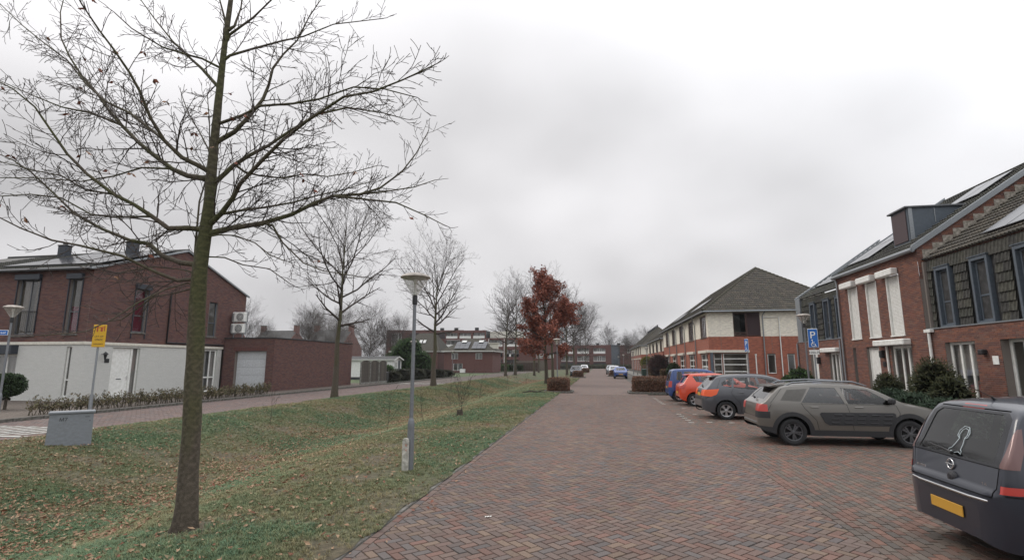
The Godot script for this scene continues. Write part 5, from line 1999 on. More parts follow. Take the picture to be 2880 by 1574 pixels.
func build_cars() -> void:
	var cg := glass_mat("car_glass", Color(0.03, 0.04, 0.04), 0.22)
	glass_mat("privacy", Color(0.03, 0.03, 0.034), 0.82).metallic_specular = 0.75
	cg.metallic_specular = 0.78
	var nz := Vector3(-9, -9, -9)
	# --- grey-brown crossover with black side bumpers
	var cac := {
		"privacy": true,
		"L": 4.16, "r": 0.318, "rim": "square", "wheels": [V(0.76, 0.318), V(3.355, 0.318)],
		"top": [V(0, 0.70), V(0.01, 0.78), V(0.03, 0.92), V(0.07, 1.0), V(0.16, 1.045), V(0.40, 1.275), V(0.60, 1.405), V(0.9, 1.455), V(1.6, 1.485), V(2.2, 1.47), V(2.62, 1.395), V(3.0, 1.21), V(3.32, 1.035), V(3.6, 0.985), V(3.95, 0.90), V(4.09, 0.80), V(4.16, 0.66)],
		"bot": [V(0, 0.46), V(0.03, 0.40), V(0.12, 0.33), V(0.4, 0.27), V(0.9, 0.24), V(3.2, 0.24), V(3.9, 0.28), V(4.1, 0.36), V(4.16, 0.46)],
		"plan": [V(0, 0.62), V(0.02, 0.70), V(0.06, 0.755), V(0.15, 0.805), V(0.4, 0.855), V(0.8, 0.872), V(2.0, 0.875), V(3.4, 0.87), V(3.8, 0.82), V(4.0, 0.74), V(4.1, 0.65), V(4.16, 0.52)],
		"tumble": [V(0.2, 0.955), V(0.4, 0.985), V(0.62, 1.0), V(0.8, 0.992), V(0.98, 0.965), V(1.05, 0.94), V(1.25, 0.845), V(1.42, 0.745), V(1.5, 0.70)],
		"crown": [V(0, 0.0), V(0.3, 0.02), V(1.5, 0.03), V(3.4, 0.04), V(4.16, 0.0)],
		"side_glass": [[V(1.0, 1.03), V(1.98, 1.01), V(1.84, 1.385), V(1.28, 1.395)], [V(2.05, 1.01), V(3.08, 1.0), V(3.0, 1.06), V(2.55, 1.345), V(1.96, 1.385)]],
		"rear_glass": [V(-0.56, 1.09), V(0.56, 1.09), V(0.47, 1.345), V(-0.47, 1.345)], "rear_glass_mat": "privacy",
		"front_glass": [V(-0.62, 1.06), V(0.62, 1.06), V(0.5, 1.37), V(-0.5, 1.37)],
		"patches": [
			["arch_cladding", "cladding", "side", circle(0.76, 0.318, 0.485), nz, Vector3(9, 0.84, 9), 0.004],
			["arch_cladding", "cladding", "side", circle(3.355, 0.318, 0.485), nz, Vector3(9, 0.84, 9), 0.004],
			["sill_cladding", "cladding", "side", [V(0.95, 0.2), V(3.2, 0.2), V(3.2, 0.38), V(0.95, 0.38)], nz, FAR, 0.004],
			["lower_bumper", "cladding", "side", [V(-0.1, 0.2), V(0.5, 0.2), V(0.5, 0.42), V(0.16, 0.44), V(-0.1, 0.47)], nz, FAR, 0.003],
			["side_bumper", "cladding", "side", [V(1.42, 0.80), V(1.38, 0.76), V(1.48, 0.56), V(1.58, 0.50), V(3.0, 0.50), V(3.06, 0.54), V(3.06, 0.78), V(3.02, 0.81)], nz, FAR, 0.012],
			["tail_lamp", "red_lens", "side", [V(-0.1, 0.80), V(0.21, 0.80), V(0.21, 0.97), V(-0.1, 0.985)], nz, Vector3(0.6, 9, 9), 0.006, 0.48],
			["tail_lamp", "red_lens", "side", [V(-0.1, 0.80), V(0.21, 0.80), V(0.21, 0.97), V(-0.1, 0.985)], nz, Vector3(0.6, 9, 9), 0.006, -0.48],
			["lamp_base", "cladding", "side", [V(-0.1, 0.64), V(0.25, 0.64), V(0.26, 0.797), V(-0.1, 0.797)], nz, Vector3(0.6, 9, 9), 0.005, 0.48],
			["lamp_base", "cladding", "side", [V(-0.1, 0.64), V(0.25, 0.64), V(0.26, 0.797), V(-0.1, 0.797)], nz, Vector3(0.6, 9, 9), 0.005, -0.48],
			["quarter_panel", "quarter_grey", "side", [V(0.52, 1.075), V(0.98, 1.055), V(1.2, 1.36), V(0.72, 1.33)], nz, FAR, 0.003],
		],
		"gaps": [
			["side", [V(1.0, 1.0), V(1.05, 0.9), V(1.3, 0.6), V(1.34, 0.38)]], ["side", [V(2.01, 1.0), V(2.06, 0.8), V(2.12, 0.38)]], ["side", [V(3.1, 0.98), V(3.16, 0.8), V(3.05, 0.4)]],
			["side", [V(0.98, 1.005), V(3.1, 0.985)], 0.008], ["end", [V(-0.7, 0.66), V(0.7, 0.66)], 0.012, nz, Vector3(0.4, 9, 9)], ["side", [V(0.28, 1.0), V(0.6, 1.36)], 0.01], ["side", [V(0.12, 0.66), V(0.30, 0.98)], 0.01],
		],
	}
	grain(plain_mat("quarter_grey", lin(0.075, 0.07, 0.062), 0.5), T_soft, null, 1.0)
	var p1 := car_paint("paint_taupe", lin(0.12, 0.110, 0.096), 0.35, 0.36)
	var t := car(cac, "crossover_car", "grey-brown crossover with black side bumpers and roof rails", Vector3(3.88, 0, -14.86), 0.0, p1)
	for sd in [1.0, -1.0]:
		# raised pads on the side bumpers
		var pads := MB.new()
		for i in 5:
			for j in 3:
				var x := 1.62 + i * 0.285 + (0.04 if j == 2 else 0.0)
				if j == 2 and i == 0: x += 0.03
				pads.box(Vector3(x + 0.1, 0.555 + j * 0.095, sd * 0.872), Vector3(0.2, 0.055, 0.045), 0.018)
		stuff(part(pads, "bumper_pads", mats["cladding"], t))
		var rail := MB.new()
		rail.tube(PackedVector3Array([Vector3(0.72, 1.42, sd * 0.56), Vector3(0.9, 1.50, sd * 0.565), Vector3(1.6, 1.55, sd * 0.57), Vector3(2.3, 1.53, sd * 0.565), Vector3(2.62, 1.43, sd * 0.555)]), PackedFloat32Array([0.014, 0.022, 0.022, 0.022, 0.014]), 8, true)
		part(rail, "roof_rail", mats["lamp_grey"], t)
		for x in [1.28, 2.28]:
			var h := MB.new()
			h.box(Vector3(x, 0.925, sd * 0.852), Vector3(0.2, 0.03, 0.05), 0.014)
			part(h, "door_handle", p1, t)
		mirror(t, Vector3(2.92, 1.02, 0.93 * sd - 0.1), sd, mats["cladding"])
	var mb := MB.new()
	mb.prism(PackedVector2Array([V(0.62, 1.40), V(0.36, 1.385), V(0.33, 1.405), V(0.5, 1.44), V(0.75, 1.45)]), Vector3(0, 0, -0.54), Vector3(1, 0, 0), Vector3(0, 1, 0), Vector3(0, 0, 1.08))
	part(mb, "spoiler", p1, t)
	mb = MB.new()
	mb.obox(Vector3(0.05, 0.64, -0.5), Vector3(0.02, 0, 0), Vector3(0.015, 0.34, 0), Vector3(0, 0, 1.0), 0.008)
	part(mb, "hatch_panel", plain_mat("hatch_grey", lin(0.04, 0.038, 0.036), 0.4), t)
	mb = MB.new()
	mb.tube(PackedVector3Array([Vector3(0.13, 1.10, 0.05), Vector3(0.14, 1.13, -0.12), Vector3(0.20, 1.18, -0.3)]), PackedFloat32Array([0.03, 0.012, 0.008]), 6, true)
	part(mb, "rear_wiper", mats["car_black"], t)
	plate(t, Vector3(0.035, 0.735, 0.0), Vector3(-1, 0, 0))
	# chevrons of the maker's mark on the hatch
	mb = MB.new()
	for k in 2:
		for s in [-1.0, 1.0]:
			mb.obox(Vector3(0.042, 0.885 + k * 0.03, 0), Vector3(0, -0.035, s * 0.045) * 1.0, Vector3(0, 0.012, 0), Vector3(-0.006, 0, 0))
	stuff(part(mb, "badge", mats["chrome"], t))
	mb = MB.new()
	mb.bbox(-0.012, 0.46, -0.6, 0.09, 0.56, 0.6, 0.04)
	part(mb, "rear_bumper_bar", plain_mat("bumper_grey", lin(0.11, 0.11, 0.108), 0.55), t)

	# --- dark blue-grey people carrier, nearest
	var mer := {
		"L": 4.05, "r": 0.31, "rim": "five", "wheels": [V(0.66, 0.31), V(3.29, 0.31)],
		"top": [V(0, 0.60), V(0.008, 0.69), V(0.03, 0.755), V(0.085, 0.80), V(0.105, 0.98), V(0.17, 1.10), V(0.34, 1.44), V(0.42, 1.53), V(0.6, 1.57), V(1.4, 1.615), V(2.2, 1.585), V(2.6, 1.48), V(3.0, 1.23), V(3.3, 1.05), V(3.6, 0.98), V(3.85, 0.90), V(3.99, 0.78), V(4.05, 0.60)],
		"bot": [V(0, 0.27), V(0.02, 0.245), V(0.1, 0.225), V(0.35, 0.21), V(0.8, 0.2), V(3.2, 0.2), V(3.8, 0.24), V(4.0, 0.32), V(4.05, 0.42)],
		"plan": [V(0, 0.50), V(0.01, 0.59), V(0.04, 0.68), V(0.10, 0.755), V(0.22, 0.81), V(0.7, 0.845), V(2.0, 0.85), V(3.3, 0.845), V(3.7, 0.79), V(3.9, 0.7), V(4.05, 0.5)],
		"tumble": [V(0.2, 0.955), V(0.4, 0.99), V(0.62, 1.0), V(0.85, 0.985), V(1.0, 0.96), V(1.2, 0.90), V(1.45, 0.80), V(1.56, 0.74), V(1.65, 0.70)],
		"crown": [V(0, 0.0), V(0.2, 0.015), V(0.6, 0.03), V(1.5, 0.03), V(3.4, 0.04), V(4.05, 0.0)],
		"side_glass": [[V(0.52, 1.12), V(1.0, 1.06), V(1.05, 1.48), V(0.66, 1.45)], [V(1.08, 1.05), V(1.95, 1.03), V(1.9, 1.5), V(1.1, 1.49)], [V(2.02, 1.03), V(3.0, 1.01), V(2.95, 1.08), V(2.5, 1.44), V(1.98, 1.5)]],
		"rear_glass": [V(-0.60, 1.01), V(0.60, 1.01), V(0.545, 1.42), V(0.47, 1.475), V(-0.47, 1.475), V(-0.545, 1.42)],
		"rear_glass_mat": "rear_tint",
		"front_glass": [V(-0.62, 1.08), V(0.62, 1.08), V(0.5, 1.45), V(-0.5, 1.45)],
		"patches": [
			["tail_lamp", "lamp_cluster", "side", [V(0.0, 0.985), V(0.26, 0.985), V(0.30, 1.15), V(0.42, 1.42), V(0.30, 1.44), V(0.0, 1.1)], nz, Vector3(0.6, 9, 9), 0.006, 0.69],
			["tail_lamp", "lamp_cluster", "side", [V(0.0, 0.985), V(0.26, 0.985), V(0.30, 1.15), V(0.42, 1.42), V(0.30, 1.44), V(0.0, 1.1)], nz, Vector3(0.6, 9, 9), 0.006, -0.69],
			["turn_lamp", "red_lens", "side", [V(-0.1, 0.745), V(0.3, 0.76), V(0.28, 0.83), V(-0.1, 0.82)], nz, Vector3(0.6, 9, 9), 0.006, 0.715],
			["turn_lamp", "red_lens", "side", [V(-0.1, 0.745), V(0.3, 0.76), V(0.28, 0.83), V(-0.1, 0.82)], nz, Vector3(0.6, 9, 9), 0.006, -0.715],
			["window_edge", "gloss_black", "end", [V(-0.688, 0.985), V(0.688, 0.985), V(0.61, 1.44), V(0.52, 1.50), V(-0.52, 1.50), V(-0.61, 1.44)], nz, Vector3(0.5, 9, 9), 0.0],
		],
		"gaps": [
			["end", [V(-0.66, 0.71), V(-0.68, 0.98)], 0.012, nz, Vector3(0.35, 9, 9)], ["end", [V(0.66, 0.71), V(0.68, 0.98)], 0.012, nz, Vector3(0.35, 9, 9)], ["end", [V(-0.69, 0.982), V(0.69, 0.982)], 0.012, nz, Vector3(0.35, 9, 9)],
			["end", [V(-0.66, 0.706), V(0.66, 0.706)], 0.014, nz, Vector3(0.35, 9, 9)], ["end", [V(-0.53, 1.512), V(0.53, 1.512)], 0.012, nz, Vector3(0.7, 9, 9)],
			["side", [V(1.03, 1.03), V(1.05, 0.75), V(1.1, 0.3)]], ["side", [V(2.0, 1.0), V(2.02, 0.28)]], ["side", [V(0.1, 0.735), V(0.36, 0.74)], 0.012],
		],
	}
	glass_mat("rear_tint", Color(0.03, 0.04, 0.04), 0.4).metallic_specular = 0.85
	plain_mat("gloss_black", lin(0.016, 0.017, 0.02), 0.08)
	var lc := plain_mat("lamp_cluster", lin(0.13, 0.06, 0.055), 0.08, 0.2)
	lc.clearcoat_enabled = true
	var p2 := car_paint("paint_midnight", lin(0.016, 0.019, 0.030), 0.1, 0.3)
	t = car(mer, "people_carrier", "dark blue-grey people carrier with white figure sticker on its rear window", Vector3(3.68, 0, -6.62), 0.0, p2)
	# chrome strip, maker's ring with bolt, handle, wiper, brake lamp, aerial
	mb = MB.new()
	mb.tube(PackedVector3Array([Vector3(0.07, 0.665, -0.685), Vector3(0.018, 0.662, -0.60), Vector3(-0.006, 0.66, -0.4), Vector3(-0.008, 0.66, 0), Vector3(-0.006, 0.66, 0.4), Vector3(0.018, 0.662, 0.60), Vector3(0.07, 0.665, 0.685)]), PackedFloat32Array([0.007, 0.013, 0.014, 0.014, 0.014, 0.013, 0.007]), 8, true)
	part(mb, "chrome_strip", mats["chrome"], t)
	var hx := 0.088
	mb = MB.new()
	var ring := PackedVector3Array(); var rr := PackedFloat32Array()
	for k in 25:
		ring.append(Vector3(hx + 0.004 * cos(TAU * k / 24), 0.905 + 0.052 * cos(TAU * k / 24), 0.052 * sin(TAU * k / 24)))
		rr.append(0.0075)
	mb.tube(ring, rr, 6)
	mb.tube(PackedVector3Array([Vector3(hx - 0.004, 0.903, -0.076), Vector3(hx - 0.006, 0.909, -0.01), Vector3(hx - 0.006, 0.901, 0.01), Vector3(hx - 0.004, 0.907, 0.076)]), PackedFloat32Array([0.004, 0.0065, 0.0065, 0.004]), 6, true)
	part(mb, "maker_badge", mats["chrome"], t)
	mb = MB.new()
	mb.lathe(PackedVector2Array([Vector2(0.07, -0.01), Vector2(0.065, 0.02), Vector2(0.04, 0.035), Vector2(0, 0.04)]), Vector3(0.07, 0.775, 0.05), 20, Basis(Vector3(0, 0, 1), PI / 2).scaled(Vector3(1, 0.9, 1)))
	part(mb, "boot_handle", plain_mat("boot_handle", lin(0.02, 0.02, 0.024), 0.5), t)
	mb = MB.new()
	mb.obox(Vector3(0.405, 1.525, -0.17), Vector3(-0.02, -0.02, 0), Vector3(0.02, 0.028, 0), Vector3(0, 0, 0.34), 0.004)
	part(mb, "brake_lamp", mats["red_lens"], t)
	mb = MB.new()
	mb.tube(PackedVector3Array([Vector3(0.085, 1.03, 0.06), Vector3(0.10, 1.05, -0.08), Vector3(0.12, 1.075, -0.42)]), PackedFloat32Array([0.022, 0.011, 0.006]), 6, true)
	part(mb, "rear_wiper", mats["car_black"], t)
	mb = MB.new()
	mb.rod(Vector3(0.62, 1.585, 0), Vector3(0.58, 1.63, 0), 0.02, 10, 0.01)
	mb.rod(Vector3(0.58, 1.63, 0), Vector3(0.22, 1.83, 0), 0.004, 6, 0.003)
	part(mb, "aerial", mats["car_black"], t)
	plate(t, Vector3(-0.006, 0.475, 0.02), Vector3(-1, 0, 0), 0.52, 0.11)
	# lettering on the hatch
	for a in [["MERIVA", Vector3(0.080, 0.80, -0.53), 0.046], ["1.6", Vector3(0.082, 0.80, 0.50), 0.05]]:
		var tm := TextMesh.new()
		tm.text = a[0]
		tm.font_size = 24
		tm.pixel_size = a[2] / 24.0
		tm.depth = 0.004
		var o := put(tm, "lettering", mats["chrome"], t)
		o.transform = Transform3D(Basis(Vector3(0, 0, 1), Vector3(0.05, 1, 0), Vector3(-1, 0, 0)), a[1])
	# sticker: outline of a figure in white line
	var st := MB.new()
	var fig := [[V(-0.10, 0), V(-0.06, 0.015), V(0.0, 0.0), V(0.06, 0.015), V(0.11, -0.005), V(0.10, 0.03), V(0.08, 0.04)], [V(-0.10, 0), V(-0.10, 0.03), V(-0.06, 0.05), V(-0.03, 0.10), V(0.0, 0.16), V(-0.02, 0.20), V(0.0, 0.25), V(0.04, 0.275), V(0.09, 0.26), V(0.10, 0.21), V(0.075, 0.165), V(0.085, 0.10), V(0.08, 0.04)], [V(-0.01, 0.165), V(-0.045, 0.19), V(-0.04, 0.245), V(0.01, 0.295), V(0.09, 0.29), V(0.125, 0.23), V(0.115, 0.18), V(0.08, 0.165)]]
	for line in fig:
		var pts := PackedVector3Array(); var rad := PackedFloat32Array()
		for q in line:
			var y: float = 1.03 + q.y * 0.95
			var x := lerpf(0.128, 0.352, (y - 1.0) / 0.46) - 0.016
			pts.append(Vector3(x, y, q.x * 1.0 + 0.02)); rad.append(0.003)
		st.tube(pts, rad, 5, true)
	stuff(part(st, "window_sticker", plain_mat("sticker", lin(0.5, 0.57, 0.60), 0.7), t))
	mb = MB.new()
	mb.bbox(0.2, 0.19, -0.5, 0.5, 0.23, 0.5, 0.02)
	part(mb, "rear_valance", mats["car_black"], t)

	# --- dark grey compact van with tow hook
	var ven := {
		"L": 4.07, "r": 0.318, "rim": "five", "wheels": [V(0.80, 0.318), V(3.41, 0.318)],
		"top": [V(0, 0.66), V(0.008, 0.72), V(0.03, 0.78), V(0.07, 0.95), V(0.12, 1.06), V(0.2, 1.12), V(0.44, 1.38), V(0.58, 1.50), V(0.8, 1.54), V(1.6, 1.585), V(2.2, 1.56), V(2.65, 1.44), V(3.1, 1.19), V(3.4, 1.03), V(3.65, 0.96), V(3.88, 0.87), V(4.0, 0.77), V(4.07, 0.6)],
		"bot": [V(0, 0.44), V(0.03, 0.36), V(0.12, 0.3), V(0.4, 0.23), V(0.9, 0.2), V(3.2, 0.2), V(3.8, 0.24), V(4.0, 0.32), V(4.07, 0.42)],
		"plan": [V(0, 0.62), V(0.015, 0.71), V(0.06, 0.775), V(0.15, 0.825), V(0.4, 0.865), V(0.8, 0.88), V(2.0, 0.88), V(3.3, 0.875), V(3.7, 0.82), V(3.95, 0.7), V(4.07, 0.5)],
		"tumble": [V(0.2, 0.95), V(0.4, 0.985), V(0.62, 1.0), V(0.85, 0.985), V(1.05, 0.95), V(1.25, 0.87), V(1.45, 0.775), V(1.6, 0.70)],
		"crown": [V(0, 0.0), V(0.3, 0.02), V(1.5, 0.03), V(3.4, 0.04), V(4.07, 0.0)],
		"side_glass": [[V(0.70, 1.2), V(1.02, 1.12), V(1.08, 1.46), V(0.92, 1.44), V(0.72, 1.3)], [V(1.1, 1.11), V(1.95, 1.05), V(1.86, 1.49), V(1.15, 1.47)], [V(2.02, 1.045), V(3.1, 1.02), V(3.0, 1.1), V(2.55, 1.40), V(1.95, 1.49)]],
		"rear_glass": [V(-0.54, 1.1), V(0.54, 1.1), V(0.45, 1.46), V(-0.45, 1.46)],
		"front_glass": [V(-0.62, 1.07), V(0.62, 1.07), V(0.5, 1.42), V(-0.5, 1.42)],
		"patches": [
			["tail_lamp", "orange_lens", "side", [V(0.0, 0.95), V(0.12, 1.04), V(0.60, 1.07), V(0.50, 0.88), V(0.3, 0.80), V(0.0, 0.83)], nz, Vector3(0.6, 9, 9), 0.008, 0.36],
			["tail_lamp", "orange_lens", "side", [V(0.0, 0.95), V(0.12, 1.04), V(0.60, 1.07), V(0.50, 0.88), V(0.3, 0.80), V(0.0, 0.83)], nz, Vector3(0.6, 9, 9), 0.008, -0.36],
		],
		"gaps": [
			["side", [V(1.08, 1.08), V(1.0, 0.95), V(1.12, 0.75), V(1.28, 0.6), V(1.3, 0.28)]], ["side", [V(2.0, 1.03), V(2.08, 0.8), V(2.1, 0.28)]], ["side", [V(3.1, 1.0), V(3.12, 0.4)]],
			["end", [V(-0.62, 0.72), V(0.62, 0.72)], 0.012, nz, Vector3(0.35, 9, 9)], ["side", [V(0.1, 0.72), V(0.3, 0.83)], 0.012], ["side", [V(0.52, 1.07), V(0.68, 1.42)], 0.01],
		],
	}
	var p3 := car_paint("paint_graphite", lin(0.072, 0.074, 0.083), 0.35, 0.34)
	t = car(ven, "compact_van", "dark grey compact van with orange-red tail lamp and tow hook", Vector3(3.57, 0, -20.6), 0.0, p3)
	mb = MB.new()
	mb.tube(PackedVector3Array([Vector3(0.3, 0.3, 0), Vector3(0.05, 0.28, 0), Vector3(-0.06, 0.32, 0), Vector3(-0.09, 0.4, 0)]), PackedFloat32Array([0.02, 0.02, 0.02, 0.018]), 8, true)
	mb.lathe(PackedVector2Array([Vector2(0, -0.03), Vector2(0.028, -0.02), Vector2(0.028, 0.02), Vector2(0, 0.03)]), Vector3(-0.09, 0.43, 0), 12)
	part(mb, "tow_hook", mats["car_black"], t)
	mb = MB.new()
	mb.prism(PackedVector2Array([V(0.6, 1.49), V(0.40, 1.475), V(0.37, 1.495), V(0.55, 1.53), V(0.8, 1.54)]), Vector3(0, 0, -0.52), Vector3(1, 0, 0), Vector3(0, 1, 0), Vector3(0, 0, 1.04))
	part(mb, "spoiler", p3, t)
	mb = MB.new()
	mb.tube(PackedVector3Array([Vector3(0.18, 1.12, 0.05), Vector3(0.2, 1.15, -0.1), Vector3(0.25, 1.19, -0.3)]), PackedFloat32Array([0.03, 0.012, 0.008]), 6, true)
	part(mb, "rear_wiper", mats["car_black"], t)
	plate(t, Vector3(0.05, 0.86, 0), Vector3(-1, 0.1, 0).normalized(), 0.5, 0.11)
	for sd in [1.0, -1.0]:
		for x in [1.34, 2.36]:
			var h := MB.new()
			h.box(Vector3(x, 0.95, sd * 0.862), Vector3(0.17, 0.022, 0.05), 0.01)
			part(h, "door_handle", mats["dark_alloy"], t)
		mirror(t, Vector3(2.95, 1.05, 0.95 * sd - 0.1), sd, p3)
		mb = MB.new()
		mb.box(Vector3(0.10, 0.42, sd * 0.62), Vector3(0.05, 0.05, 0.14), 0.015)
		part(mb, "reflector", mats["red_lens"], t)

	# --- orange-red hatchback
	var swi := {
		"L": 3.72, "r": 0.3, "rim": "five", "wheels": [V(0.66, 0.3), V(3.05, 0.3)],
		"top": [V(0, 0.66), V(0.01, 0.74), V(0.04, 0.88), V(0.1, 0.98), V(0.2, 1.03), V(0.36, 1.25), V(0.5, 1.43), V(0.62, 1.47), V(1.4, 1.5), V(2.0, 1.47), V(2.4, 1.36), V(2.85, 1.08), V(3.1, 0.98), V(3.4, 0.92), V(3.6, 0.8), V(3.72, 0.6)],
		"bot": [V(0, 0.42), V(0.04, 0.33), V(0.3, 0.23), V(0.8, 0.2), V(2.9, 0.2), V(3.5, 0.25), V(3.72, 0.42)],
		"plan": [V(0, 0.58), V(0.02, 0.68), V(0.08, 0.76), V(0.25, 0.82), V(0.6, 0.845), V(2.0, 0.845), V(3.0, 0.84), V(3.4, 0.78), V(3.6, 0.68), V(3.72, 0.48)],
		"tumble": [V(0.2, 0.95), V(0.5, 1.0), V(0.8, 0.99), V(0.98, 0.95), V(1.2, 0.86), V(1.4, 0.77), V(1.52, 0.7)],
		"crown": [V(0, 0.0), V(0.3, 0.02), V(1.5, 0.03), V(3.2, 0.03), V(3.72, 0.0)],
		"side_glass": [[V(0.78, 1.12), V(1.5, 1.02), V(1.46, 1.4), V(0.62, 1.38)], [V(1.56, 1.02), V(2.7, 1.0), V(2.3, 1.33), V(1.52, 1.4)]],
		"rear_glass": [V(-0.54, 1.05), V(0.54, 1.05), V(0.48, 1.39), V(-0.48, 1.39)],
		"front_glass": [V(-0.6, 1.05), V(0.6, 1.05), V(0.5, 1.36), V(-0.5, 1.36)],
		"patches": [
			["tail_lamp", "red_lens", "side", [V(-0.1, 0.80), V(0.2, 0.80), V(0.32, 0.96), V(0.28, 1.02), V(-0.1, 0.98)], nz, Vector3(0.6, 9, 9), 0.008, 0.47],
			["tail_lamp", "red_lens", "side", [V(-0.1, 0.80), V(0.2, 0.80), V(0.32, 0.96), V(0.28, 1.02), V(-0.1, 0.98)], nz, Vector3(0.6, 9, 9), 0.008, -0.47],
		],
		"gaps": [["side", [V(1.52, 1.0), V(1.55, 0.28)]], ["end", [V(-0.6, 0.7), V(0.6, 0.7)], 0.012, nz, Vector3(0.35, 9, 9)]],
	}
	var p4 := car_paint("paint_orange", lin(0.58, 0.060, 0.020), 0.1, 0.3)
	t = car(swi, "hatchback", "orange-red hatchback parked between the blue wagon and grey compact van", Vector3(3.62, 0, -26.35), 0.0, p4)
	mb = MB.new()
	mb.prism(PackedVector2Array([V(0.56, 1.42), V(0.34, 1.40), V(0.32, 1.42), V(0.5, 1.465), V(0.7, 1.475)]), Vector3(0, 0, -0.54), Vector3(1, 0, 0), Vector3(0, 1, 0), Vector3(0, 0, 1.08))
	part(mb, "spoiler", p4, t)
	plate(t, Vector3(0.0, 0.60, 0), Vector3(-1, 0, 0))
	for sd in [1.0, -1.0]:
		mirror(t, Vector3(2.5, 1.03, 0.92 * sd - 0.1), sd, p4)
		mb = MB.new()
		mb.box(Vector3(0.07, 0.87, sd * 0.66), Vector3(0.05, 0.07, 0.06), 0.02)
		mb.box(Vector3(0.09, 0.95, sd * 0.66), Vector3(0.05, 0.06, 0.05), 0.02)
		stuff(part(mb, "lamp_insert", mats["clear_lens"], t))

	# --- small tall blue wagon
	var aga := {
		"L": 3.52, "r": 0.285, "rim": "cover", "wheels": [V(0.52, 0.285), V(2.88, 0.285)],
		"top": [V(0, 0.6), V(0.008, 0.7), V(0.03, 0.86), V(0.06, 1.0), V(0.10, 1.12), V(0.2, 1.5), V(0.26, 1.6), V(0.4, 1.655), V(1.2, 1.69), V(1.9, 1.66), V(2.25, 1.56), V(2.7, 1.2), V(2.9, 1.05), V(3.2, 0.98), V(3.42, 0.86), V(3.52, 0.6)],
		"bot": [V(0, 0.4), V(0.04, 0.32), V(0.3, 0.24), V(0.8, 0.2), V(2.7, 0.2), V(3.3, 0.25), V(3.52, 0.4)],
		"plan": [V(0, 0.62), V(0.02, 0.71), V(0.07, 0.765), V(0.2, 0.795), V(0.6, 0.81), V(2.0, 0.81), V(2.9, 0.80), V(3.3, 0.73), V(3.52, 0.5)],
		"tumble": [V(0.2, 0.96), V(0.5, 1.0), V(0.9, 0.985), V(1.1, 0.955), V(1.4, 0.88), V(1.58, 0.82), V(1.7, 0.76)],
		"crown": [V(0, 0.0), V(0.3, 0.015), V(1.5, 0.025), V(3.1, 0.03), V(3.52, 0.0)],
		"side_glass": [[V(0.42, 1.1), V(0.72, 1.08), V(0.72, 1.54), V(0.48, 1.54)], [V(0.82, 1.07), V(1.58, 1.05), V(1.55, 1.55), V(0.84, 1.55)], [V(1.66, 1.05), V(2.6, 1.02), V(2.18, 1.48), V(1.64, 1.55)]],
		"rear_glass": [V(-0.6, 1.05), V(0.6, 1.05), V(0.55, 1.53), V(-0.55, 1.53)],
		"front_glass": [V(-0.6, 1.08), V(0.6, 1.08), V(0.52, 1.52), V(-0.52, 1.52)],
		"patches": [
			["tail_lamp", "red_lens", "side", [V(-0.1, 0.74), V(0.17, 0.74), V(0.2, 1.05), V(-0.1, 1.05)], nz, Vector3(0.6, 9, 9), 0.008, 0.6],
			["tail_lamp", "red_lens", "side", [V(-0.1, 0.74), V(0.17, 0.74), V(0.2, 1.05), V(-0.1, 1.05)], nz, Vector3(0.6, 9, 9), 0.008, -0.6],
		],
		"gaps": [["side", [V(0.78, 1.58), V(0.77, 1.05), V(0.92, 0.75), V(0.95, 0.28)]], ["side", [V(1.62, 1.04), V(1.64, 0.28)]], ["end", [V(-0.62, 0.62), V(0.62, 0.62)], 0.012, nz, Vector3(0.3, 9, 9)], ["side", [V(0.3, 0.5), V(0.3, 1.62)], 0.01]],
	}
	var p5 := car_paint("paint_blue", lin(0.02, 0.055, 0.19), 0.15, 0.4)
	t = car(aga, "blue_wagon", "small tall blue wagon behind the orange hatchback, next to the brown hedge", Vector3(3.48, 0, -29.25), 0.0, p5)
	plate(t, Vector3(0.002, 0.72, 0), Vector3(-1, 0, 0))

	# --- cars farther down, nose towards us
	var suv := cac.duplicate(true)
	suv.rim = "five"
	suv.patches = [
		["front_visor", "gloss_black", "end", [V(-0.62, 0.70), V(0.62, 0.70), V(0.66, 0.84), V(-0.66, 0.84)], Vector3(3.7, -9, -9), FAR, 0.004],
		["lower_grille", "cladding", "end", [V(-0.5, 0.34), V(0.5, 0.34), V(0.6, 0.50), V(-0.6, 0.50)], Vector3(3.7, -9, -9), FAR, 0.004],
		["arch_cladding", "cladding", "side", circle(0.76, 0.318, 0.46), nz, Vector3(9, 0.8, 9), 0.004],
		["arch_cladding", "cladding", "side", circle(3.355, 0.318, 0.46), nz, Vector3(9, 0.8, 9), 0.004],
		["sill_cladding", "cladding", "side", [V(0.95, 0.2), V(3.2, 0.2), V(3.2, 0.36), V(0.95, 0.36)], nz, FAR, 0.004],
	]
	var p6 := car_paint("paint_bright_blue", lin(0.02, 0.06, 0.24), 0.3, 0.3)
	t = car(suv, "blue_crossover", "bright blue crossover with black front parked facing us down the street", Vector3(2.46, 0, -71.2), -PI / 2, p6)
	plate(t, Vector3(4.15, 0.58, 0), Vector3(1, 0, 0))
	for sd in [1.0, -1.0]:
		mb = MB.new()
		mb.box(Vector3(4.0, 0.80, sd * 0.6), Vector3(0.12, 0.06, 0.22), 0.02)
		part(mb, "headlamp", mats["clear_lens"], t)
		mirror(t, Vector3(2.92, 1.02, 0.93 * sd - 0.1), sd, p6)
	var far := ven.duplicate(true)
	far.patches = [
		["grille", "gloss_black", "end", [V(-0.45, 0.40), V(0.45, 0.40), V(0.5, 0.62), V(-0.5, 0.62)], Vector3(3.7, -9, -9), FAR, 0.004]]
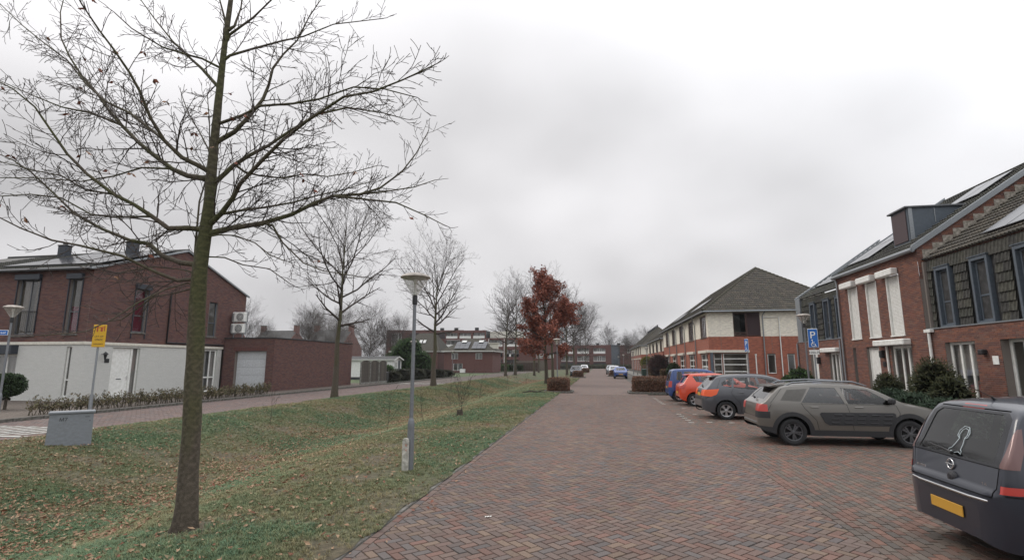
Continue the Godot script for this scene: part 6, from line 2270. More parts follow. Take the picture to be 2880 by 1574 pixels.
	var list := [
		["silver_car", "light silver car half hidden behind the bright blue crossover", Vector3(2.0, 0, -84.0), lin(0.42, 0.43, 0.44)],
		["grey_car", "mid grey car farthest back on the right kerb, behind the silver one", Vector3(1.75, 0, -97.0), lin(0.16, 0.17, 0.18)],
		["grey_car", "dark grey car behind a low hedge on the left kerb", Vector3(-3.62, 0, -79.5), lin(0.06, 0.065, 0.075)],
		["white_car", "white car parked farthest away on the left kerb", Vector3(-3.5, 0, -114.0), lin(0.66, 0.67, 0.68)]]
	for e in list:
		var pm := car_paint("paint_%s" % e[0] + str(e[2].z), e[3], 0.35, 0.35)
		t = car(far, e[0], e[1], e[2], -PI / 2, pm)
		plate(t, Vector3(4.06, 0.5, 0), Vector3(1, 0, 0))
		for sd in [1.0, -1.0]:
			mb = MB.new()
			mb.box(Vector3(3.84, 0.80, sd * 0.62), Vector3(0.2, 0.12, 0.2), 0.04)
			part(mb, "headlamp", mats["clear_lens"], t)


# the big oak's trunk and limbs, from joint to joint
const TRUNK := [Vector3(-4.98, 0.01, -5.79), Vector3(-5.00, 0.59, -5.79), Vector3(-5.02, 1.22, -5.78), Vector3(-5.06, 2.09, -5.77), Vector3(-5.10, 2.77, -5.77), Vector3(-5.11, 3.23, -5.77), Vector3(-5.08, 3.71, -5.77), Vector3(-5.07, 4.15, -5.77), Vector3(-5.08, 4.69, -5.77), Vector3(-5.08, 5.20, -5.77), Vector3(-5.08, 5.88, -5.77), Vector3(-5.07, 6.42, -5.77), Vector3(-5.05, 7.20, -5.78), Vector3(-5.05, 8.24, -5.78), Vector3(-5.10, 9.57, -5.77)]
const LIMBS := [
	[0.050, Vector3(-5.11, 3.21, -5.77), Vector3(-5.21, 3.27, -5.75), Vector3(-5.41, 3.30, -5.77), Vector3(-5.73, 3.41, -5.80), Vector3(-5.99, 3.59, -5.83), Vector3(-6.33, 3.66, -5.86), Vector3(-6.87, 3.86, -5.91), Vector3(-7.40, 4.11, -5.95), Vector3(-7.77, 4.38, -5.99), Vector3(-8.43, 4.85, -6.05), Vector3(-8.84, 5.08, -6.07), Vector3(-9.38, 5.30, -6.10)],
	[0.035, Vector3(-5.11, 3.01, -5.77), Vector3(-5.21, 3.07, -5.75), Vector3(-5.32, 3.04, -5.66), Vector3(-5.49, 3.12, -5.52), Vector3(-5.78, 3.30, -5.27), Vector3(-6.09, 3.38, -5.00), Vector3(-6.27, 3.41, -4.82), Vector3(-6.46, 3.51, -4.62), Vector3(-6.61, 3.63, -4.43)],
	[0.050, Vector3(-5.09, 3.66, -5.77), Vector3(-5.13, 3.73, -5.76), Vector3(-5.28, 3.74, -5.69), Vector3(-5.48, 3.72, -5.59), Vector3(-5.65, 3.86, -5.50), Vector3(-5.84, 4.00, -5.40), Vector3(-6.04, 4.11, -5.29), Vector3(-6.30, 4.34, -5.14), Vector3(-6.49, 4.57, -5.02), Vector3(-6.63, 4.83, -4.91), Vector3(-6.77, 5.10, -4.79), Vector3(-6.97, 5.29, -4.67), Vector3(-7.13, 5.38, -4.57)],
	[0.055, Vector3(-5.09, 3.63, -5.77), Vector3(-4.99, 3.69, -5.79), Vector3(-4.83, 3.76, -5.88), Vector3(-4.48, 3.87, -6.07), Vector3(-4.17, 4.02, -6.23), Vector3(-3.89, 4.24, -6.39), Vector3(-3.70, 4.35, -6.49), Vector3(-3.38, 4.41, -6.65), Vector3(-3.13, 4.53, -6.77), Vector3(-2.86, 4.82, -6.92), Vector3(-2.69, 5.15, -7.04), Vector3(-2.55, 5.55, -7.16)],
	[0.016, Vector3(-3.38, 4.41, -6.65), Vector3(-3.10, 4.50, -6.85), Vector3(-2.73, 4.64, -7.11), Vector3(-2.47, 4.80, -7.29)],
	[0.020, Vector3(-3.70, 4.35, -6.49), Vector3(-3.24, 4.28, -6.49), Vector3(-2.75, 4.20, -6.49), Vector3(-2.33, 4.00, -6.49), Vector3(-2.04, 3.84, -6.48)],
	[0.050, Vector3(-5.08, 3.72, -5.77), Vector3(-5.05, 3.79, -5.78), Vector3(-4.80, 3.93, -5.70), Vector3(-4.60, 4.09, -5.62), Vector3(-4.45, 4.24, -5.54), Vector3(-4.05, 4.48, -5.40), Vector3(-3.71, 4.66, -5.28), Vector3(-3.33, 4.80, -5.15), Vector3(-2.78, 4.96, -4.97), Vector3(-2.36, 4.92, -4.85), Vector3(-1.96, 4.94, -4.71), Vector3(-1.60, 4.97, -4.57)],
	[0.028, Vector3(-5.08, 3.87, -5.77), Vector3(-4.91, 3.94, -5.80), Vector3(-4.73, 4.04, -5.98), Vector3(-4.53, 4.12, -6.15), Vector3(-4.25, 4.25, -6.38), Vector3(-4.03, 4.39, -6.56), Vector3(-3.72, 4.55, -6.80), Vector3(-3.42, 4.74, -7.03)],
	[0.055, Vector3(-5.07, 4.36, -5.77), Vector3(-5.09, 4.43, -5.77), Vector3(-5.22, 4.45, -5.78), Vector3(-5.45, 4.50, -5.79), Vector3(-5.74, 4.63, -5.81), Vector3(-6.12, 4.89, -5.84), Vector3(-6.40, 5.10, -5.86), Vector3(-6.74, 5.39, -5.89), Vector3(-7.01, 5.64, -5.92), Vector3(-7.31, 5.97, -5.95), Vector3(-7.68, 6.32, -5.98), Vector3(-7.99, 6.68, -6.01), Vector3(-8.24, 7.04, -6.04), Vector3(-8.43, 7.57, -6.11), Vector3(-8.48, 7.95, -6.17)],
	[0.045, Vector3(-5.07, 4.44, -5.77), Vector3(-5.07, 4.51, -5.77), Vector3(-5.19, 4.58, -5.66), Vector3(-5.33, 4.65, -5.53), Vector3(-5.41, 4.75, -5.44), Vector3(-5.47, 4.83, -5.37), Vector3(-5.54, 5.07, -5.20), Vector3(-5.56, 5.33, -5.04), Vector3(-5.60, 5.51, -4.91), Vector3(-5.67, 5.72, -4.73), Vector3(-5.73, 5.87, -4.59), Vector3(-5.79, 6.08, -4.40), Vector3(-5.80, 6.23, -4.27)],
	[0.020, Vector3(-6.74, 5.39, -5.89), Vector3(-7.36, 5.66, -5.95), Vector3(-7.99, 5.84, -6.00), Vector3(-8.66, 6.13, -6.05), Vector3(-9.37, 6.46, -6.10)],
	[0.022, Vector3(-5.47, 4.83, -5.37), Vector3(-6.20, 5.34, -5.51), Vector3(-6.72, 5.60, -5.60), Vector3(-7.16, 5.93, -5.67), Vector3(-7.71, 6.44, -5.78), Vector3(-8.39, 6.91, -5.87), Vector3(-8.93, 7.30, -5.95), Vector3(-9.53, 7.79, -6.02)],
	[0.045, Vector3(-5.07, 4.36, -5.77), Vector3(-4.97, 4.43, -5.79), Vector3(-4.84, 4.63, -5.86), Vector3(-4.67, 4.80, -5.94), Vector3(-4.45, 4.97, -6.03), Vector3(-4.23, 5.20, -6.13), Vector3(-3.92, 5.49, -6.26), Vector3(-3.52, 5.65, -6.42), Vector3(-3.04, 5.61, -6.59), Vector3(-2.73, 5.54, -6.70)],
	[0.022, Vector3(-4.84, 4.63, -5.86), Vector3(-4.82, 4.65, -5.86), Vector3(-4.74, 4.58, -5.97), Vector3(-4.62, 4.57, -6.10), Vector3(-4.40, 4.60, -6.33), Vector3(-4.21, 4.72, -6.51), Vector3(-3.96, 4.75, -6.74), Vector3(-3.68, 4.90, -7.00), Vector3(-3.39, 5.08, -7.23)],
	[0.045, Vector3(-5.08, 4.89, -5.77), Vector3(-5.04, 4.96, -5.78), Vector3(-4.85, 5.12, -5.85), Vector3(-4.73, 5.31, -5.90), Vector3(-4.56, 5.64, -5.98), Vector3(-4.52, 5.87, -6.02), Vector3(-4.50, 6.14, -6.05), Vector3(-4.39, 6.38, -6.10), Vector3(-4.23, 6.63, -6.17), Vector3(-4.11, 7.05, -6.24), Vector3(-3.95, 7.42, -6.31)],
	[0.030, Vector3(-5.08, 5.15, -5.77), Vector3(-5.04, 5.22, -5.78), Vector3(-4.66, 5.28, -5.73), Vector3(-4.37, 5.37, -5.69), Vector3(-3.86, 5.33, -5.64), Vector3(-3.46, 5.33, -5.59), Vector3(-2.96, 5.40, -5.51), Vector3(-2.52, 5.30, -5.45), Vector3(-2.10, 5.12, -5.38)],
	[0.035, Vector3(-5.08, 5.68, -5.77), Vector3(-5.11, 5.76, -5.77), Vector3(-5.42, 6.08, -5.80), Vector3(-5.73, 6.35, -5.83), Vector3(-6.02, 6.62, -5.86), Vector3(-6.42, 7.06, -5.90), Vector3(-6.80, 7.51, -5.94)],
	[0.025, Vector3(-5.08, 5.97, -5.77), Vector3(-5.10, 6.04, -5.77), Vector3(-5.26, 6.10, -5.61), Vector3(-5.39, 6.09, -5.48), Vector3(-5.58, 6.10, -5.29), Vector3(-5.79, 6.21, -5.03), Vector3(-5.89, 6.33, -4.86)],
	[0.026, Vector3(-5.07, 6.15, -5.77), Vector3(-4.99, 6.23, -5.79), Vector3(-4.75, 6.39, -5.92), Vector3(-4.41, 6.60, -6.10), Vector3(-4.17, 6.72, -6.22), Vector3(-3.81, 7.00, -6.40), Vector3(-3.16, 7.24, -6.71)],
	[0.028, Vector3(-5.06, 6.47, -5.77), Vector3(-5.01, 6.55, -5.78), Vector3(-4.64, 6.73, -5.74), Vector3(-4.32, 6.95, -5.69), Vector3(-4.00, 7.15, -5.64)],
	[0.030, Vector3(-5.07, 6.41, -5.77), Vector3(-5.03, 6.49, -5.78), Vector3(-5.15, 6.84, -5.81), Vector3(-5.31, 7.24, -5.84), Vector3(-5.53, 7.72, -5.88)],
	[0.030, Vector3(-5.06, 6.60, -5.77), Vector3(-4.96, 6.68, -5.79), Vector3(-4.97, 7.03, -5.89), Vector3(-5.06, 7.61, -6.02)],
	[0.022, Vector3(-5.11, 3.22, -5.77), Vector3(-5.18, 3.29, -5.75), Vector3(-5.23, 3.51, -5.79), Vector3(-5.27, 3.80, -5.83), Vector3(-5.32, 4.16, -5.88), Vector3(-5.31, 4.52, -5.95), Vector3(-5.36, 4.97, -6.01), Vector3(-5.46, 5.43, -6.07), Vector3(-5.57, 5.84, -6.11)],
	[0.018, Vector3(-4.48, 3.87, -6.07), Vector3(-4.34, 3.84, -6.09), Vector3(-4.16, 3.59, -6.07), Vector3(-3.83, 3.30, -6.06), Vector3(-3.53, 3.18, -6.05), Vector3(-2.96, 3.08, -6.05)],
	[0.014, Vector3(-5.09, 3.56, -5.77), Vector3(-5.12, 3.62, -5.76), Vector3(-4.85, 3.64, -5.73), Vector3(-4.58, 3.61, -5.69), Vector3(-4.25, 3.49, -5.64), Vector3(-4.00, 3.32, -5.59), Vector3(-3.78, 3.23, -5.55)],
	[0.014, Vector3(-5.10, 3.30, -5.77), Vector3(-5.09, 3.37, -5.77), Vector3(-4.89, 3.38, -5.92), Vector3(-4.71, 3.30, -6.05), Vector3(-4.44, 3.27, -6.23), Vector3(-4.23, 3.09, -6.39)],
	[0.016, Vector3(-5.11, 2.96, -5.77), Vector3(-5.24, 3.02, -5.74), Vector3(-5.39, 2.92, -5.57), Vector3(-5.55, 2.72, -5.34), Vector3(-5.65, 2.51, -5.14), Vector3(-5.76, 2.35, -4.93), Vector3(-5.96, 2.29, -4.61)],
	[0.014, Vector3(-5.10, 2.88, -5.77), Vector3(-5.21, 2.94, -5.75), Vector3(-5.49, 2.90, -5.81), Vector3(-5.86, 2.87, -5.87), Vector3(-6.47, 2.59, -6.02), Vector3(-6.94, 2.55, -6.09)],
	[0.014, Vector3(-5.11, 3.11, -5.77), Vector3(-5.26, 3.18, -5.74), Vector3(-5.45, 3.22, -5.79), Vector3(-5.93, 3.28, -5.89), Vector3(-6.41, 3.26, -5.99), Vector3(-6.75, 3.23, -6.06)],
	[0.018, Vector3(-5.65, 3.86, -5.50), Vector3(-5.78, 3.86, -5.48), Vector3(-6.07, 3.83, -5.36), Vector3(-6.30, 3.85, -5.26), Vector3(-6.61, 4.04, -5.12), Vector3(-6.91, 4.06, -4.99), Vector3(-7.18, 4.01, -4.87)],
	[0.016, Vector3(-6.04, 4.11, -5.29), Vector3(-6.58, 4.23, -5.38), Vector3(-7.11, 4.49, -5.47), Vector3(-7.75, 4.65, -5.55), Vector3(-8.42, 4.85, -5.64)],
	[0.020, Vector3(-5.07, 4.35, -5.77), Vector3(-5.11, 4.42, -5.77), Vector3(-5.17, 4.71, -5.85), Vector3(-5.27, 4.91, -5.89), Vector3(-5.48, 5.19, -5.95), Vector3(-5.78, 5.56, -6.02), Vector3(-5.96, 5.85, -6.08)],
	[0.016, Vector3(-5.74, 4.63, -5.81), Vector3(-6.04, 4.60, -5.64), Vector3(-6.30, 4.44, -5.49), Vector3(-6.58, 4.32, -5.31), Vector3(-6.94, 4.31, -5.10), Vector3(-7.26, 4.26, -4.89)]]


# ---------------------------------------------------------------- trees and shrubs
func bent(d: Vector3, ang: float, r: RandomNumberGenerator) -> Vector3:
	var a := r.randf() * TAU
	var s := d.cross(Vector3(0.3, 0.1, 0.9) if absf(d.y) > 0.7 else Vector3.UP).normalized()
	var u := d.cross(s)
	return (d * cos(ang) + (s * cos(a) + u * sin(a)) * sin(ang)).normalized()


# a branch and all that grows on it; tips collects the ends of the finest twigs
func sprout(mb: MB, p: Vector3, d: Vector3, length: float, r0: float, lvl: int, q: Dictionary, r: RandomNumberGenerator, tips: Array) -> void:
	var n: int = 4 if lvl > 1 else 3
	var path := PackedVector3Array([p])
	var rad := PackedFloat32Array([r0])
	var step := length / n
	var e := d
	for k in n:
		e = (e + Vector3(r.randf_range(-1, 1), r.randf_range(-1, 1), r.randf_range(-1, 1)) * q.wiggle + Vector3.UP * q.up * (0.6 + 0.4 * k)).normalized()
		p += e * step
		path.append(p)
		rad.append(lerpf(r0, maxf(r0 * 0.3, q.rmin), float(k + 1) / n))
	mb.tube(path, rad, 5 if r0 > 0.02 else 3)
	if lvl <= 0:
		tips.append(p)
		if tips.size() % 2 == 0: tips.append(path[n - 1])
		return
	var m := int(clampf(length / q.space[lvl], 2, 24))
	for k in m:
		var t := (k + r.randf_range(0.2, 0.8)) / m
		t = 0.12 + 0.88 * t
		var i := mini(int(t * n), n - 1)
		var at := path[i].lerp(path[i + 1], t * n - i)
		var dir := (path[i + 1] - path[i]).normalized()
		var l: float = length * r.randf_range(0.32, 0.62) * (1.12 - 0.6 * t)
		if l < 0.07: continue
		sprout(mb, at, bent(dir, r.randf_range(0.5, 0.95), r), l, maxf(rad[i] * 0.55, q.rmin), lvl - 1, q, r, tips)


func moss(mb: MB, p: Vector3, low: Color, green: Color, share: float) -> void:
	var k := clampf(share + noise.get_noise_3d(p.x * 60.0, p.y * 22.0, p.z * 60.0) * 1.6, 0, 1)
	mb.col = low.lerp(green, k)


# tapered trunk with patches of moss in its bark
func trunk_tube(mb: MB, path: Array, rad: Array, sides: int, green_from: float) -> void:
	var first := mb.v.size()
	var P := PackedVector3Array(); var R := PackedFloat32Array()
	for i in path.size() - 1:
		var m := 6
		for k in m:
			var t := k / float(m)
			P.append(path[i].lerp(path[i + 1], t)); R.append(lerpf(rad[i], rad[i + 1], t))
	P.append(path[path.size() - 1]); R.append(rad[rad.size() - 1])
	mb.tube(P, R, sides)
	for i in range(first, mb.v.size()):
		var v := mb.v[i]
		var g := clampf((v.y - green_from) * 0.35, 0.0, 0.55)
		moss(mb, v, Color(0.125, 0.10, 0.076), Color(0.098, 0.096, 0.043), g)
		mb.c[i] = mb.col
		var w := 1.0 + 0.10 * noise.get_noise_3d(v.x * 220.0, v.y * 30.0, v.z * 220.0) + 0.09 * noise.get_noise_3d(v.x * 900.0, v.y * 90.0, v.z * 900.0)
		var ce := P[mini((i - first) / sides, P.size() - 1)]
		mb.v[i] = ce + (v - ce) * w


func big_oak() -> void:
	var r := RandomNumberGenerator.new()
	r.seed = 101
	var base: Vector3 = TRUNK[0]
	var g := verge_y(base.x, base.z)
	var t := thing("oak_tree", "large bare oak in the foreground with mossy trunk and wide crown", "tree", Vector3.ZERO, 0.0, "street trees on the verge")
	var mb := MB.new()
	var pts := [Vector3(base.x, g - 0.15, base.z)]
	var rd := [0.175]
	pts.append(Vector3(base.x, g + 0.06, base.z)); rd.append(0.136)
	pts.append(Vector3(base.x, g + 0.28, base.z)); rd.append(0.12)
	var rr := [0, 0.112, 0.103, 0.098, 0.094, 0.088, 0.076, 0.067, 0.058, 0.05, 0.043, 0.037, 0.03, 0.022, 0.008]
	for k in range(1, TRUNK.size()):
		pts.append(TRUNK[k]); rd.append(rr[k])
	trunk_tube(mb, pts, rd, 40, 0.9)
	for i in mb.v.size():
		# root flare in uneven lobes
		var v := mb.v[i]
		var f := clampf(0.45 - (v.y - g), 0, 0.45)
		var a := atan2(v.z - base.z, v.x - base.x)
		var w := 1.0 + f * (0.26 * cos(a * 5.0 + 0.7) + 0.14 * cos(a * 3.0))
		mb.v[i] = Vector3(base.x + (v.x - base.x) * w, v.y, base.z + (v.z - base.z) * w) if f > 0 else v
	part(mb, "trunk", mats["bark_vc"], t)
	var tw := MB.new()
	var tips := []
	var q := {"wiggle": 0.27, "up": 0.045, "rmin": 0.0034, "space": [0.1, 0.10, 0.115, 0.10]}
	for l in LIMBS:
		var path := []
		for k in range(1, l.size()): path.append(l[k])
		var r0: float = l[0]
		var rads := []
		for k in path.size(): rads.append(lerpf(r0 * 0.92, 0.006, pow(float(k) / (path.size() - 1), 0.7)))
		mb = MB.new()
		trunk_tube(mb, path, rads, 7, 2.4)
		part(mb, "limb", mats["bark_vc"], t)
		# side branches along the limb
		var total := 0.0
		for k in path.size() - 1: total += path[k].distance_to(path[k + 1])
		var done := 0.0
		for k in path.size() - 1:
			var seg: float = path[k].distance_to(path[k + 1])
			var dir: Vector3 = (path[k + 1] - path[k]).normalized()
			var m := int(ceil(seg / 0.13))
			for j in m:
				var s := (j + r.randf()) / m
				var f := (done + seg * s) / total
				if f < 0.12 and r.randf() < 0.7: continue
				var len_ := r.randf_range(0.25, 1.05) * (1.15 - 0.7 * f) * clampf(total / 3.0, 0.45, 1.0)
				sprout(tw, path[k].lerp(path[k + 1], s), bent(dir, r.randf_range(0.55, 1.0), r), len_, clampf(rads[k] * 0.4, 0.0035, 0.011), 2 if len_ > 0.35 else 1, q, r, tips)
			done += seg
		sprout(tw, path[path.size() - 1], (path[path.size() - 1] - path[path.size() - 2]).normalized(), 0.22, 0.006, 2, q, r, tips)
	part(tw, "twigs", mats["twig"], t)
	# a few withered leaves still hang on
	var lf := MB.new()
	for k in 46:
		var p: Vector3 = tips[r.randi() % tips.size()]
		lf.col = Color(0.20, 0.07, 0.04) if r.randf() < 0.6 else Color(0.24, 0.12, 0.06)
		for j in 2:
			var a := bent(Vector3.DOWN, 1.0, r); var b := bent(a, 1.4, r) * 0.022
			lf.quad(p, p + a * 0.035 + b, p + a * 0.085, p + a * 0.035 - b)
	stuff(part(lf, "withered_leaves", mats["leaf"], t))


# bare tree: leader with limbs all round; profile gives the crown's half width by height share
func bare_tree(called: String, label: String, at: Vector3, h: float, clear: float, half: float, r0: float, seed_: int, fine := 2, group := "street trees on the verge", leafy := false) -> Node3D:
	var r := RandomNumberGenerator.new()
	r.seed = seed_
	var t := thing(called, label, "tree", at, 0.0, group)
	var mb := MB.new()
	var pts := [Vector3(0, -0.2, 0), Vector3(0, 0.08, 0), Vector3(0, 0.4, 0)]
	var rd := [r0 * 1.5, r0 * 1.2, r0]
	var lean := Vector3(r.randf_range(-0.02, 0.02), 0, r.randf_range(-0.02, 0.02))
	var n := 7
	for k in range(1, n + 1):
		var y := 0.4 + (h - 0.4) * k / n
		pts.append(Vector3(r.randf_range(-0.06, 0.06), y, r.randf_range(-0.06, 0.06)) + lean * y)
		rd.append(lerpf(r0 * 0.95, 0.012, pow(float(k) / n, 0.8)))
	trunk_tube(mb, pts, rd, 10, 1.5)
	part(mb, "trunk", mats["bark_vc"], t)
	var cr := MB.new()
	var tips := []
	var q := {"wiggle": 0.2, "up": 0.05, "rmin": 0.0055 if fine == 3 else 0.007, "space": [0.2, 0.34, 0.32, 0.38] if fine == 3 and not leafy else [0.2, 0.3, 0.3, 0.36]}
	var limbs := int((h - clear) * 2.9)
	for k in limbs:
		var f := (k + r.randf() * 0.6) / limbs
		var y := lerpf(clear, h - 0.4, f)
		var i := 0
		while i < pts.size() - 2 and pts[i + 1].y < y: i += 1
		var s: float = (y - pts[i].y) / maxf(pts[i + 1].y - pts[i].y, 0.01)
		var p: Vector3 = pts[i].lerp(pts[i + 1], clampf(s, 0, 1))
		var w: float = half * (sin(PI * clampf(0.12 + 0.80 * f, 0, 1)) ** 0.75) * r.randf_range(0.8, 1.15)
		if leafy: w = half * lerpf(1.12, 0.25, f) * r.randf_range(0.65, 1.15)
		var a := k * 2.399 + r.randf_range(-0.4, 0.4)
		var tilt := lerpf(0.12, 1.2, pow(f, 0.8)) + r.randf_range(-0.12, 0.18)
		var d := Vector3(cos(a) * cos(tilt), sin(tilt), sin(a) * cos(tilt))
		var l := clampf(w / maxf(cos(tilt), 0.45), 0.6, h * 0.5)
		sprout(cr, p, d, l, lerpf(r0 * 0.42, 0.012, f), fine, q, r, tips)
	part(cr, "crown", mats["twig"], t)
	if leafy:
		var xf := []
		var cs := PackedColorArray()
		for k in tips.size():
			var p: Vector3 = tips[k]
			if r.randf() < 0.1: continue
			if noise.get_noise_3d(p.x * 30.0, p.y * 30.0, p.z * 30.0) < -0.3: continue
			for j in 13:
				var s := r.randf_range(1.0, 1.8)
				xf.append(Transform3D(Basis.from_euler(Vector3(r.randf_range(-1.2, 1.2), r.randf() * TAU, r.randf_range(-1.2, 1.2))).scaled(Vector3(s, s, s)), p + Vector3(r.randf_range(-0.24, 0.24), r.randf_range(-0.24, 0.18), r.randf_range(-0.24, 0.24))))
				var c := Color(0.19, 0.05, 0.032).lerp(Color(0.28, 0.09, 0.05), r.randf())
				if r.randf() < 0.12: c = Color(0.11, 0.035, 0.025)
				cs.append(c)
		var o := scatter(oak_leaf(), xf, cs, "foliage", mats["leaf"], t)
		stuff(o)
	return t


func oak_leaf() -> ArrayMesh:
	var l := MB.new()
	var e := [Vector2(0, 0), Vector2(0.02, 0.03), Vector2(0.045, 0.035), Vector2(0.03, 0.06), Vector2(0.055, 0.085), Vector2(0.025, 0.1), Vector2(0.0, 0.14), Vector2(-0.025, 0.1), Vector2(-0.055, 0.085), Vector2(-0.03, 0.06), Vector2(-0.045, 0.035), Vector2(-0.02, 0.03)]
	for k in range(1, e.size() - 1):
		var a: Vector2 = e[0]; var b: Vector2 = e[k]; var c: Vector2 = e[k + 1]
		l.tri(Vector3(0, 0, 0.07), Vector3(b.x, absf(b.x) * 0.4, b.y), Vector3(c.x, absf(c.x) * 0.4, c.y))
	return l.mesh()


func small_leaf(w: float, h: float) -> ArrayMesh:
	var l := MB.new()
	l.tri(Vector3(0, 0, 0), Vector3(w, 0.3 * w, h * 0.5), Vector3(0, 0, h))
	l.tri(Vector3(0, 0, 0), Vector3(0, 0, h), Vector3(-w, 0.3 * w, h * 0.5))
	return l.mesh()


# leaves over rounded lumps: a dark twiggy heart keeps the far side from showing
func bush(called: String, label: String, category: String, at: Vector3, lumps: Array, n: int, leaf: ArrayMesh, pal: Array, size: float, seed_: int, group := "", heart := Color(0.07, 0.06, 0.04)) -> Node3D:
	var r := RandomNumberGenerator.new()
	r.seed = seed_
	var t := thing(called, label, category, at, 0.0, group)
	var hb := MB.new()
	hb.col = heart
	for l in lumps:
		var c: Vector3 = l[0]; var s: Vector3 = l[1]
		var k0 := hb.v.size()
		for i in 9:
			for j in 12:
				var a := PI * i / 8.0; var b := TAU * j / 12
				var d := Vector3(sin(a) * cos(b), cos(a), sin(a) * sin(b))
				var w := 0.80 + 0.16 * noise.get_noise_3d(d.x * 40.0 + c.x, d.y * 40.0, d.z * 40.0)
				hb.vert(c + d * s * w, (d / s).normalized())
		for i in 8:
			for j in 12:
				var a := k0 + i * 12 + j; var b := k0 + i * 12 + (j + 1) % 12
				hb.ix.append(a); hb.ix.append(b); hb.ix.append(b + 12)
				hb.ix.append(a); hb.ix.append(b + 12); hb.ix.append(a + 12)
	part(hb, "branches", vc_mat("heart", 0.95), t)
	var vol := 0.0
	for l in lumps: vol += (l[1].x * l[1].y + l[1].z * l[1].y)
	var xf := []
	var cs := PackedColorArray()
	for l in lumps:
		var c: Vector3 = l[0]; var s: Vector3 = l[1]
		var m := int(n * (s.x * s.y + s.z * s.y) / vol)
		for k in m:
			var d := Vector3(r.randfn(), r.randfn(), r.randfn()).normalized()
			var w := 0.84 + 0.16 * noise.get_noise_3d(d.x * 60.0 + c.x, d.y * 60.0, d.z * 60.0) + r.randf_range(-0.10, 0.13)
			var p := c + d * s * w
			if p.y < 0.02: continue
			var nn := (d / s).normalized()
			var up := bent(nn, r.randf_range(0.2, 1.2), r)
			var x := up.cross(bent(up, 1.2, r)).normalized()
			var sc := size * r.randf_range(0.7, 1.35)
			xf.append(Transform3D(Basis(x, up.cross(x) * -1.0, up).scaled_local(Vector3(sc, sc, sc)), p))
			var col: Color = pal[r.randi() % pal.size()]
			var br := r.randf_range(0.75, 1.3)
			cs.append(Color(col.r * br, col.g * br, col.b * br))
	stuff(scatter(leaf, xf, cs, "foliage", mats["leaf"], t))
	return t


# clipped hedge: leaves in a box, twigs inside
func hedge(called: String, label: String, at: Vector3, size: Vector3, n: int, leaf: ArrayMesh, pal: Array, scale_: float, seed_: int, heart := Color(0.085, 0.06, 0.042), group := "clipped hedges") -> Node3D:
	var r := RandomNumberGenerator.new()
	r.seed = seed_
	var t := thing(called, label, "hedge", at, 0.0, group)
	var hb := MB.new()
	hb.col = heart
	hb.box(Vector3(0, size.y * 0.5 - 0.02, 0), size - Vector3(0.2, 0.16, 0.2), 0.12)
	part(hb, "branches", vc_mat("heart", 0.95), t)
	var xf := []
	var cs := PackedColorArray()
	for k in n:
		var f := r.randf() * (size.x * size.z + 2 * size.y * (size.x + size.z))
		var p := Vector3(r.randf_range(-0.5, 0.5) * size.x, r.randf_range(0.02, 1.0) * size.y, r.randf_range(-0.5, 0.5) * size.z)
		var nn: Vector3
		if f < size.x * size.z:
			p.y = size.y; nn = Vector3.UP
		elif f < size.x * size.z + 2 * size.y * size.x:
			nn = Vector3(0, 0, 1 if r.randf() < 0.6 else -1); p.z = nn.z * size.z * 0.5
		else:
			nn = Vector3(1 if r.randf() < 0.5 else -1, 0, 0); p.x = nn.x * size.x * 0.5
		var lump := 0.06 * noise.get_noise_3d(p.x * 50.0 + at.x, p.y * 50.0, p.z * 50.0 + at.z)
		p += nn * (r.randf_range(-0.09, 0.015) + lump)
		# rounded corners
		var cx := absf(p.x) - (size.x * 0.5 - 0.12); var cz := absf(p.z) - (size.z * 0.5 - 0.12); var cy := p.y - (size.y - 0.12)
		if (cx > 0 and cz > 0 and cx * cx + cz * cz > 0.0144) or (cx > 0 and cy > 0 and cx * cx + cy * cy > 0.0144) or (cz > 0 and cy > 0 and cz * cz + cy * cy > 0.0144): continue
		var up := bent(nn, r.randf_range(0.3, 1.4), r)
		var x := up.cross(bent(up, 1.2, r)).normalized()
		var sc := scale_ * r.randf_range(0.7, 1.3)
		xf.append(Transform3D(Basis(x, up.cross(x) * -1.0, up).scaled_local(Vector3(sc, sc, sc)), p))
		var col: Color = pal[r.randi() % pal.size()]
		var br := r.randf_range(0.7, 1.3)
		cs.append(Color(col.r * br, col.g * br, col.b * br))
	stuff(scatter(leaf, xf, cs, "foliage", mats["leaf"], t))
	return t


const BEECH := [Color(0.17, 0.072, 0.042), Color(0.14, 0.058, 0.036), Color(0.20, 0.10, 0.06), Color(0.11, 0.05, 0.035), Color(0.22, 0.13, 0.085), Color(0.09, 0.06, 0.035)]
const GREEN_DARK := [Color(0.022, 0.042, 0.014), Color(0.03, 0.055, 0.018), Color(0.018, 0.034, 0.013), Color(0.038, 0.065, 0.022)]
const GREEN_MID := [Color(0.045, 0.095, 0.025), Color(0.055, 0.11, 0.03), Color(0.035, 0.075, 0.022), Color(0.07, 0.12, 0.035)]
const CONIFER := [Color(0.05, 0.055, 0.018), Color(0.038, 0.046, 0.016), Color(0.065, 0.065, 0.022), Color(0.03, 0.038, 0.015)]
const JUNIPER := [Color(0.03, 0.055, 0.03), Color(0.04, 0.07, 0.038), Color(0.024, 0.044, 0.024)]


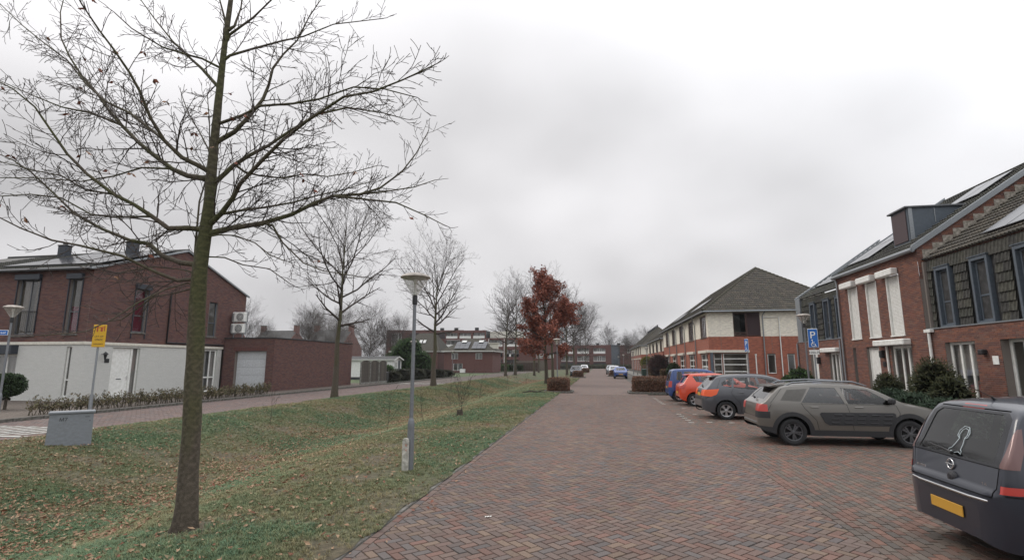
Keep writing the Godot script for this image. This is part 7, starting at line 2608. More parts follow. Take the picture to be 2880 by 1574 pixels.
func island(at: Vector3, size: Vector3) -> void:
	# kerbed bed in which a hedge stands
	var k := Node3D.new()
	k.name = numbered("hedge_kerb")
	add_child(k, true)
	structure(k)
	k.position = at
	for s in [[Vector3(0, 0.04, size.z / 2), Vector3(size.x, 0.16, 0.12)], [Vector3(0, 0.04, -size.z / 2), Vector3(size.x, 0.16, 0.12)], [Vector3(-size.x / 2, 0.04, 0), Vector3(0.12, 0.16, size.z - 0.13)], [Vector3(size.x / 2, 0.04, 0), Vector3(0.12, 0.16, size.z - 0.13)]]:
		var mb := MB.new()
		mb.box(s[0], s[1], 0.02)
		part(mb, "kerb_stone", mats["dark_concrete"], k)
	var soil := MB.new()
	soil.box(Vector3(0, 0.03, 0), Vector3(size.x - 0.13, 0.1, size.z - 0.13))
	part(soil, "soil", mats["garden_soil"], k)


func sapling(label: String, at: Vector3, h: float, stems: int, seed_: int) -> void:
	var r := RandomNumberGenerator.new()
	r.seed = seed_
	var y := verge_y(at.x, at.z)
	var t := thing("sapling", label, "sapling", Vector3(at.x, y, at.z), 0.0, "young bare saplings on the verge")
	var mb := MB.new()
	var tips := []
	var q := {"wiggle": 0.12, "up": 0.12, "rmin": 0.004, "space": [0.1, 0.16, 0.2]}
	for k in stems:
		var d := (Vector3.UP + Vector3(r.randf_range(-1, 1), 0, r.randf_range(-1, 1)) * (0.12 if stems < 3 else 0.3)).normalized()
		sprout(mb, Vector3(r.randf_range(-0.05, 0.05), -0.05, r.randf_range(-0.05, 0.05)) * (stems - 1) * 0.5, d, h * r.randf_range(0.6, 1.0), 0.009, 2, q, r, tips)
	part(mb, "stems", mats["twig"], t)


const NTH := ["leftmost", "second from left", "third from left", "fourth from left", "fifth from left", "sixth from left", "rightmost"]


func build_trees() -> void:
	big_oak()
	bare_tree("oak_tree", "second bare oak, standing at the lane before the garage's long wall", Vector3(-14.75, verge_y(-14.75, -27.2), -27.2), 9.9, 3.9, 3.9, 0.19, 11, 3)
	bare_tree("oak_tree", "third bare oak, beside the lane and right of the near lamp post", Vector3(-13.9, verge_y(-13.9, -42), -42.0), 9.8, 4.2, 4.0, 0.24, 12, 3)
	bare_tree("red_oak", "oak still full of rust-red leaves beside the road", Vector3(-5.03, verge_y(-5.03, -48.4), -48.4), 9.7, 2.6, 3.2, 0.2, 13, 3, "street trees on the verge", true)
	var far := bare_tree("bare_tree", "slender bare tree at the lane's edge, left of the rust-red oak", Vector3(-14.0, verge_y(-14, -76), -76), 11.4, 4.5, 3.8, 0.22, 14, 2)
	for a in [["bare tree right behind the slender one at the lane's edge", -13.6, -82.5, 1.0, 1.1], ["bare trunk seen beneath the left part of the rust-red crown", -11.6, -91.0, 2.2, 1.02], ["bare trunk second from left beneath the rust-red crown", -12.6, -106.0, 0.5, 1.0], ["bare tree close behind the trunk of the rust-red oak, to its right", -5.47, -59.7, 3.9, 0.86], ["tall bare tree on the verge just left of the parked dark grey car", -5.45, -84.7, 5.1, 0.97], ["thin bare tree above the white car far down the verge", -5.6, -112.0, 4.0, 1.05]]:
		copy_of(far, "bare_tree", a[0], Vector3(a[1], verge_y(a[1], a[2]), a[2]), a[3], a[4])
	var birch := bare_tree("birch_tree", "far birch with fine drooping twigs before the end building", Vector3(-3.9, 0, -138.0), 14.5, 2.5, 4.6, 0.16, 15, 2, "trees in the background")
	var wood := bare_tree("bare_tree", "bare background tree behind the garage wall, nearest the mobile home", Vector3(-60, 0, -128), 13.5, 1.5, 5.5, 0.2, 16, 2, "trees in the background")
	var k := 0
	var nth := 0
	for a in [[-92, -120, 1.0], [-84, -140, 1.05], [-78, -128, 0.95], [-71, -135, 1.0], [-66, -118, 0.85], [-57, -141, 0.9], [-53, -122, 0.75]]:
		nth += 1
		copy_of(wood, "bare_tree", NTH[nth - 1] + " bare tree of the brown thicket left of the apartment block", Vector3(a[0], 0, a[1]), k * 1.7, a[2])
		k += 1
	nth = 0
	for a in [[-40, -212, 1.1], [-26, -208, 1.1], [-16, -205, 1.0], [-8, -215, 1.15], [3, -212, 0.95], [12, -206, 0.8], [18, -210, 0.9]]:
		nth += 1
		copy_of(wood, "bare_tree", NTH[nth - 1] + " bare tree rising behind the roof of the end building", Vector3(a[0], 0, a[1]), k * 2.1, a[2])
		k += 1
	nth = 0
	for a in [[7.6, -180, 0.6], [9.0, -172, 0.55]]:
		nth += 1
		copy_of(birch, "bare_tree", ["left", "right"][nth - 1] + " one of two small bare trees at the far end of the terraces", Vector3(a[0], 0, a[1]), k * 1.3, a[2])
		k += 1
	nth = 0
	for a in [[-64, -90, 0.55], [-57, -95, 0.6], [-50, -92, 0.55], [-45, -96, 0.5]]:
		nth += 1
		copy_of(wood, "bare_tree", ["leftmost", "second", "third", "rightmost"][nth - 1] + " of four small bare trees before the steep-roofed houses", Vector3(a[0], 0, a[1]), k * 1.9, a[2])
		k += 1
	# saplings and suckers on the verge
	var sp := [["young bare sapling nearest the road beyond the near lamp post", -6.07, -34.0, 1.7, 1], ["thin sapling between the rust-red oak and the lane's trees", -9.0, -55.6, 2.2, 1], ["sapling with a guard stub far left of the rust-red oak", -10.6, -53.5, 1.7, 1], ["lone sapling directly left of the rust-red oak's trunk", -6.65, -46.3, 1.9, 1], ["clump of bare suckers around a cut stump on the verge", -5.2, -18.9, 1.7, 4], ["twin-stemmed sapling behind the clump of suckers", -6.95, -29.2, 1.6, 2], ["hair-thin sapling just left of the near lamp post", -7.0, -16.5, 1.5, 1], ["single whip between the foreground oak and second oak", -12.1, -17.7, 1.4, 1], ["sapling right behind the near lamp post", -6.16, -17.6, 1.7, 1], ["whip right of the near lamp post, beside the suckers", -6.2, -21.3, 1.4, 1]]
	k = 0
	for s in sp:
		sapling(s[0], Vector3(s[1], 0, s[2]), s[3], s[4], 200 + k)
		k += 1


func build_shrubs() -> void:
	var leaf := small_leaf(0.022, 0.06)
	var needle := small_leaf(0.012, 0.11)
	var big := small_leaf(0.03, 0.09)
	# beech hedges in kerbed beds
	hedge("beech_hedge", "low brown beech hedge on a kerbed island at the left road edge", Vector3(-2.92, 0.08, -36.1), Vector3(1.4, 0.86, 1.7), 7000, leaf, BEECH, 1.25, 31)
	island(Vector3(-2.92, 0, -36.1), Vector3(1.9, 0, 2.1))
	hedge("beech_hedge", "long brown beech hedge beside the small blue wagon", Vector3(4.6, 0.08, -36.0), Vector3(5.0, 0.98, 1.6), 16000, leaf, BEECH, 1.3, 32)
	island(Vector3(4.5, 0, -36.0), Vector3(5.4, 0, 2.3))
	hedge("beech_hedge", "small brown hedge in front of the dark grey car on the left", Vector3(-3.1, 0.08, -71.5), Vector3(1.3, 0.8, 1.3), 2500, leaf, BEECH, 1.8, 33)
	island(Vector3(-3.1, 0, -71.5), Vector3(1.9, 0, 1.9))
	hedge("beech_hedge", "tiny brown hedge before the distant white car", Vector3(-3.1, 0.08, -107.5), Vector3(1.3, 0.8, 1.3), 1500, leaf, BEECH, 2.4, 34)
	hedge("beech_hedge", "brown hedge behind the bright blue crossover", Vector3(2.0, 0.08, -78.4), Vector3(1.4, 0.8, 1.0), 1500, leaf, BEECH, 2.2, 35)
	island(Vector3(2.0, 0, -78.4), Vector3(2.0, 0, 1.6))
	hedge("beech_hedge", "brown hedge far down the right kerb beyond the parked cars", Vector3(2.2, 0.08, -121.0), Vector3(2.0, 0.9, 1.6), 1500, leaf, BEECH, 2.6, 36)
	# garden hedges in front of the terraces
	hedge("garden_hedge", "brown-green garden hedge behind the tall lamp post on the right pavement", Vector3(9.0, 0.1, -66.0), Vector3(3.6, 1.1, 1.0), 5000, leaf, BEECH + GREEN_DARK, 2.0, 37)
	hedge("garden_hedge", "long hedge along the right pavement before the terraces", Vector3(7.5, 0.1, -86.0), Vector3(0.9, 1.5, 16.0), 9000, leaf, BEECH + GREEN_DARK, 2.4, 38)
	hedge("garden_hedge", "low green-brown hedge nearest the terrace's blue column", Vector3(8.0, 0.1, -57.0), Vector3(1.8, 0.8, 3.0), 5000, leaf, GREEN_DARK + BEECH, 1.8, 39)
	bush("garden_shrub", "round dark evergreen in the terrace gardens", "shrub", Vector3(8.3, 0.1, -62.5), [[Vector3(0, 0.9, 0), Vector3(0.8, 1.0, 0.8)]], 3000, leaf, GREEN_DARK, 2.0, 41, "garden shrubs")
	bush("garden_shrub", "purple-brown bare shrub in the terrace gardens", "shrub", Vector3(8.4, 0.1, -78.0), [[Vector3(0, 1.6, 0), Vector3(1.6, 1.6, 2.0)]], 3500, leaf, [Color(0.075, 0.035, 0.03), Color(0.06, 0.03, 0.028)], 2.4, 42, "garden shrubs")
	bush("garden_shrub", "yellow-green shrub above the garden hedge", "shrub", Vector3(7.9, 0.1, -92.0), [[Vector3(0, 1.9, 0), Vector3(1.2, 1.1, 1.4)]], 2500, leaf, [Color(0.16, 0.15, 0.02), Color(0.12, 0.13, 0.025)], 2.6, 43, "garden shrubs")
	# shrubs before the near houses on the right
	bush("conifer", "broad dark conifer beside the white-framed window of the nearest house", "shrub", Vector3(10.15, 0.1, -18.05), [[Vector3(0, 0.95, 0), Vector3(0.62, 1.15, 0.8)], [Vector3(-0.1, 0.75, 0.85), Vector3(0.55, 0.8, 0.6)], [Vector3(0.05, 0.7, -0.6), Vector3(0.5, 0.85, 0.5)]], 9000, needle, CONIFER, 1.0, 44, "shrubs before the near houses")
	bush("conifer", "small domed conifer in front of the white door", "shrub", Vector3(9.75, 0.1, -19.95), [[Vector3(0, 0.75, 0), Vector3(0.45, 0.82, 0.48)]], 4500, needle, CONIFER, 0.9, 45, "shrubs before the near houses")
	bush("juniper", "low spreading blue-green juniper bed behind the parked crossover", "shrub", Vector3(9.35, 0.1, -17.6), [[Vector3(0, 0.45, -1.3), Vector3(0.7, 0.62, 0.9)], [Vector3(0, 0.42, 0), Vector3(0.7, 0.6, 1.0)], [Vector3(0, 0.40, 1.4), Vector3(0.7, 0.55, 1.1)], [Vector3(0, 0.35, 2.8), Vector3(0.6, 0.5, 1.0)]], 12000, needle, JUNIPER, 1.0, 46, "shrubs before the near houses")
	bush("laurel", "glossy green laurel at the foot of the right lamp post", "shrub", Vector3(10.4, 0.1, -29.8), [[Vector3(0, 0.8, 0), Vector3(0.6, 0.85, 0.9)], [Vector3(-0.2, 0.6, -0.8), Vector3(0.55, 0.65, 0.6)]], 3500, big, GREEN_DARK + GREEN_MID, 1.3, 47, "shrubs before the near houses")
	# left: clipped ball on a stem
	var b := bush("topiary_ball", "dark green clipped ball tree at the white wall", "shrub", Vector3(-24.4, 0.08, -17.9), [[Vector3(0, 1.0, 0), Vector3(0.62, 0.5, 0.62)]], 6000, leaf, GREEN_DARK, 0.9, 48)
	var mb := MB.new()
	mb.rod(Vector3(0, -0.05, 0), Vector3(0.02, 0.75, 0), 0.06, 8, 0.045)
	part(mb, "trunk", mats["bark"], b)
	# thin hedge of bare hornbeam along the lane
	var r := RandomNumberGenerator.new()
	r.seed = 77
	var t := thing("hornbeam_hedge", "thin half-bare clipped hedge along the lane before the white wall", "hedge", Vector3(-20.75, 0.05, -16.2), 0.0, "clipped hedges")
	var tw := MB.new()
	var tips := []
	var q := {"wiggle": 0.22, "up": 0.05, "rmin": 0.004, "space": [0.08, 0.09, 0.12]}
	for k in 60:
		var z := -k * 0.23
		for j in 4:
			sprout(tw, Vector3(r.randf_range(-0.1, 0.1), 0.0, z + r.randf_range(-0.12, 0.12)), (Vector3.UP + Vector3(r.randf_range(-0.3, 0.3), 0, r.randf_range(-0.4, 0.4))).normalized(), r.randf_range(0.5, 0.72), 0.014, 2, q, r, tips)
	part(tw, "stems", grain(plain_mat("hornbeam", lin(0.085, 0.072, 0.045), 0.9), T_stain, null, 0.3), t)
	var xf := []
	var cs := PackedColorArray()
	for pp in tips + tips:
		var p: Vector3 = pp + Vector3(r.randf_range(-0.05, 0.05), r.randf_range(-0.05, 0.05), r.randf_range(-0.05, 0.05))
		if p.y > 0.80 or p.y < 0.2: continue
		xf.append(Transform3D(Basis.from_euler(Vector3(r.randf() * 3, r.randf() * TAU, r.randf() * 3)).scaled(Vector3.ONE * r.randf_range(0.9, 1.5)), p))
		cs.append(Color(0.125, 0.115, 0.055) if r.randf() < 0.5 else Color(0.16, 0.125, 0.075))
	stuff(scatter(leaf, xf, cs, "foliage", mats["leaf"], t))
	# dark low planting and shrubs beyond the garage
	bush("ground_cover", "dark low shrub bed beyond the wooden fence along the lane", "shrub", Vector3(-22.6, 0, -62.0), [[Vector3(0.2, 0.5, 9.5), Vector3(1.3, 0.75, 2.6)], [Vector3(0, 0.55, 5.5), Vector3(1.5, 0.8, 2.8)], [Vector3(0, 0.55, 1.5), Vector3(1.5, 0.85, 2.8)], [Vector3(0, 0.5, -2.5), Vector3(1.6, 0.75, 2.8)], [Vector3(0.2, 0.5, -6.5), Vector3(1.6, 0.7, 2.8)], [Vector3(0.3, 0.45, -10.5), Vector3(1.5, 0.6, 2.6)]], 14000, leaf, [Color(0.03, 0.034, 0.018), Color(0.04, 0.038, 0.02), Color(0.024, 0.026, 0.014)], 1.6, 51)
	bush("laurel", "tall broad green laurel behind the third oak", "shrub", Vector3(-26.5, 0, -68.0), [[Vector3(0, 2.6, 0), Vector3(2.3, 2.8, 2.4)], [Vector3(2.4, 1.7, 1.0), Vector3(1.9, 2.0, 2.0)], [Vector3(-1.6, 1.6, 0.5), Vector3(1.7, 1.8, 1.8)], [Vector3(0.8, 3.6, 0.5), Vector3(1.6, 1.9, 1.6)]], 16000, big, GREEN_DARK + GREEN_MID, 1.9, 52, "green shrubs beyond the fence")
	bush("laurel", "round green shrub before the white mobile home", "shrub", Vector3(-24.6, 0, -57.0), [[Vector3(0, 0.8, 0), Vector3(1.2, 1.05, 1.2)]], 5000, leaf, GREEN_MID, 1.5, 53, "green shrubs beyond the fence")
	bush("dark_conifer", "dark blue-green conifer behind the skip", "shrub", Vector3(-32.0, 0, -117.0), [[Vector3(0, 2.0, 0), Vector3(1.6, 2.2, 1.6)]], 4000, leaf, [Color(0.016, 0.028, 0.026), Color(0.022, 0.036, 0.032)], 2.8, 54, "green shrubs beyond the fence")
	hedge("green_hedge", "bright green clipped hedge left of the gap behind the skip", Vector3(-33.4, 0, -121.0), Vector3(9.0, 1.5, 1.2), 5000, leaf, GREEN_MID, 3.0, 55)
	hedge("green_hedge", "bright green clipped hedge right of the gap, before the brown fence", Vector3(-24.6, 0, -121.5), Vector3(6.0, 1.5, 1.2), 4000, leaf, GREEN_MID, 3.0, 56)
	hedge("dark_hedge", "dark hedge beneath the slender bare trees by the lane", Vector3(-20.0, 0, -122.5), Vector3(3.2, 1.5, 1.2), 2500, leaf, GREEN_DARK, 3.0, 57)
	hedge("dark_hedge", "long dark hedge along the end building", Vector3(-6, 0, -183.5), Vector3(40.0, 1.3, 1.2), 5000, leaf, GREEN_DARK, 4.5, 58)


# ---------------------------------------------------------------- street furniture
func lamp_post(label: String, at: Vector3, h: float) -> Node3D:
	var t := thing("street_lamp", label, "street lamp", at, 0.0, "street lamps with flat domed hats")
	var mb := MB.new()
	mb.lathe(PackedVector2Array([Vector2(0.066, -0.2), Vector2(0.063, 0.82), Vector2(0.054, 0.88), Vector2(0.037, 0.93), Vector2(0.033, h - 0.62)]), Vector3.ZERO, 18)
	var pole := part(mb, "pole", mats["lamp_grey"], t)
	mb = MB.new()
	mb.box(Vector3(0, 0.45, 0.061), Vector3(0.06, 0.22, 0.012), 0.004)
	part(mb, "hatch", mats["lamp_grey"], pole)
	mb = MB.new()
	mb.lathe(PackedVector2Array([Vector2(0.045, h - 0.62), Vector2(0.05, h - 0.6), Vector2(0.05, h - 0.45), Vector2(0.035, h - 0.43), Vector2(0, h - 0.43)]), Vector3.ZERO, 18)
	part(mb, "neck", mats["black_paint"], t)
	mb = MB.new()
	mb.lathe(PackedVector2Array([Vector2(0.05, h - 0.44), Vector2(0.26, h - 0.10)]), Vector3.ZERO, 28)
	part(mb, "lens", mats["lamp_lens"], t)
	mb = MB.new()
	mb.lathe(PackedVector2Array([Vector2(0.022, h - 0.44), Vector2(0.022, h - 0.22), Vector2(0.04, h - 0.2), Vector2(0.04, h - 0.12), Vector2(0, h - 0.12)]), Vector3.ZERO, 12)
	part(mb, "light_source", mats["white_paint"], t)
	mb = MB.new()
	mb.lathe(PackedVector2Array([Vector2(0.0, h - 0.095), Vector2(0.27, h - 0.10), Vector2(0.292, h - 0.095), Vector2(0.295, h - 0.08), Vector2(0.26, h - 0.045), Vector2(0.17, h - 0.012), Vector2(0.08, h), Vector2(0, h + 0.002)]), Vector3.ZERO, 32)
	part(mb, "hat", mats["lamp_top"], t)
	return t


func text_part(txt: String, parent: Node3D, at: Vector3, right: Vector3, out: Vector3, size: float, mat: Material, wide := 1.0) -> void:
	var tm := TextMesh.new()
	tm.text = txt
	tm.font_size = 32
	tm.pixel_size = size / 32.0
	tm.depth = 0.004
	var o := put(tm, "lettering", mat, parent)
	o.transform = Transform3D(Basis(right * wide, Vector3.UP, out), at)


func sign_post(t: Node3D, h: float, r := 0.028) -> void:
	var mb := MB.new()
	mb.rod(Vector3(0, -0.2, 0), Vector3(0, h, 0), r, 12)
	part(mb, "post", mats["zinc"], t)


func parking_sign(label: String, at: Vector3, turn: float, top: float, lower: bool) -> void:
	var t := thing("parking_sign", label, "sign", at, turn, "blue parking signs for the disabled")
	sign_post(t, top + 0.02)
	var mb := MB.new()
	mb.box(Vector3(0, top - 0.40, 0.045), Vector3(0.36, 0.76, 0.02), 0.008)
	part(mb, "back", mats["white_paint"], t)
	mb = MB.new()
	mb.box(Vector3(0, top - 0.40, 0.058), Vector3(0.335, 0.73, 0.006), 0.002)
	part(mb, "panel", plain_mat("sign_blue", lin(0.012, 0.12, 0.42), 0.4), t)
	var w: Material = mats["white_paint"]
	text_part("P", t, Vector3(0, top - 0.26, 0.063), Vector3.RIGHT, Vector3.BACK, 0.38, w, 1.0)
	# wheelchair symbol
	mb = MB.new()
	var c := Vector3(0.0, top - 0.66, 0.066)
	var ring := PackedVector3Array(); var rr := PackedFloat32Array()
	for k in 14:
		var a := deg_to_rad(110 + k * 20)
		ring.append(c + Vector3(cos(a) * 0.075, sin(a) * 0.075, 0)); rr.append(0.012)
	mb.tube(ring, rr, 6, true)
	mb.tube(PackedVector3Array([c + Vector3(-0.03, 0.15, 0), c + Vector3(-0.02, 0.02, 0), c + Vector3(0.06, 0.02, 0), c + Vector3(0.09, -0.08, 0), c + Vector3(0.12, -0.07, 0)]), PackedFloat32Array([0.014, 0.014, 0.014, 0.013, 0.012]), 6, true)
	mb.rod(c + Vector3(-0.025, 0.09, 0), c + Vector3(0.05, 0.085, 0), 0.011, 6)
	mb.lathe(PackedVector2Array([Vector2(0, -0.01), Vector2(0.025, 0), Vector2(0, 0.01)]), c + Vector3(-0.035, 0.185, 0), 10, Basis(Vector3.RIGHT, PI / 2))
	part(mb, "wheelchair_symbol", w, t)
	if lower:
		mb = MB.new()
		mb.box(Vector3(0, top - 0.97, 0.045), Vector3(0.36, 0.18, 0.02), 0.006)
		var p := part(mb, "lower_plate", w, t)
		text_part("8-ZGS-75", t, Vector3(0, top - 0.97, 0.058), Vector3.RIGHT, Vector3.BACK, 0.11, mats["black_paint"], 0.85)


func build_things() -> void:
	glass_mat("lamp_lens", Color(0.75, 0.75, 0.72), 0.35).roughness = 0.12
	var ll := [
		["nearest street lamp, with a white marker post at its foot", -3.56, -9.5, 3.7], ["street lamp on the far side of the lane's verge, left of the third oak", -14.85, -39.6, 3.75],
		["street lamp at the hedge beneath the rust-red oak", -3.15, -38.0, 3.75], ["street lamp with a blue street name sign at the left picture edge", -20.65, -14.95, 4.0],
		["street lamp right of the third oak, across the lane", -22.5, -77.0, 3.8], ["small distant street lamp beside the skip", -31.0, -124.0, 3.8], ["street lamp with a bent bracket sign left of the rust-red oak", -14.1, -84.0, 4.0],
		["street lamp before the near terraced houses, at the laurel", 9.05, -24.9, 4.15], ["street lamp in front of the terraces, right of the green bin", 6.0, -70.5, 4.0], ["street lamp before the terraces, second from the bright blue crossover", 5.3, -88.0, 3.9],
		["distant street lamp at the foot of the farthest terrace", 5.3, -125.0, 3.9], ["most distant street lamp before the end building", 5.3, -160.0, 3.9]]
	for a in ll:
		var y := verge_y(a[1], a[2]) if a[1] < ROAD_L and a[1] > LANE_R else 0.03
		lamp_post(a[0], Vector3(a[1], y, a[2]), a[3])

	# white marker post at the near lamp
	var t := thing("marker_post", "short white concrete marker post against the nearest street lamp", "post", Vector3(-3.60, verge_y(-3.6, -9.3), -9.36), 0.2)
	var mb := MB.new()
	mb.prism(PackedVector2Array([Vector2(-0.055, -0.2), Vector2(0.055, -0.2), Vector2(0.055, 0.52), Vector2(0.04, 0.565), Vector2(0.0, 0.58), Vector2(-0.04, 0.565), Vector2(-0.055, 0.52)]), Vector3(0, 0, -0.05), Vector3.RIGHT, Vector3.UP, Vector3(0, 0, 0.1))
	part(mb, "body", grain(plain_mat("marker_white", lin(0.62, 0.60, 0.55), 0.75), T_stain, B_fine, 0.4, 0.3), t)
	var red := plain_mat("marker_red", lin(0.42, 0.12, 0.08), 0.7)
	for k in 2: text_part(["K", "V"][k], t, Vector3(0.015, 0.46 - k * 0.085, 0.05), Vector3.RIGHT, Vector3.BACK, 0.06, red)

	# grey cabinet
	var cx := -13.1; var cz := -11.15
	t = thing("utility_cabinet", "low grey utility cabinet standing in the grass by the lane", "cabinet", Vector3(cx, verge_y(cx, cz), cz), deg_to_rad(48))
	var cm := grain(plain_mat("cabinet_grey", lin(0.20, 0.215, 0.235), 0.6), T_soft, B_fine, 0.8, 0.1)
	mb = MB.new()
	mb.prism(PackedVector2Array([Vector2(-0.44, -0.1), Vector2(0.44, -0.1), Vector2(0.42, 0.74), Vector2(-0.42, 0.74)]), Vector3(0, 0, -0.17), Vector3.RIGHT, Vector3.UP, Vector3(0, 0, 0.34))
	part(mb, "body", cm, t)
	mb = MB.new()
	mb.box(Vector3(0, 0.775, 0), Vector3(0.9, 0.06, 0.40), 0.015)
	part(mb, "lid", cm, t)
	text_part("M7", t, Vector3(-0.15, 0.62, 0.171), Vector3.RIGHT, Vector3.BACK, 0.11, mats["black_paint"])
	mb = MB.new()
	mb.box(Vector3(0.3, 0.66, 0.1715), Vector3(0.09, 0.012, 0.003))
	mb.box(Vector3(0.36, 0.56, 0.1715), Vector3(0.035, 0.012, 0.003))
	stuff(part(mb, "scribble", mats["black_paint"], t))

	# yellow sign
	t = thing("yellow_sign", "yellow notice sign with black drawing on a leaning grey post", "sign", Vector3(-19.55, 0.05, -17.3), deg_to_rad(28))
	sign_post(t, 3.45, 0.038)
	mb = MB.new()
	mb.rod(Vector3(0, -0.1, 0), Vector3(0, 0.75, 0), 0.065, 14)
	part(mb, "base_sleeve", mats["zinc"], t)
	mb = MB.new()
	mb.box(Vector3(0.02, 3.0, 0.06), Vector3(0.44, 0.88, 0.02), 0.02)
	part(mb, "panel", grain(plain_mat("sign_yellow", lin(0.62, 0.36, 0.015), 0.5), T_soft, null, 0.6), t)
	var bk: Material = mats["black_paint"]
	mb = MB.new()
	mb.box(Vector3(-0.06, 3.27, 0.072), Vector3(0.05, 0.22, 0.004)); mb.box(Vector3(0.08, 3.25, 0.072), Vector3(0.07, 0.16, 0.004)); mb.box(Vector3(0.17, 3.29, 0.072), Vector3(0.03, 0.2, 0.004)); mb.box(Vector3(0.05, 3.33, 0.072), Vector3(0.2, 0.03, 0.0045))
	stuff(part(mb, "pictogram", plain_mat("sign_red", lin(0.35, 0.06, 0.02), 0.6), t))
	var ty := [["LET OP", 2.98, 0.09], ["ONZE", 2.86, 0.1], ["KINDEREN", 2.68, 0.062]]
	for a in ty: text_part(a[0], t, Vector3(0.02, a[1], 0.071), Vector3.RIGHT, Vector3.BACK, a[2], bk)

	# street name plate on the left lamp
	t = thing("street_name_sign", "blue street name plate fixed to the lamp at the left edge", "sign", Vector3(-20.65, 3.05, -14.95), deg_to_rad(38))
	mb = MB.new()
	mb.box(Vector3(-0.45, 0, 0.05), Vector3(0.84, 0.19, 0.015), 0.004)
	part(mb, "rim", mats["white_paint"], t)
	mb = MB.new()
	mb.box(Vector3(-0.45, 0, 0.06), Vector3(0.81, 0.16, 0.006))
	part(mb, "panel", mats["sign_blue"] if mats.has("sign_blue") else plain_mat("sign_blue", lin(0.012, 0.12, 0.42), 0.4), t)
	text_part("Goudmeesstraat", t, Vector3(-0.45, 0, 0.064), Vector3.RIGHT, Vector3.BACK, 0.10, mats["white_paint"], 0.9)
	mb = MB.new()
	mb.rod(Vector3(-0.06, -0.06, 0.0), Vector3(-0.06, 0.06, 0.0), 0.05, 12)
	part(mb, "clamp", mats["zinc"], t)

	parking_sign("nearer blue disabled parking sign with a white plate below, by the laurel", Vector3(8.55, 0.09, -22.7), deg_to_rad(-30), 3.3, true)
	parking_sign("farther blue disabled parking sign before the terrace's corner window", Vector3(8.75, 0.09, -33.1), deg_to_rad(-70), 3.35, false)

	# wooden fence panels with arched tops between concrete posts
	t = thing("wooden_fence", "grey weathered wooden fence panels between the garage wall and bin", "fence")
	var wd := []
	for c in [Color(0.115, 0.098, 0.085), Color(0.135, 0.115, 0.098), Color(0.095, 0.082, 0.072), Color(0.15, 0.13, 0.112)]:
		wd.append(grain(plain_mat("fence_%.3f" % c.r, lin(c.r, c.g, c.b), 0.9), T_stain, B_fine, 0.4, 0.5))
	for p in 3:
		var z0 := -43.65 - p * 1.92
		for k in 15:
			mb = MB.new()
			var f := (k + 0.5) / 15.0
			var top := 2.02 + 0.16 * sin(PI * f)
			mb.bbox(-21.235 + 0.012 * (k % 2), 0.26, z0 - 0.02 - f * 1.76 - 0.055, -21.215 + 0.012 * (k % 2), top, z0 - 0.02 - f * 1.76 + 0.052)
			part(mb, "slat", wd[rng.randi() % 4], t)
		mb = MB.new()
		mb.bbox(-21.26, 0.0, z0 - 1.82, -21.2, 0.255, z0 + 0.0, 0.006)
		part(mb, "base_board", mats["concrete"], t)
		mb = MB.new()
		var pp := PackedVector3Array(); var rr := PackedFloat32Array()
		for k in 9:
			pp.append(Vector3(-21.22, 2.05 + 0.16 * sin(PI * k / 8.0), z0 - 0.02 - k / 8.0 * 1.78)); rr.append(0.03)
		mb.tube(pp, rr, 6, true)
		part(mb, "top_rail", wd[1], t)
		mb = MB.new()
		mb.bbox(-21.28, -0.1, z0 + 0.005, -21.16, 2.08, z0 + 0.1, 0.015)
		part(mb, "post", mats["concrete"], t)

	# wheelie bins
	for a in [["black wheelie bin beyond the wooden fence", -21.75, -50.2, lin(0.03, 0.031, 0.034)], ["dark green wheelie bin before the terrace gardens on the right", 5.75, -73.0, lin(0.018, 0.042, 0.03)]]:
		t = thing("wheelie_bin", a[0], "bin", Vector3(a[1], 0.0 if a[1] < 0 else 0.088, a[2]), 0.1, "wheelie bins")
		var bm := plain_mat("bin_%.1f" % a[1], a[3], 0.55)
		mb = MB.new()
		for k in 4:
			var sg := [Vector2(-1, 1), Vector2(1, 1), Vector2(1, -1), Vector2(-1, -1)]
			var p: Vector2 = sg[k]; var q: Vector2 = sg[(k + 1) % 4]
			mb.quad(Vector3(p.x * 0.24, 0.06, p.y * 0.27), Vector3(q.x * 0.24, 0.06, q.y * 0.27), Vector3(q.x * 0.29, 1.0, q.y * 0.36), Vector3(p.x * 0.29, 1.0, p.y * 0.36))
		part(mb, "body", bm, t)
		mb = MB.new()
		mb.prism(PackedVector2Array([Vector2(-0.38, 1.0), Vector2(0.4, 1.0), Vector2(0.36, 1.06), Vector2(0.0, 1.11), Vector2(-0.36, 1.06)]), Vector3(-0.31, 0, 0), Vector3(0, 0, 1), Vector3.UP, Vector3(0.62, 0, 0))
		part(mb, "lid", bm, t)
		for s in [-0.24, 0.24]:
			mb = MB.new()
			mb.lathe(PackedVector2Array([Vector2(0, -0.025), Vector2(0.1, -0.02), Vector2(0.1, 0.02), Vector2(0, 0.025)]), Vector3(s, 0.1, -0.28), 16, Basis(Vector3(0, 0, 1), PI / 2))
			part(mb, "wheel", mats["rubber"], t)
	# low bollard on the right pavement
	t = thing("bollard", "short light bollard on the right pavement beside the hedge", "bollard", Vector3(5.6, 0.088, -83.0))
	mb = MB.new()
	mb.lathe(PackedVector2Array([Vector2(0.07, -0.1), Vector2(0.07, 0.72), Vector2(0.05, 0.78), Vector2(0, 0.8)]), Vector3.ZERO, 14)
	part(mb, "body", mats["concrete"], t)

	# scrap of paper on the road
	t = thing("paper_scrap", "crumpled white scrap of paper lying on the brick road", "litter", Vector3(-1.55, 0.004, -6.95), 0.5)
	t.scale = Vector3.ONE * 0.6
	mb = MB.new()
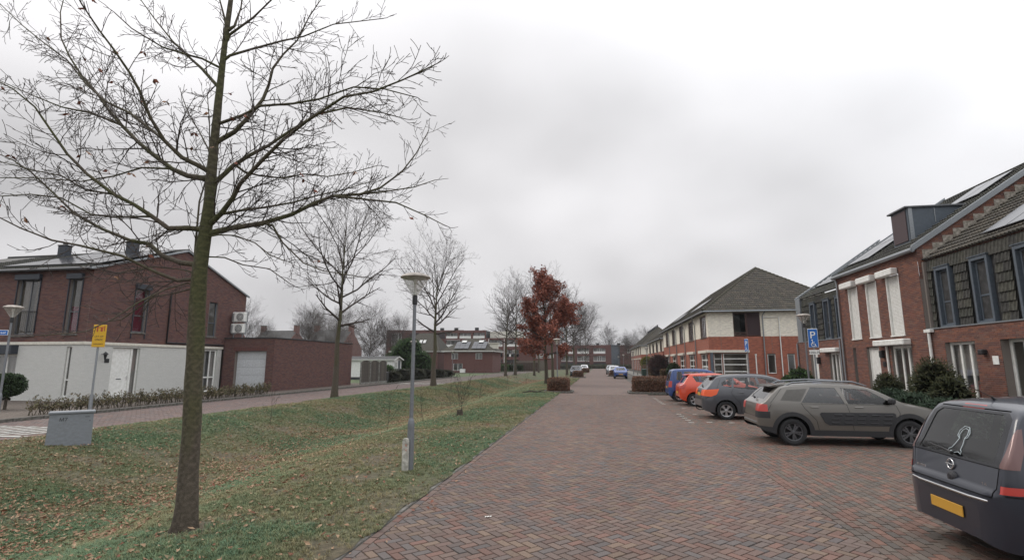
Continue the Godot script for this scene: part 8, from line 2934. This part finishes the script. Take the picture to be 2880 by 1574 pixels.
	for k in 5: mb.quad(Vector3(k * 0.03, 0.004 + 0.012 * (k % 2), 0), Vector3(k * 0.03 + 0.03, 0.004 + 0.012 * ((k + 1) % 2), 0.006), Vector3(k * 0.03 + 0.028, 0.006 + 0.01 * ((k + 1) % 2), -0.035), Vector3(k * 0.03, 0.008 + 0.006 * (k % 2), -0.03))
	part(mb, "sheet", mats["white_paint"], t)
	# cut stump and sticks on the verge
	t = thing("tree_stump", "reddish cut stump tuft in the verge beneath the bare suckers", "stump", Vector3(-5.2, verge_y(-5.2, -18.9), -18.9))
	mb = MB.new()
	mb.lathe(PackedVector2Array([Vector2(0.16, -0.1), Vector2(0.12, 0.1), Vector2(0.10, 0.22), Vector2(0, 0.23)]), Vector3.ZERO, 12)
	part(mb, "wood", mats["bark"], t)
	t = thing("fallen_branch", "fallen branch lying by the left beech hedge", "branch", Vector3(-4.2, verge_y(-4.2, -33.5) + 0.05, -33.5), 0.4)
	mb = MB.new()
	mb.tube(PackedVector3Array([Vector3(-0.9, 0.02, 0), Vector3(-0.4, 0.1, 0.1), Vector3(0.1, 0.05, 0.05), Vector3(0.8, 0.03, -0.1)]), PackedFloat32Array([0.02, 0.05, 0.045, 0.015]), 7, true)
	mb.tube(PackedVector3Array([Vector3(0.1, 0.05, 0.05), Vector3(0.4, 0.16, 0.3), Vector3(0.6, 0.2, 0.5)]), PackedFloat32Array([0.03, 0.02, 0.008]), 6)
	part(mb, "wood", mats["bark"], t)


# ---------------------------------------------------------------- buildings in the distance
func mobile_home() -> void:
	var t := thing("mobile_home", "low white mobile home beyond the wooden fence", "mobile home", Vector3(-24.9, 0, -61.0), deg_to_rad(4))
	var mb := MB.new()
	var prof := PackedVector2Array([Vector2(-1.6, 0.3), Vector2(1.6, 0.3), Vector2(1.6, 2.45), Vector2(0, 2.8), Vector2(-1.6, 2.45)])
	mb.prism(prof, Vector3(-9.0, 0, 0), Vector3(0, 0, 1), Vector3.UP, Vector3(9.0, 0, 0))
	part(mb, "wall", mats["white_paint"], t)
	mb = MB.new()
	for s in [1.0, -1.0]:
		var a := Vector3(-9.15, 2.82, 0); var b := Vector3(-9.15, 2.42, 1.85 * s)
		var x := Vector3(9.4, 0, 0)
		if s > 0: mb.quad(b, b + x, a + x, a)
		else: mb.quad(a, a + x, b + x, b)
	part(mb, "roof", mats["dark_roof"], t)
	mb = MB.new()
	for s in [1.0, -1.0]: mb.obox(Vector3(0.2, 2.66, 0), Vector3(0.06, 0, 0), Vector3(0, 0.14, 0), Vector3(0, -0.4, 1.85 * s))
	mb.bbox(-9.1, 2.33, 1.78, 0.24, 2.43, 1.84)
	part(mb, "fascia", mats["white_paint"], t)
	var E := Face.new(Vector3(0.0, 0, 1.6), Vector3(0, 0, -1))
	window(t, E, 0.5, 1.0, 1.4, 2.1, [0.5], [], "white_paint", -0.065, 0.06, "both")
	mb = MB.new()
	fbox(mb, E, 1.9, 0.35, 0.003, 2.7, 2.3, 0.04, 0.01)
	part(mb, "door", mats["grey_plastic"], t)
	mb = MB.new()
	mb.bbox(-8.9, 0, -1.4, -0.1, 0.3, 1.4)
	part(mb, "skirt", mats["grey_plastic"], t)
	for x in [-7.0, -3.5]:
		mb = MB.new()
		mb.rod(Vector3(x, 2.5, 0.6), Vector3(x, 2.95, 0.6), 0.06, 8)
		part(mb, "roof_vent", mats["zinc"], t)


func steep_house(label: String, at: Vector3) -> void:
	var t := thing("brick_house", label, "house", at, 0.0, "steep-roofed houses behind the garage")
	var fb := far_brick("far_dark", BRICK_DARK, Color(0.13, 0.10, 0.085))
	var mb := MB.new()
	var w := 5.0; var d := 9.0; var e := 5.2; var r := 9.3
	# gables face left and right
	mb.prism(PackedVector2Array([Vector2(-w, 0), Vector2(w, 0), Vector2(w, e), Vector2(0, r), Vector2(-w, e)]), Vector3(-d / 2, 0, 0), Vector3(0, 0, 1), Vector3.UP, Vector3(d, 0, 0))
	part(mb, "wall", fb, t)
	mb = MB.new()
	for s in [1.0, -1.0]:
		var a := Vector3(-d / 2 + 0.1, r + 0.06, 0); var b := Vector3(-d / 2 + 0.1, e - 0.25, (w + 0.4) * s)
		var x := Vector3(d - 0.2, 0, 0)
		if s > 0: mb.quad(b, b + x, a + x, a)
		else: mb.quad(a, a + x, b + x, b)
	part(mb, "roof", grain(plain_mat("slate_roof", lin(0.075, 0.072, 0.072), 0.85), T_stain, B_rough, 1.5, 0.5), t)
	for s in [-d / 2 + 0.3, d / 2 - 0.3]:
		mb = MB.new()
		mb.bbox(s - 0.45, r - 1.0, -0.5, s + 0.45, r + 1.1, 0.5, 0.02)
		var c := part(mb, "chimney", fb, t)
		mb = MB.new()
		mb.bbox(s - 0.5, r + 1.1, -0.55, s + 0.5, r + 1.25, 0.55)
		part(mb, "chimney_cap", mats["dark_concrete"], c)
	for x in [-2.2, 1.4]:
		var F := Face.new(Vector3(x, 0, w), Vector3(1, 0, 0))
		window(t, F, 0, 2.8, 1.3, 4.4, [0.5], [], "white_paint", -0.07, 0.08)


func flats() -> void:
	# four-storey block behind the pyramid-roofed house
	var fb := far_brick("far_flat", [Color(0.125, 0.052, 0.045), Color(0.112, 0.048, 0.043), Color(0.14, 0.06, 0.05)], Color(0.12, 0.075, 0.065))
	var t := thing("apartment_block", "dark red four-storey apartment block with white balconies, left of the rust-red oak", "apartments", Vector3(-65.0, 0, -150.0))
	var F := Face.new(Vector3.ZERO, Vector3(1, 0, 0))
	var dark := plain_mat("dark_render", lin(0.045, 0.034, 0.036), 0.85)
	var ops := [[1.6, 7.2, 4.9, 11.0], [10.5, 9.3, 11.8, 10.9], [12.2, 9.3, 13.4, 10.9], [14.8, 9.3, 16.0, 10.9]]
	for fl in 3:
		for k in 5:
			var x := 19.0 + k * 5.0 if fl < 2 or k < 3 else 99.0
			if x < 90: ops.append([x, 0.9 + fl * 2.9 + (2.9 if fl == 2 else 0.0) * 0.0, x + 4.4, 2.9 + fl * 2.9])
	for k in 3: ops.append([19.0 + k * 4.2, 9.2, 22.6 + k * 4.2, 10.9])
	brick_wall(t, F, [Vector2(0, 12.0), Vector2(31.4, 11.6)], 0.0, ops, [], "mortar", false, 0.9, fb)
	var F2 := Face.new(Vector3(31.4, 0, 0.0), Vector3(1, 0, 0))
	var ops2 := []
	for fl in 3:
		for k in 2: ops2.append([1.0 + k * 4.9, 0.9 + fl * 2.9, 5.0 + k * 4.9, 2.9 + fl * 2.9])
	brick_wall(t, F2, [Vector2(0, 9.3), Vector2(22, 9.3)], 0.0, ops2 + [[15.0, 3.4, 17.2, 4.6], [18.0, 3.4, 20.2, 4.6]], [], "mortar", false, 0.9, fb)
	window(t, F2, 15.0, 3.4, 17.2, 4.6, [0.5], [0.4], "white_paint", 0.1, 0.15)
	window(t, F2, 18.0, 3.4, 20.2, 4.6, [0.5], [0.4], "white_paint", 0.1, 0.15)
	var mb := MB.new()
	for o in ops:
		if o[1] > 9.25 and o[2] - o[0] < 1.4 or o[0] < 2.0:
			window(t, F, o[0], o[1], o[2], o[3], [] if o[0] > 2.0 else [0.33, 0.66], [0.5], "white_paint", 0.1, 0.14)
			continue
		window(t, F, o[0], o[1], o[2], o[3], [0.3, 0.6], [], "white_paint", 0.8, 0.12, "both")
		mb = MB.new()
		fbox(mb, F, o[0], o[1] - 0.15, -0.2, o[2], o[1] + 0.75, -0.1)
		part(mb, "balcony_front", mats["white_paint"], t)
	for o in ops2:
		window(t, F2, o[0], o[1], o[2], o[3], [0.3, 0.6], [], "white_paint", 0.8, 0.12, "both")
		mb = MB.new()
		fbox(mb, F2, o[0], o[1] - 0.15, -0.2, o[2], o[1] + 0.75, -0.1)
		part(mb, "balcony_front", mats["white_paint"], t)
	for x in [32.2, 36.9]:
		mb = MB.new()
		mb.bbox(x, 0.5, 0.05, x + 0.14, 9.0, 0.2)
		part(mb, "white_pillar", mats["white_paint"], t)
	mb = MB.new()
	fbox(mb, F, 8.6, 9.1, 0.02, 17.8, 11.1, 0.05)
	# dark band round the small top windows, in pieces beside the glass
	mb = MB.new()
	for x in [[7.6, 10.48], [11.82, 12.18], [13.42, 14.78], [16.02, 18.8]]: fbox(mb, F, x[0], 9.2, 0.0, x[1], 11.0, 0.03)
	stuff(part(mb, "dark_band", dark, t))
	mb = MB.new()
	mb.bbox(0.05, 11.5, -12, 31.2, 11.6, -0.05)
	mb.bbox(31.4, 9.0, -12, 53.3, 9.1, -0.05)
	mb.bbox(31.3, 0, -12, 31.4, 11.55, -0.02)
	part(mb, "flat_roof", mats["dark_roof"], t)
	mb = MB.new()
	mb.bbox(32, 9.3, -9, 42, 11.4, -3)
	part(mb, "penthouse", mats["cream_paint"], t)
	for x in [16.5, 21.0, 27.5]:
		mb = MB.new()
		mb.bbox(x, 11.5, -3, x + 1.0, 12.6, -2)
		part(mb, "roof_unit", mats["dark_roof"], t)

	# house with a pyramid roof in front of it
	t = thing("villa", "brick house with pyramid tile roof, solar panels and two skylights", "house", Vector3(-32.5, 0, -105.0))
	F = Face.new(Vector3.ZERO, Vector3(1, 0, 0))
	fb = mats["far_flat"]
	brick_wall(t, F, [Vector2(0, 4.3), Vector2(10.4, 4.3)], 0.0, [[1.6, 2.7, 3.0, 4.0], [6.8, 2.7, 8.2, 4.0], [2.0, 0.4, 4.0, 1.9]], [], "mortar", false, 0.15, fb)
	window(t, F, 1.6, 2.7, 3.0, 4.0, [0.5], [], "white_paint", 0.08, 0.08)
	window(t, F, 6.8, 2.7, 8.2, 4.0, [0.5], [], "white_paint", 0.08, 0.08)
	window(t, F, 2.0, 0.4, 4.0, 1.9, [0.5], [], "white_paint", 0.08, 0.08)
	var Fr := Face.new(Vector3(10.4, 0, 0), Vector3(0, 0, -1))
	brick_wall(t, Fr, [Vector2(0, 4.3), Vector2(9, 4.3)], 0.0, [], [], "mortar", false, 0.15, fb)
	mb = MB.new()
	mb.bbox(-0.5, 4.3, 0.5, 10.9, 4.55, -9.5)
	part(mb, "eaves", mats["white_paint"], t)
	var A := Vector3(-0.6, 4.55, 0.6); var B := Vector3(11.0, 4.55, 0.6); var C := Vector3(11.0, 4.55, -9.6); var D := Vector3(-0.6, 4.55, -9.6)
	var P := Vector3(3.7, 7.2, -4.0); var Q := Vector3(6.8, 7.2, -4.0)
	mb = MB.new()
	mb.quad(A, B, Q, P); mb.tri(B, C, Q); mb.quad(C, D, P, Q); mb.tri(D, A, P)
	part(mb, "roof", grain(plain_mat("old_tiles", lin(0.062, 0.055, 0.042), 0.9), T_stain, B_rough, 0.8, 0.8), t)
	var up := (Vector3(0, 7.2, -4.0) - Vector3(0, 4.55, 0.6)).normalized()
	solar(t, Vector3(2.2, 4.75, 0.35) + up * 0.2, Vector3(1, 0, 0), up, 3, 2, 1.0, 1.5)
	solar(t, Vector3(5.9, 4.75, 0.35) + up * 0.2, Vector3(1, 0, 0), up, 3, 2, 1.0, 1.5)
	for x in [3.3, 7.0]:
		mb = MB.new()
		mb.obox(Vector3(x, 4.75, 0.35) + up * 2.6 + Vector3(0, 0.22, 0.1), Vector3(1.0, 0, 0), up * 0.9, up.cross(Vector3.RIGHT) * -0.05)
		part(mb, "skylight", plain_mat("bright_glass", lin(0.5, 0.5, 0.48), 0.1), t)
	mb = MB.new()
	mb.bbox(9.6, 4.9, -2.4, 11.2, 6.0, -1.0)
	mb.bbox(9.4, 6.0, -2.6, 11.4, 6.15, -0.8)
	part(mb, "dormer", mats["cream_paint"], t)
	# second roof to its left
	t = thing("brick_house", "brick house with sloping roof half hidden by the tall green laurel", "house", Vector3(-46.5, 0, -110.0))
	mb = MB.new()
	mb.bbox(0, 0, 0, 11, 4.4, -9)
	part(mb, "wall", mats["far_flat"], t)
	mb = MB.new()
	mb.bbox(-0.4, 4.4, 0.4, 11.4, 4.6, -9.4)
	part(mb, "eaves", mats["white_paint"], t)
	mb = MB.new()
	mb.quad(Vector3(-0.5, 4.6, 0.5), Vector3(11.5, 4.6, 0.5), Vector3(9.0, 8.8, -4.5), Vector3(5.0, 8.8, -4.5))
	mb.tri(Vector3(-0.5, 4.6, -9.5), Vector3(-0.5, 4.6, 0.5), Vector3(5.0, 8.8, -4.5))
	mb.tri(Vector3(11.5, 4.6, 0.5), Vector3(11.5, 4.6, -9.5), Vector3(9.0, 8.8, -4.5))
	part(mb, "roof", mats["old_tiles"], t)
	for x in [6.0, 6.9]:
		mb = MB.new()
		mb.obox(Vector3(x, 6.4, -1.5), Vector3(0.6, 0, 0), Vector3(0, 0.7, -0.84), Vector3(0, 0.05, 0.06))
		part(mb, "skylight", mats["bright_glass"], t)

	# building across the end of the street
	t = thing("apartment_block", "long dark red apartment building closing off the street's end", "apartments", Vector3(-45.0, 0, -190.0))
	F = Face.new(Vector3.ZERO, Vector3(1, 0, 0))
	ops = []
	for k in 8:
		var x := 1.5 + k * 5.85
		for fl in 2: ops.append([x, 2.55 + fl * 2.75, x + 4.3, 4.5 + fl * 2.75])
	brick_wall(t, F, [Vector2(0, 8.4), Vector2(48.8, 8.4)], 0.0, ops, [], "mortar", false, 0.9, mats["far_flat"])
	for o in ops:
		window(t, F, o[0], o[1], o[2], o[3], [0.33, 0.66], [], "white_paint", 0.75, 0.16, "both")
		mb = MB.new()
		fbox(mb, F, o[0], o[1] - 0.1, -0.2, o[2], o[1] + (0.8 if o[1] > 4 else 0.12), -0.1)
		part(mb, "balcony_front", mats["white_paint"], t)
		mb = MB.new()
		fbox(mb, F, (o[0] + o[2]) / 2 - 0.08, o[1], -0.09, (o[0] + o[2]) / 2 + 0.08, o[3], 0.03)
		part(mb, "white_post", mats["white_paint"], t)
	mb = MB.new()
	for k in 8: fbox(mb, F, 1.4 + k * 5.85, 0.8, 0.01, 5.9 + k * 5.85, 2.2, 0.06)
	stuff(part(mb, "dark_plinth", plain_mat("dark_render", lin(0.045, 0.034, 0.036), 0.85), t))
	mb = MB.new()
	fbox(mb, F, 48.8, 0, -1.0, 51.9, 8.45, -0.4)
	part(mb, "stair_tower", mats["blue_grey"], t)
	mb = MB.new()
	for k in 3:
		for j in 3: fbox(mb, F, 49.0 + k * 0.97, 0.6 + j * 2.6, -0.41, 49.85 + k * 0.97, 2.9 + j * 2.6, -0.38)
	stuff(part(mb, "stair_glass", mats["glass"], t))
	mb = MB.new()
	var FR := Face.new(Vector3(51.9, 0, 0), Vector3(1, 0, 0))
	brick_wall(t, FR, [Vector2(0, 8.3), Vector2(26, 8.3)], 0.0, [[2.6, 5.4, 3.6, 6.9]], [], "mortar", false, 0.5, mats["far_flat"])
	window(t, FR, 2.6, 5.4, 3.6, 6.9, [], [0.3], "white_paint", 0.1, 0.14)
	mb = MB.new()
	mb.bbox(0, 8.0, -14, 77.9, 8.1, -0.1)
	mb.bbox(0, 0, -14, 0.2, 8.0, -1.0)
	mb.bbox(0, 0, -14.2, 77.9, 8.0, -14)
	part(mb, "flat_roof", mats["dark_roof"], t)
	for x in [31.0, 43.5, 51.0]:
		mb = MB.new()
		mb.bbox(x, 8.4, -2, x + 1.2, 9.1, -1)
		part(mb, "roof_unit", mats["dark_roof"], t)


func build_far() -> void:
	mobile_home()
	steep_house("steep-roofed brick house with two chimneys, left one behind the garage", Vector3(-73.0, 0, -108.0))
	steep_house("steep-roofed brick house with two chimneys, right one behind the garage", Vector3(-59.5, 0, -108.0))
	steep_house("steep-roofed brick house showing its end behind the air-conditioning units", Vector3(-87.5, 0, -108.0))
	flats()
	# brown garden fence, low wall and skip by the far corner
	var t := thing("garden_fence", "brown board fence behind the bright green hedges", "fence", Vector3(-31.0, 0, -124.5))
	var fm := grain(plain_mat("brown_board", lin(0.085, 0.055, 0.042), 0.9), T_stain, B_fine, 0.7, 0.4)
	for k in 26:
		var mb := MB.new()
		mb.bbox(k * 0.62, 0, -0.02 + 0.01 * (k % 2), k * 0.62 + 0.59, 2.0 + 0.03 * (k % 3), 0.02 + 0.01 * (k % 2))
		part(mb, "board", fm, t)
	t = thing("garden_fence", "pale grey board fence left of the rust-red oak's trunk", "fence", Vector3(-21.0, 0, -126.0))
	var gm := grain(plain_mat("grey_board", lin(0.20, 0.17, 0.14), 0.9), T_stain, B_fine, 0.7, 0.4)
	for k in 12:
		var mb := MB.new()
		mb.bbox(k * 0.62, 0, -0.02 + 0.01 * (k % 2), k * 0.62 + 0.59, 2.5, 0.02 + 0.01 * (k % 2))
		part(mb, "board", gm, t)
	t = thing("waste_skip", "light grey metal skip heaped with white rubbish", "skip", Vector3(-28.4, 0, -107.0), 0.15)
	var mb2 := MB.new()
	mb2.prism(PackedVector2Array([Vector2(-1.0, 0.15), Vector2(1.0, 0.15), Vector2(1.45, 1.45), Vector2(-1.45, 1.45)]), Vector3(0, 0, -0.8), Vector3.RIGHT, Vector3.UP, Vector3(0, 0, 1.6))
	part(mb2, "body", grain(plain_mat("skip_grey", lin(0.22, 0.26, 0.28), 0.6), T_soft, null, 1.0), t)
	mb2 = MB.new()
	mb2.obox(Vector3(-1.6, 1.0, 0.2), Vector3(0.5, 0.2, 0), Vector3(-0.2, 0.9, 0), Vector3(0, 0, 0.3), 0.05)
	mb2.obox(Vector3(-0.6, 1.4, 0.2), Vector3(0.2, -0.2, 0), Vector3(-0.5, 0.7, 0), Vector3(0, 0, 0.1), 0.02)
	mb2.obox(Vector3(0.8, 1.3, 0.2), Vector3(0.5, -0.3, 0), Vector3(0.1, 0.2, 0), Vector3(0, 0, 0.3), 0.05)
	stuff(part(mb2, "rubbish", mats["white_paint"], t))
	t = thing("white_crate", "small white crate in front of the grey skip", "crate", Vector3(-28.4, 0, -105.0))
	mb2 = MB.new()
	mb2.bbox(-0.55, 0.0, -0.4, 0.55, 0.1, 0.4)
	for s in [[-0.55, -0.4, -0.5, 0.4], [0.5, -0.4, 0.55, 0.4], [-0.5, -0.4, 0.5, -0.35], [-0.5, 0.35, 0.5, 0.4]]:
		mb2.bbox(s[0], 0.1, s[1], s[2], 0.75, s[3])
	part(mb2, "body", mats["white_paint"], t)


func _ready() -> void:
	rng.seed = 7
	noise.seed = 3
	noise.frequency = 0.03
	noise.fractal_octaves = 4
	set_up()
	make_materials()
	build_ground()
	build_verge()
	tile_big = tile_mesh(0.3, 0.40)
	left_house()
	right_side()
	build_cars()
	build_trees()
	build_shrubs()
	build_things()
	build_far()
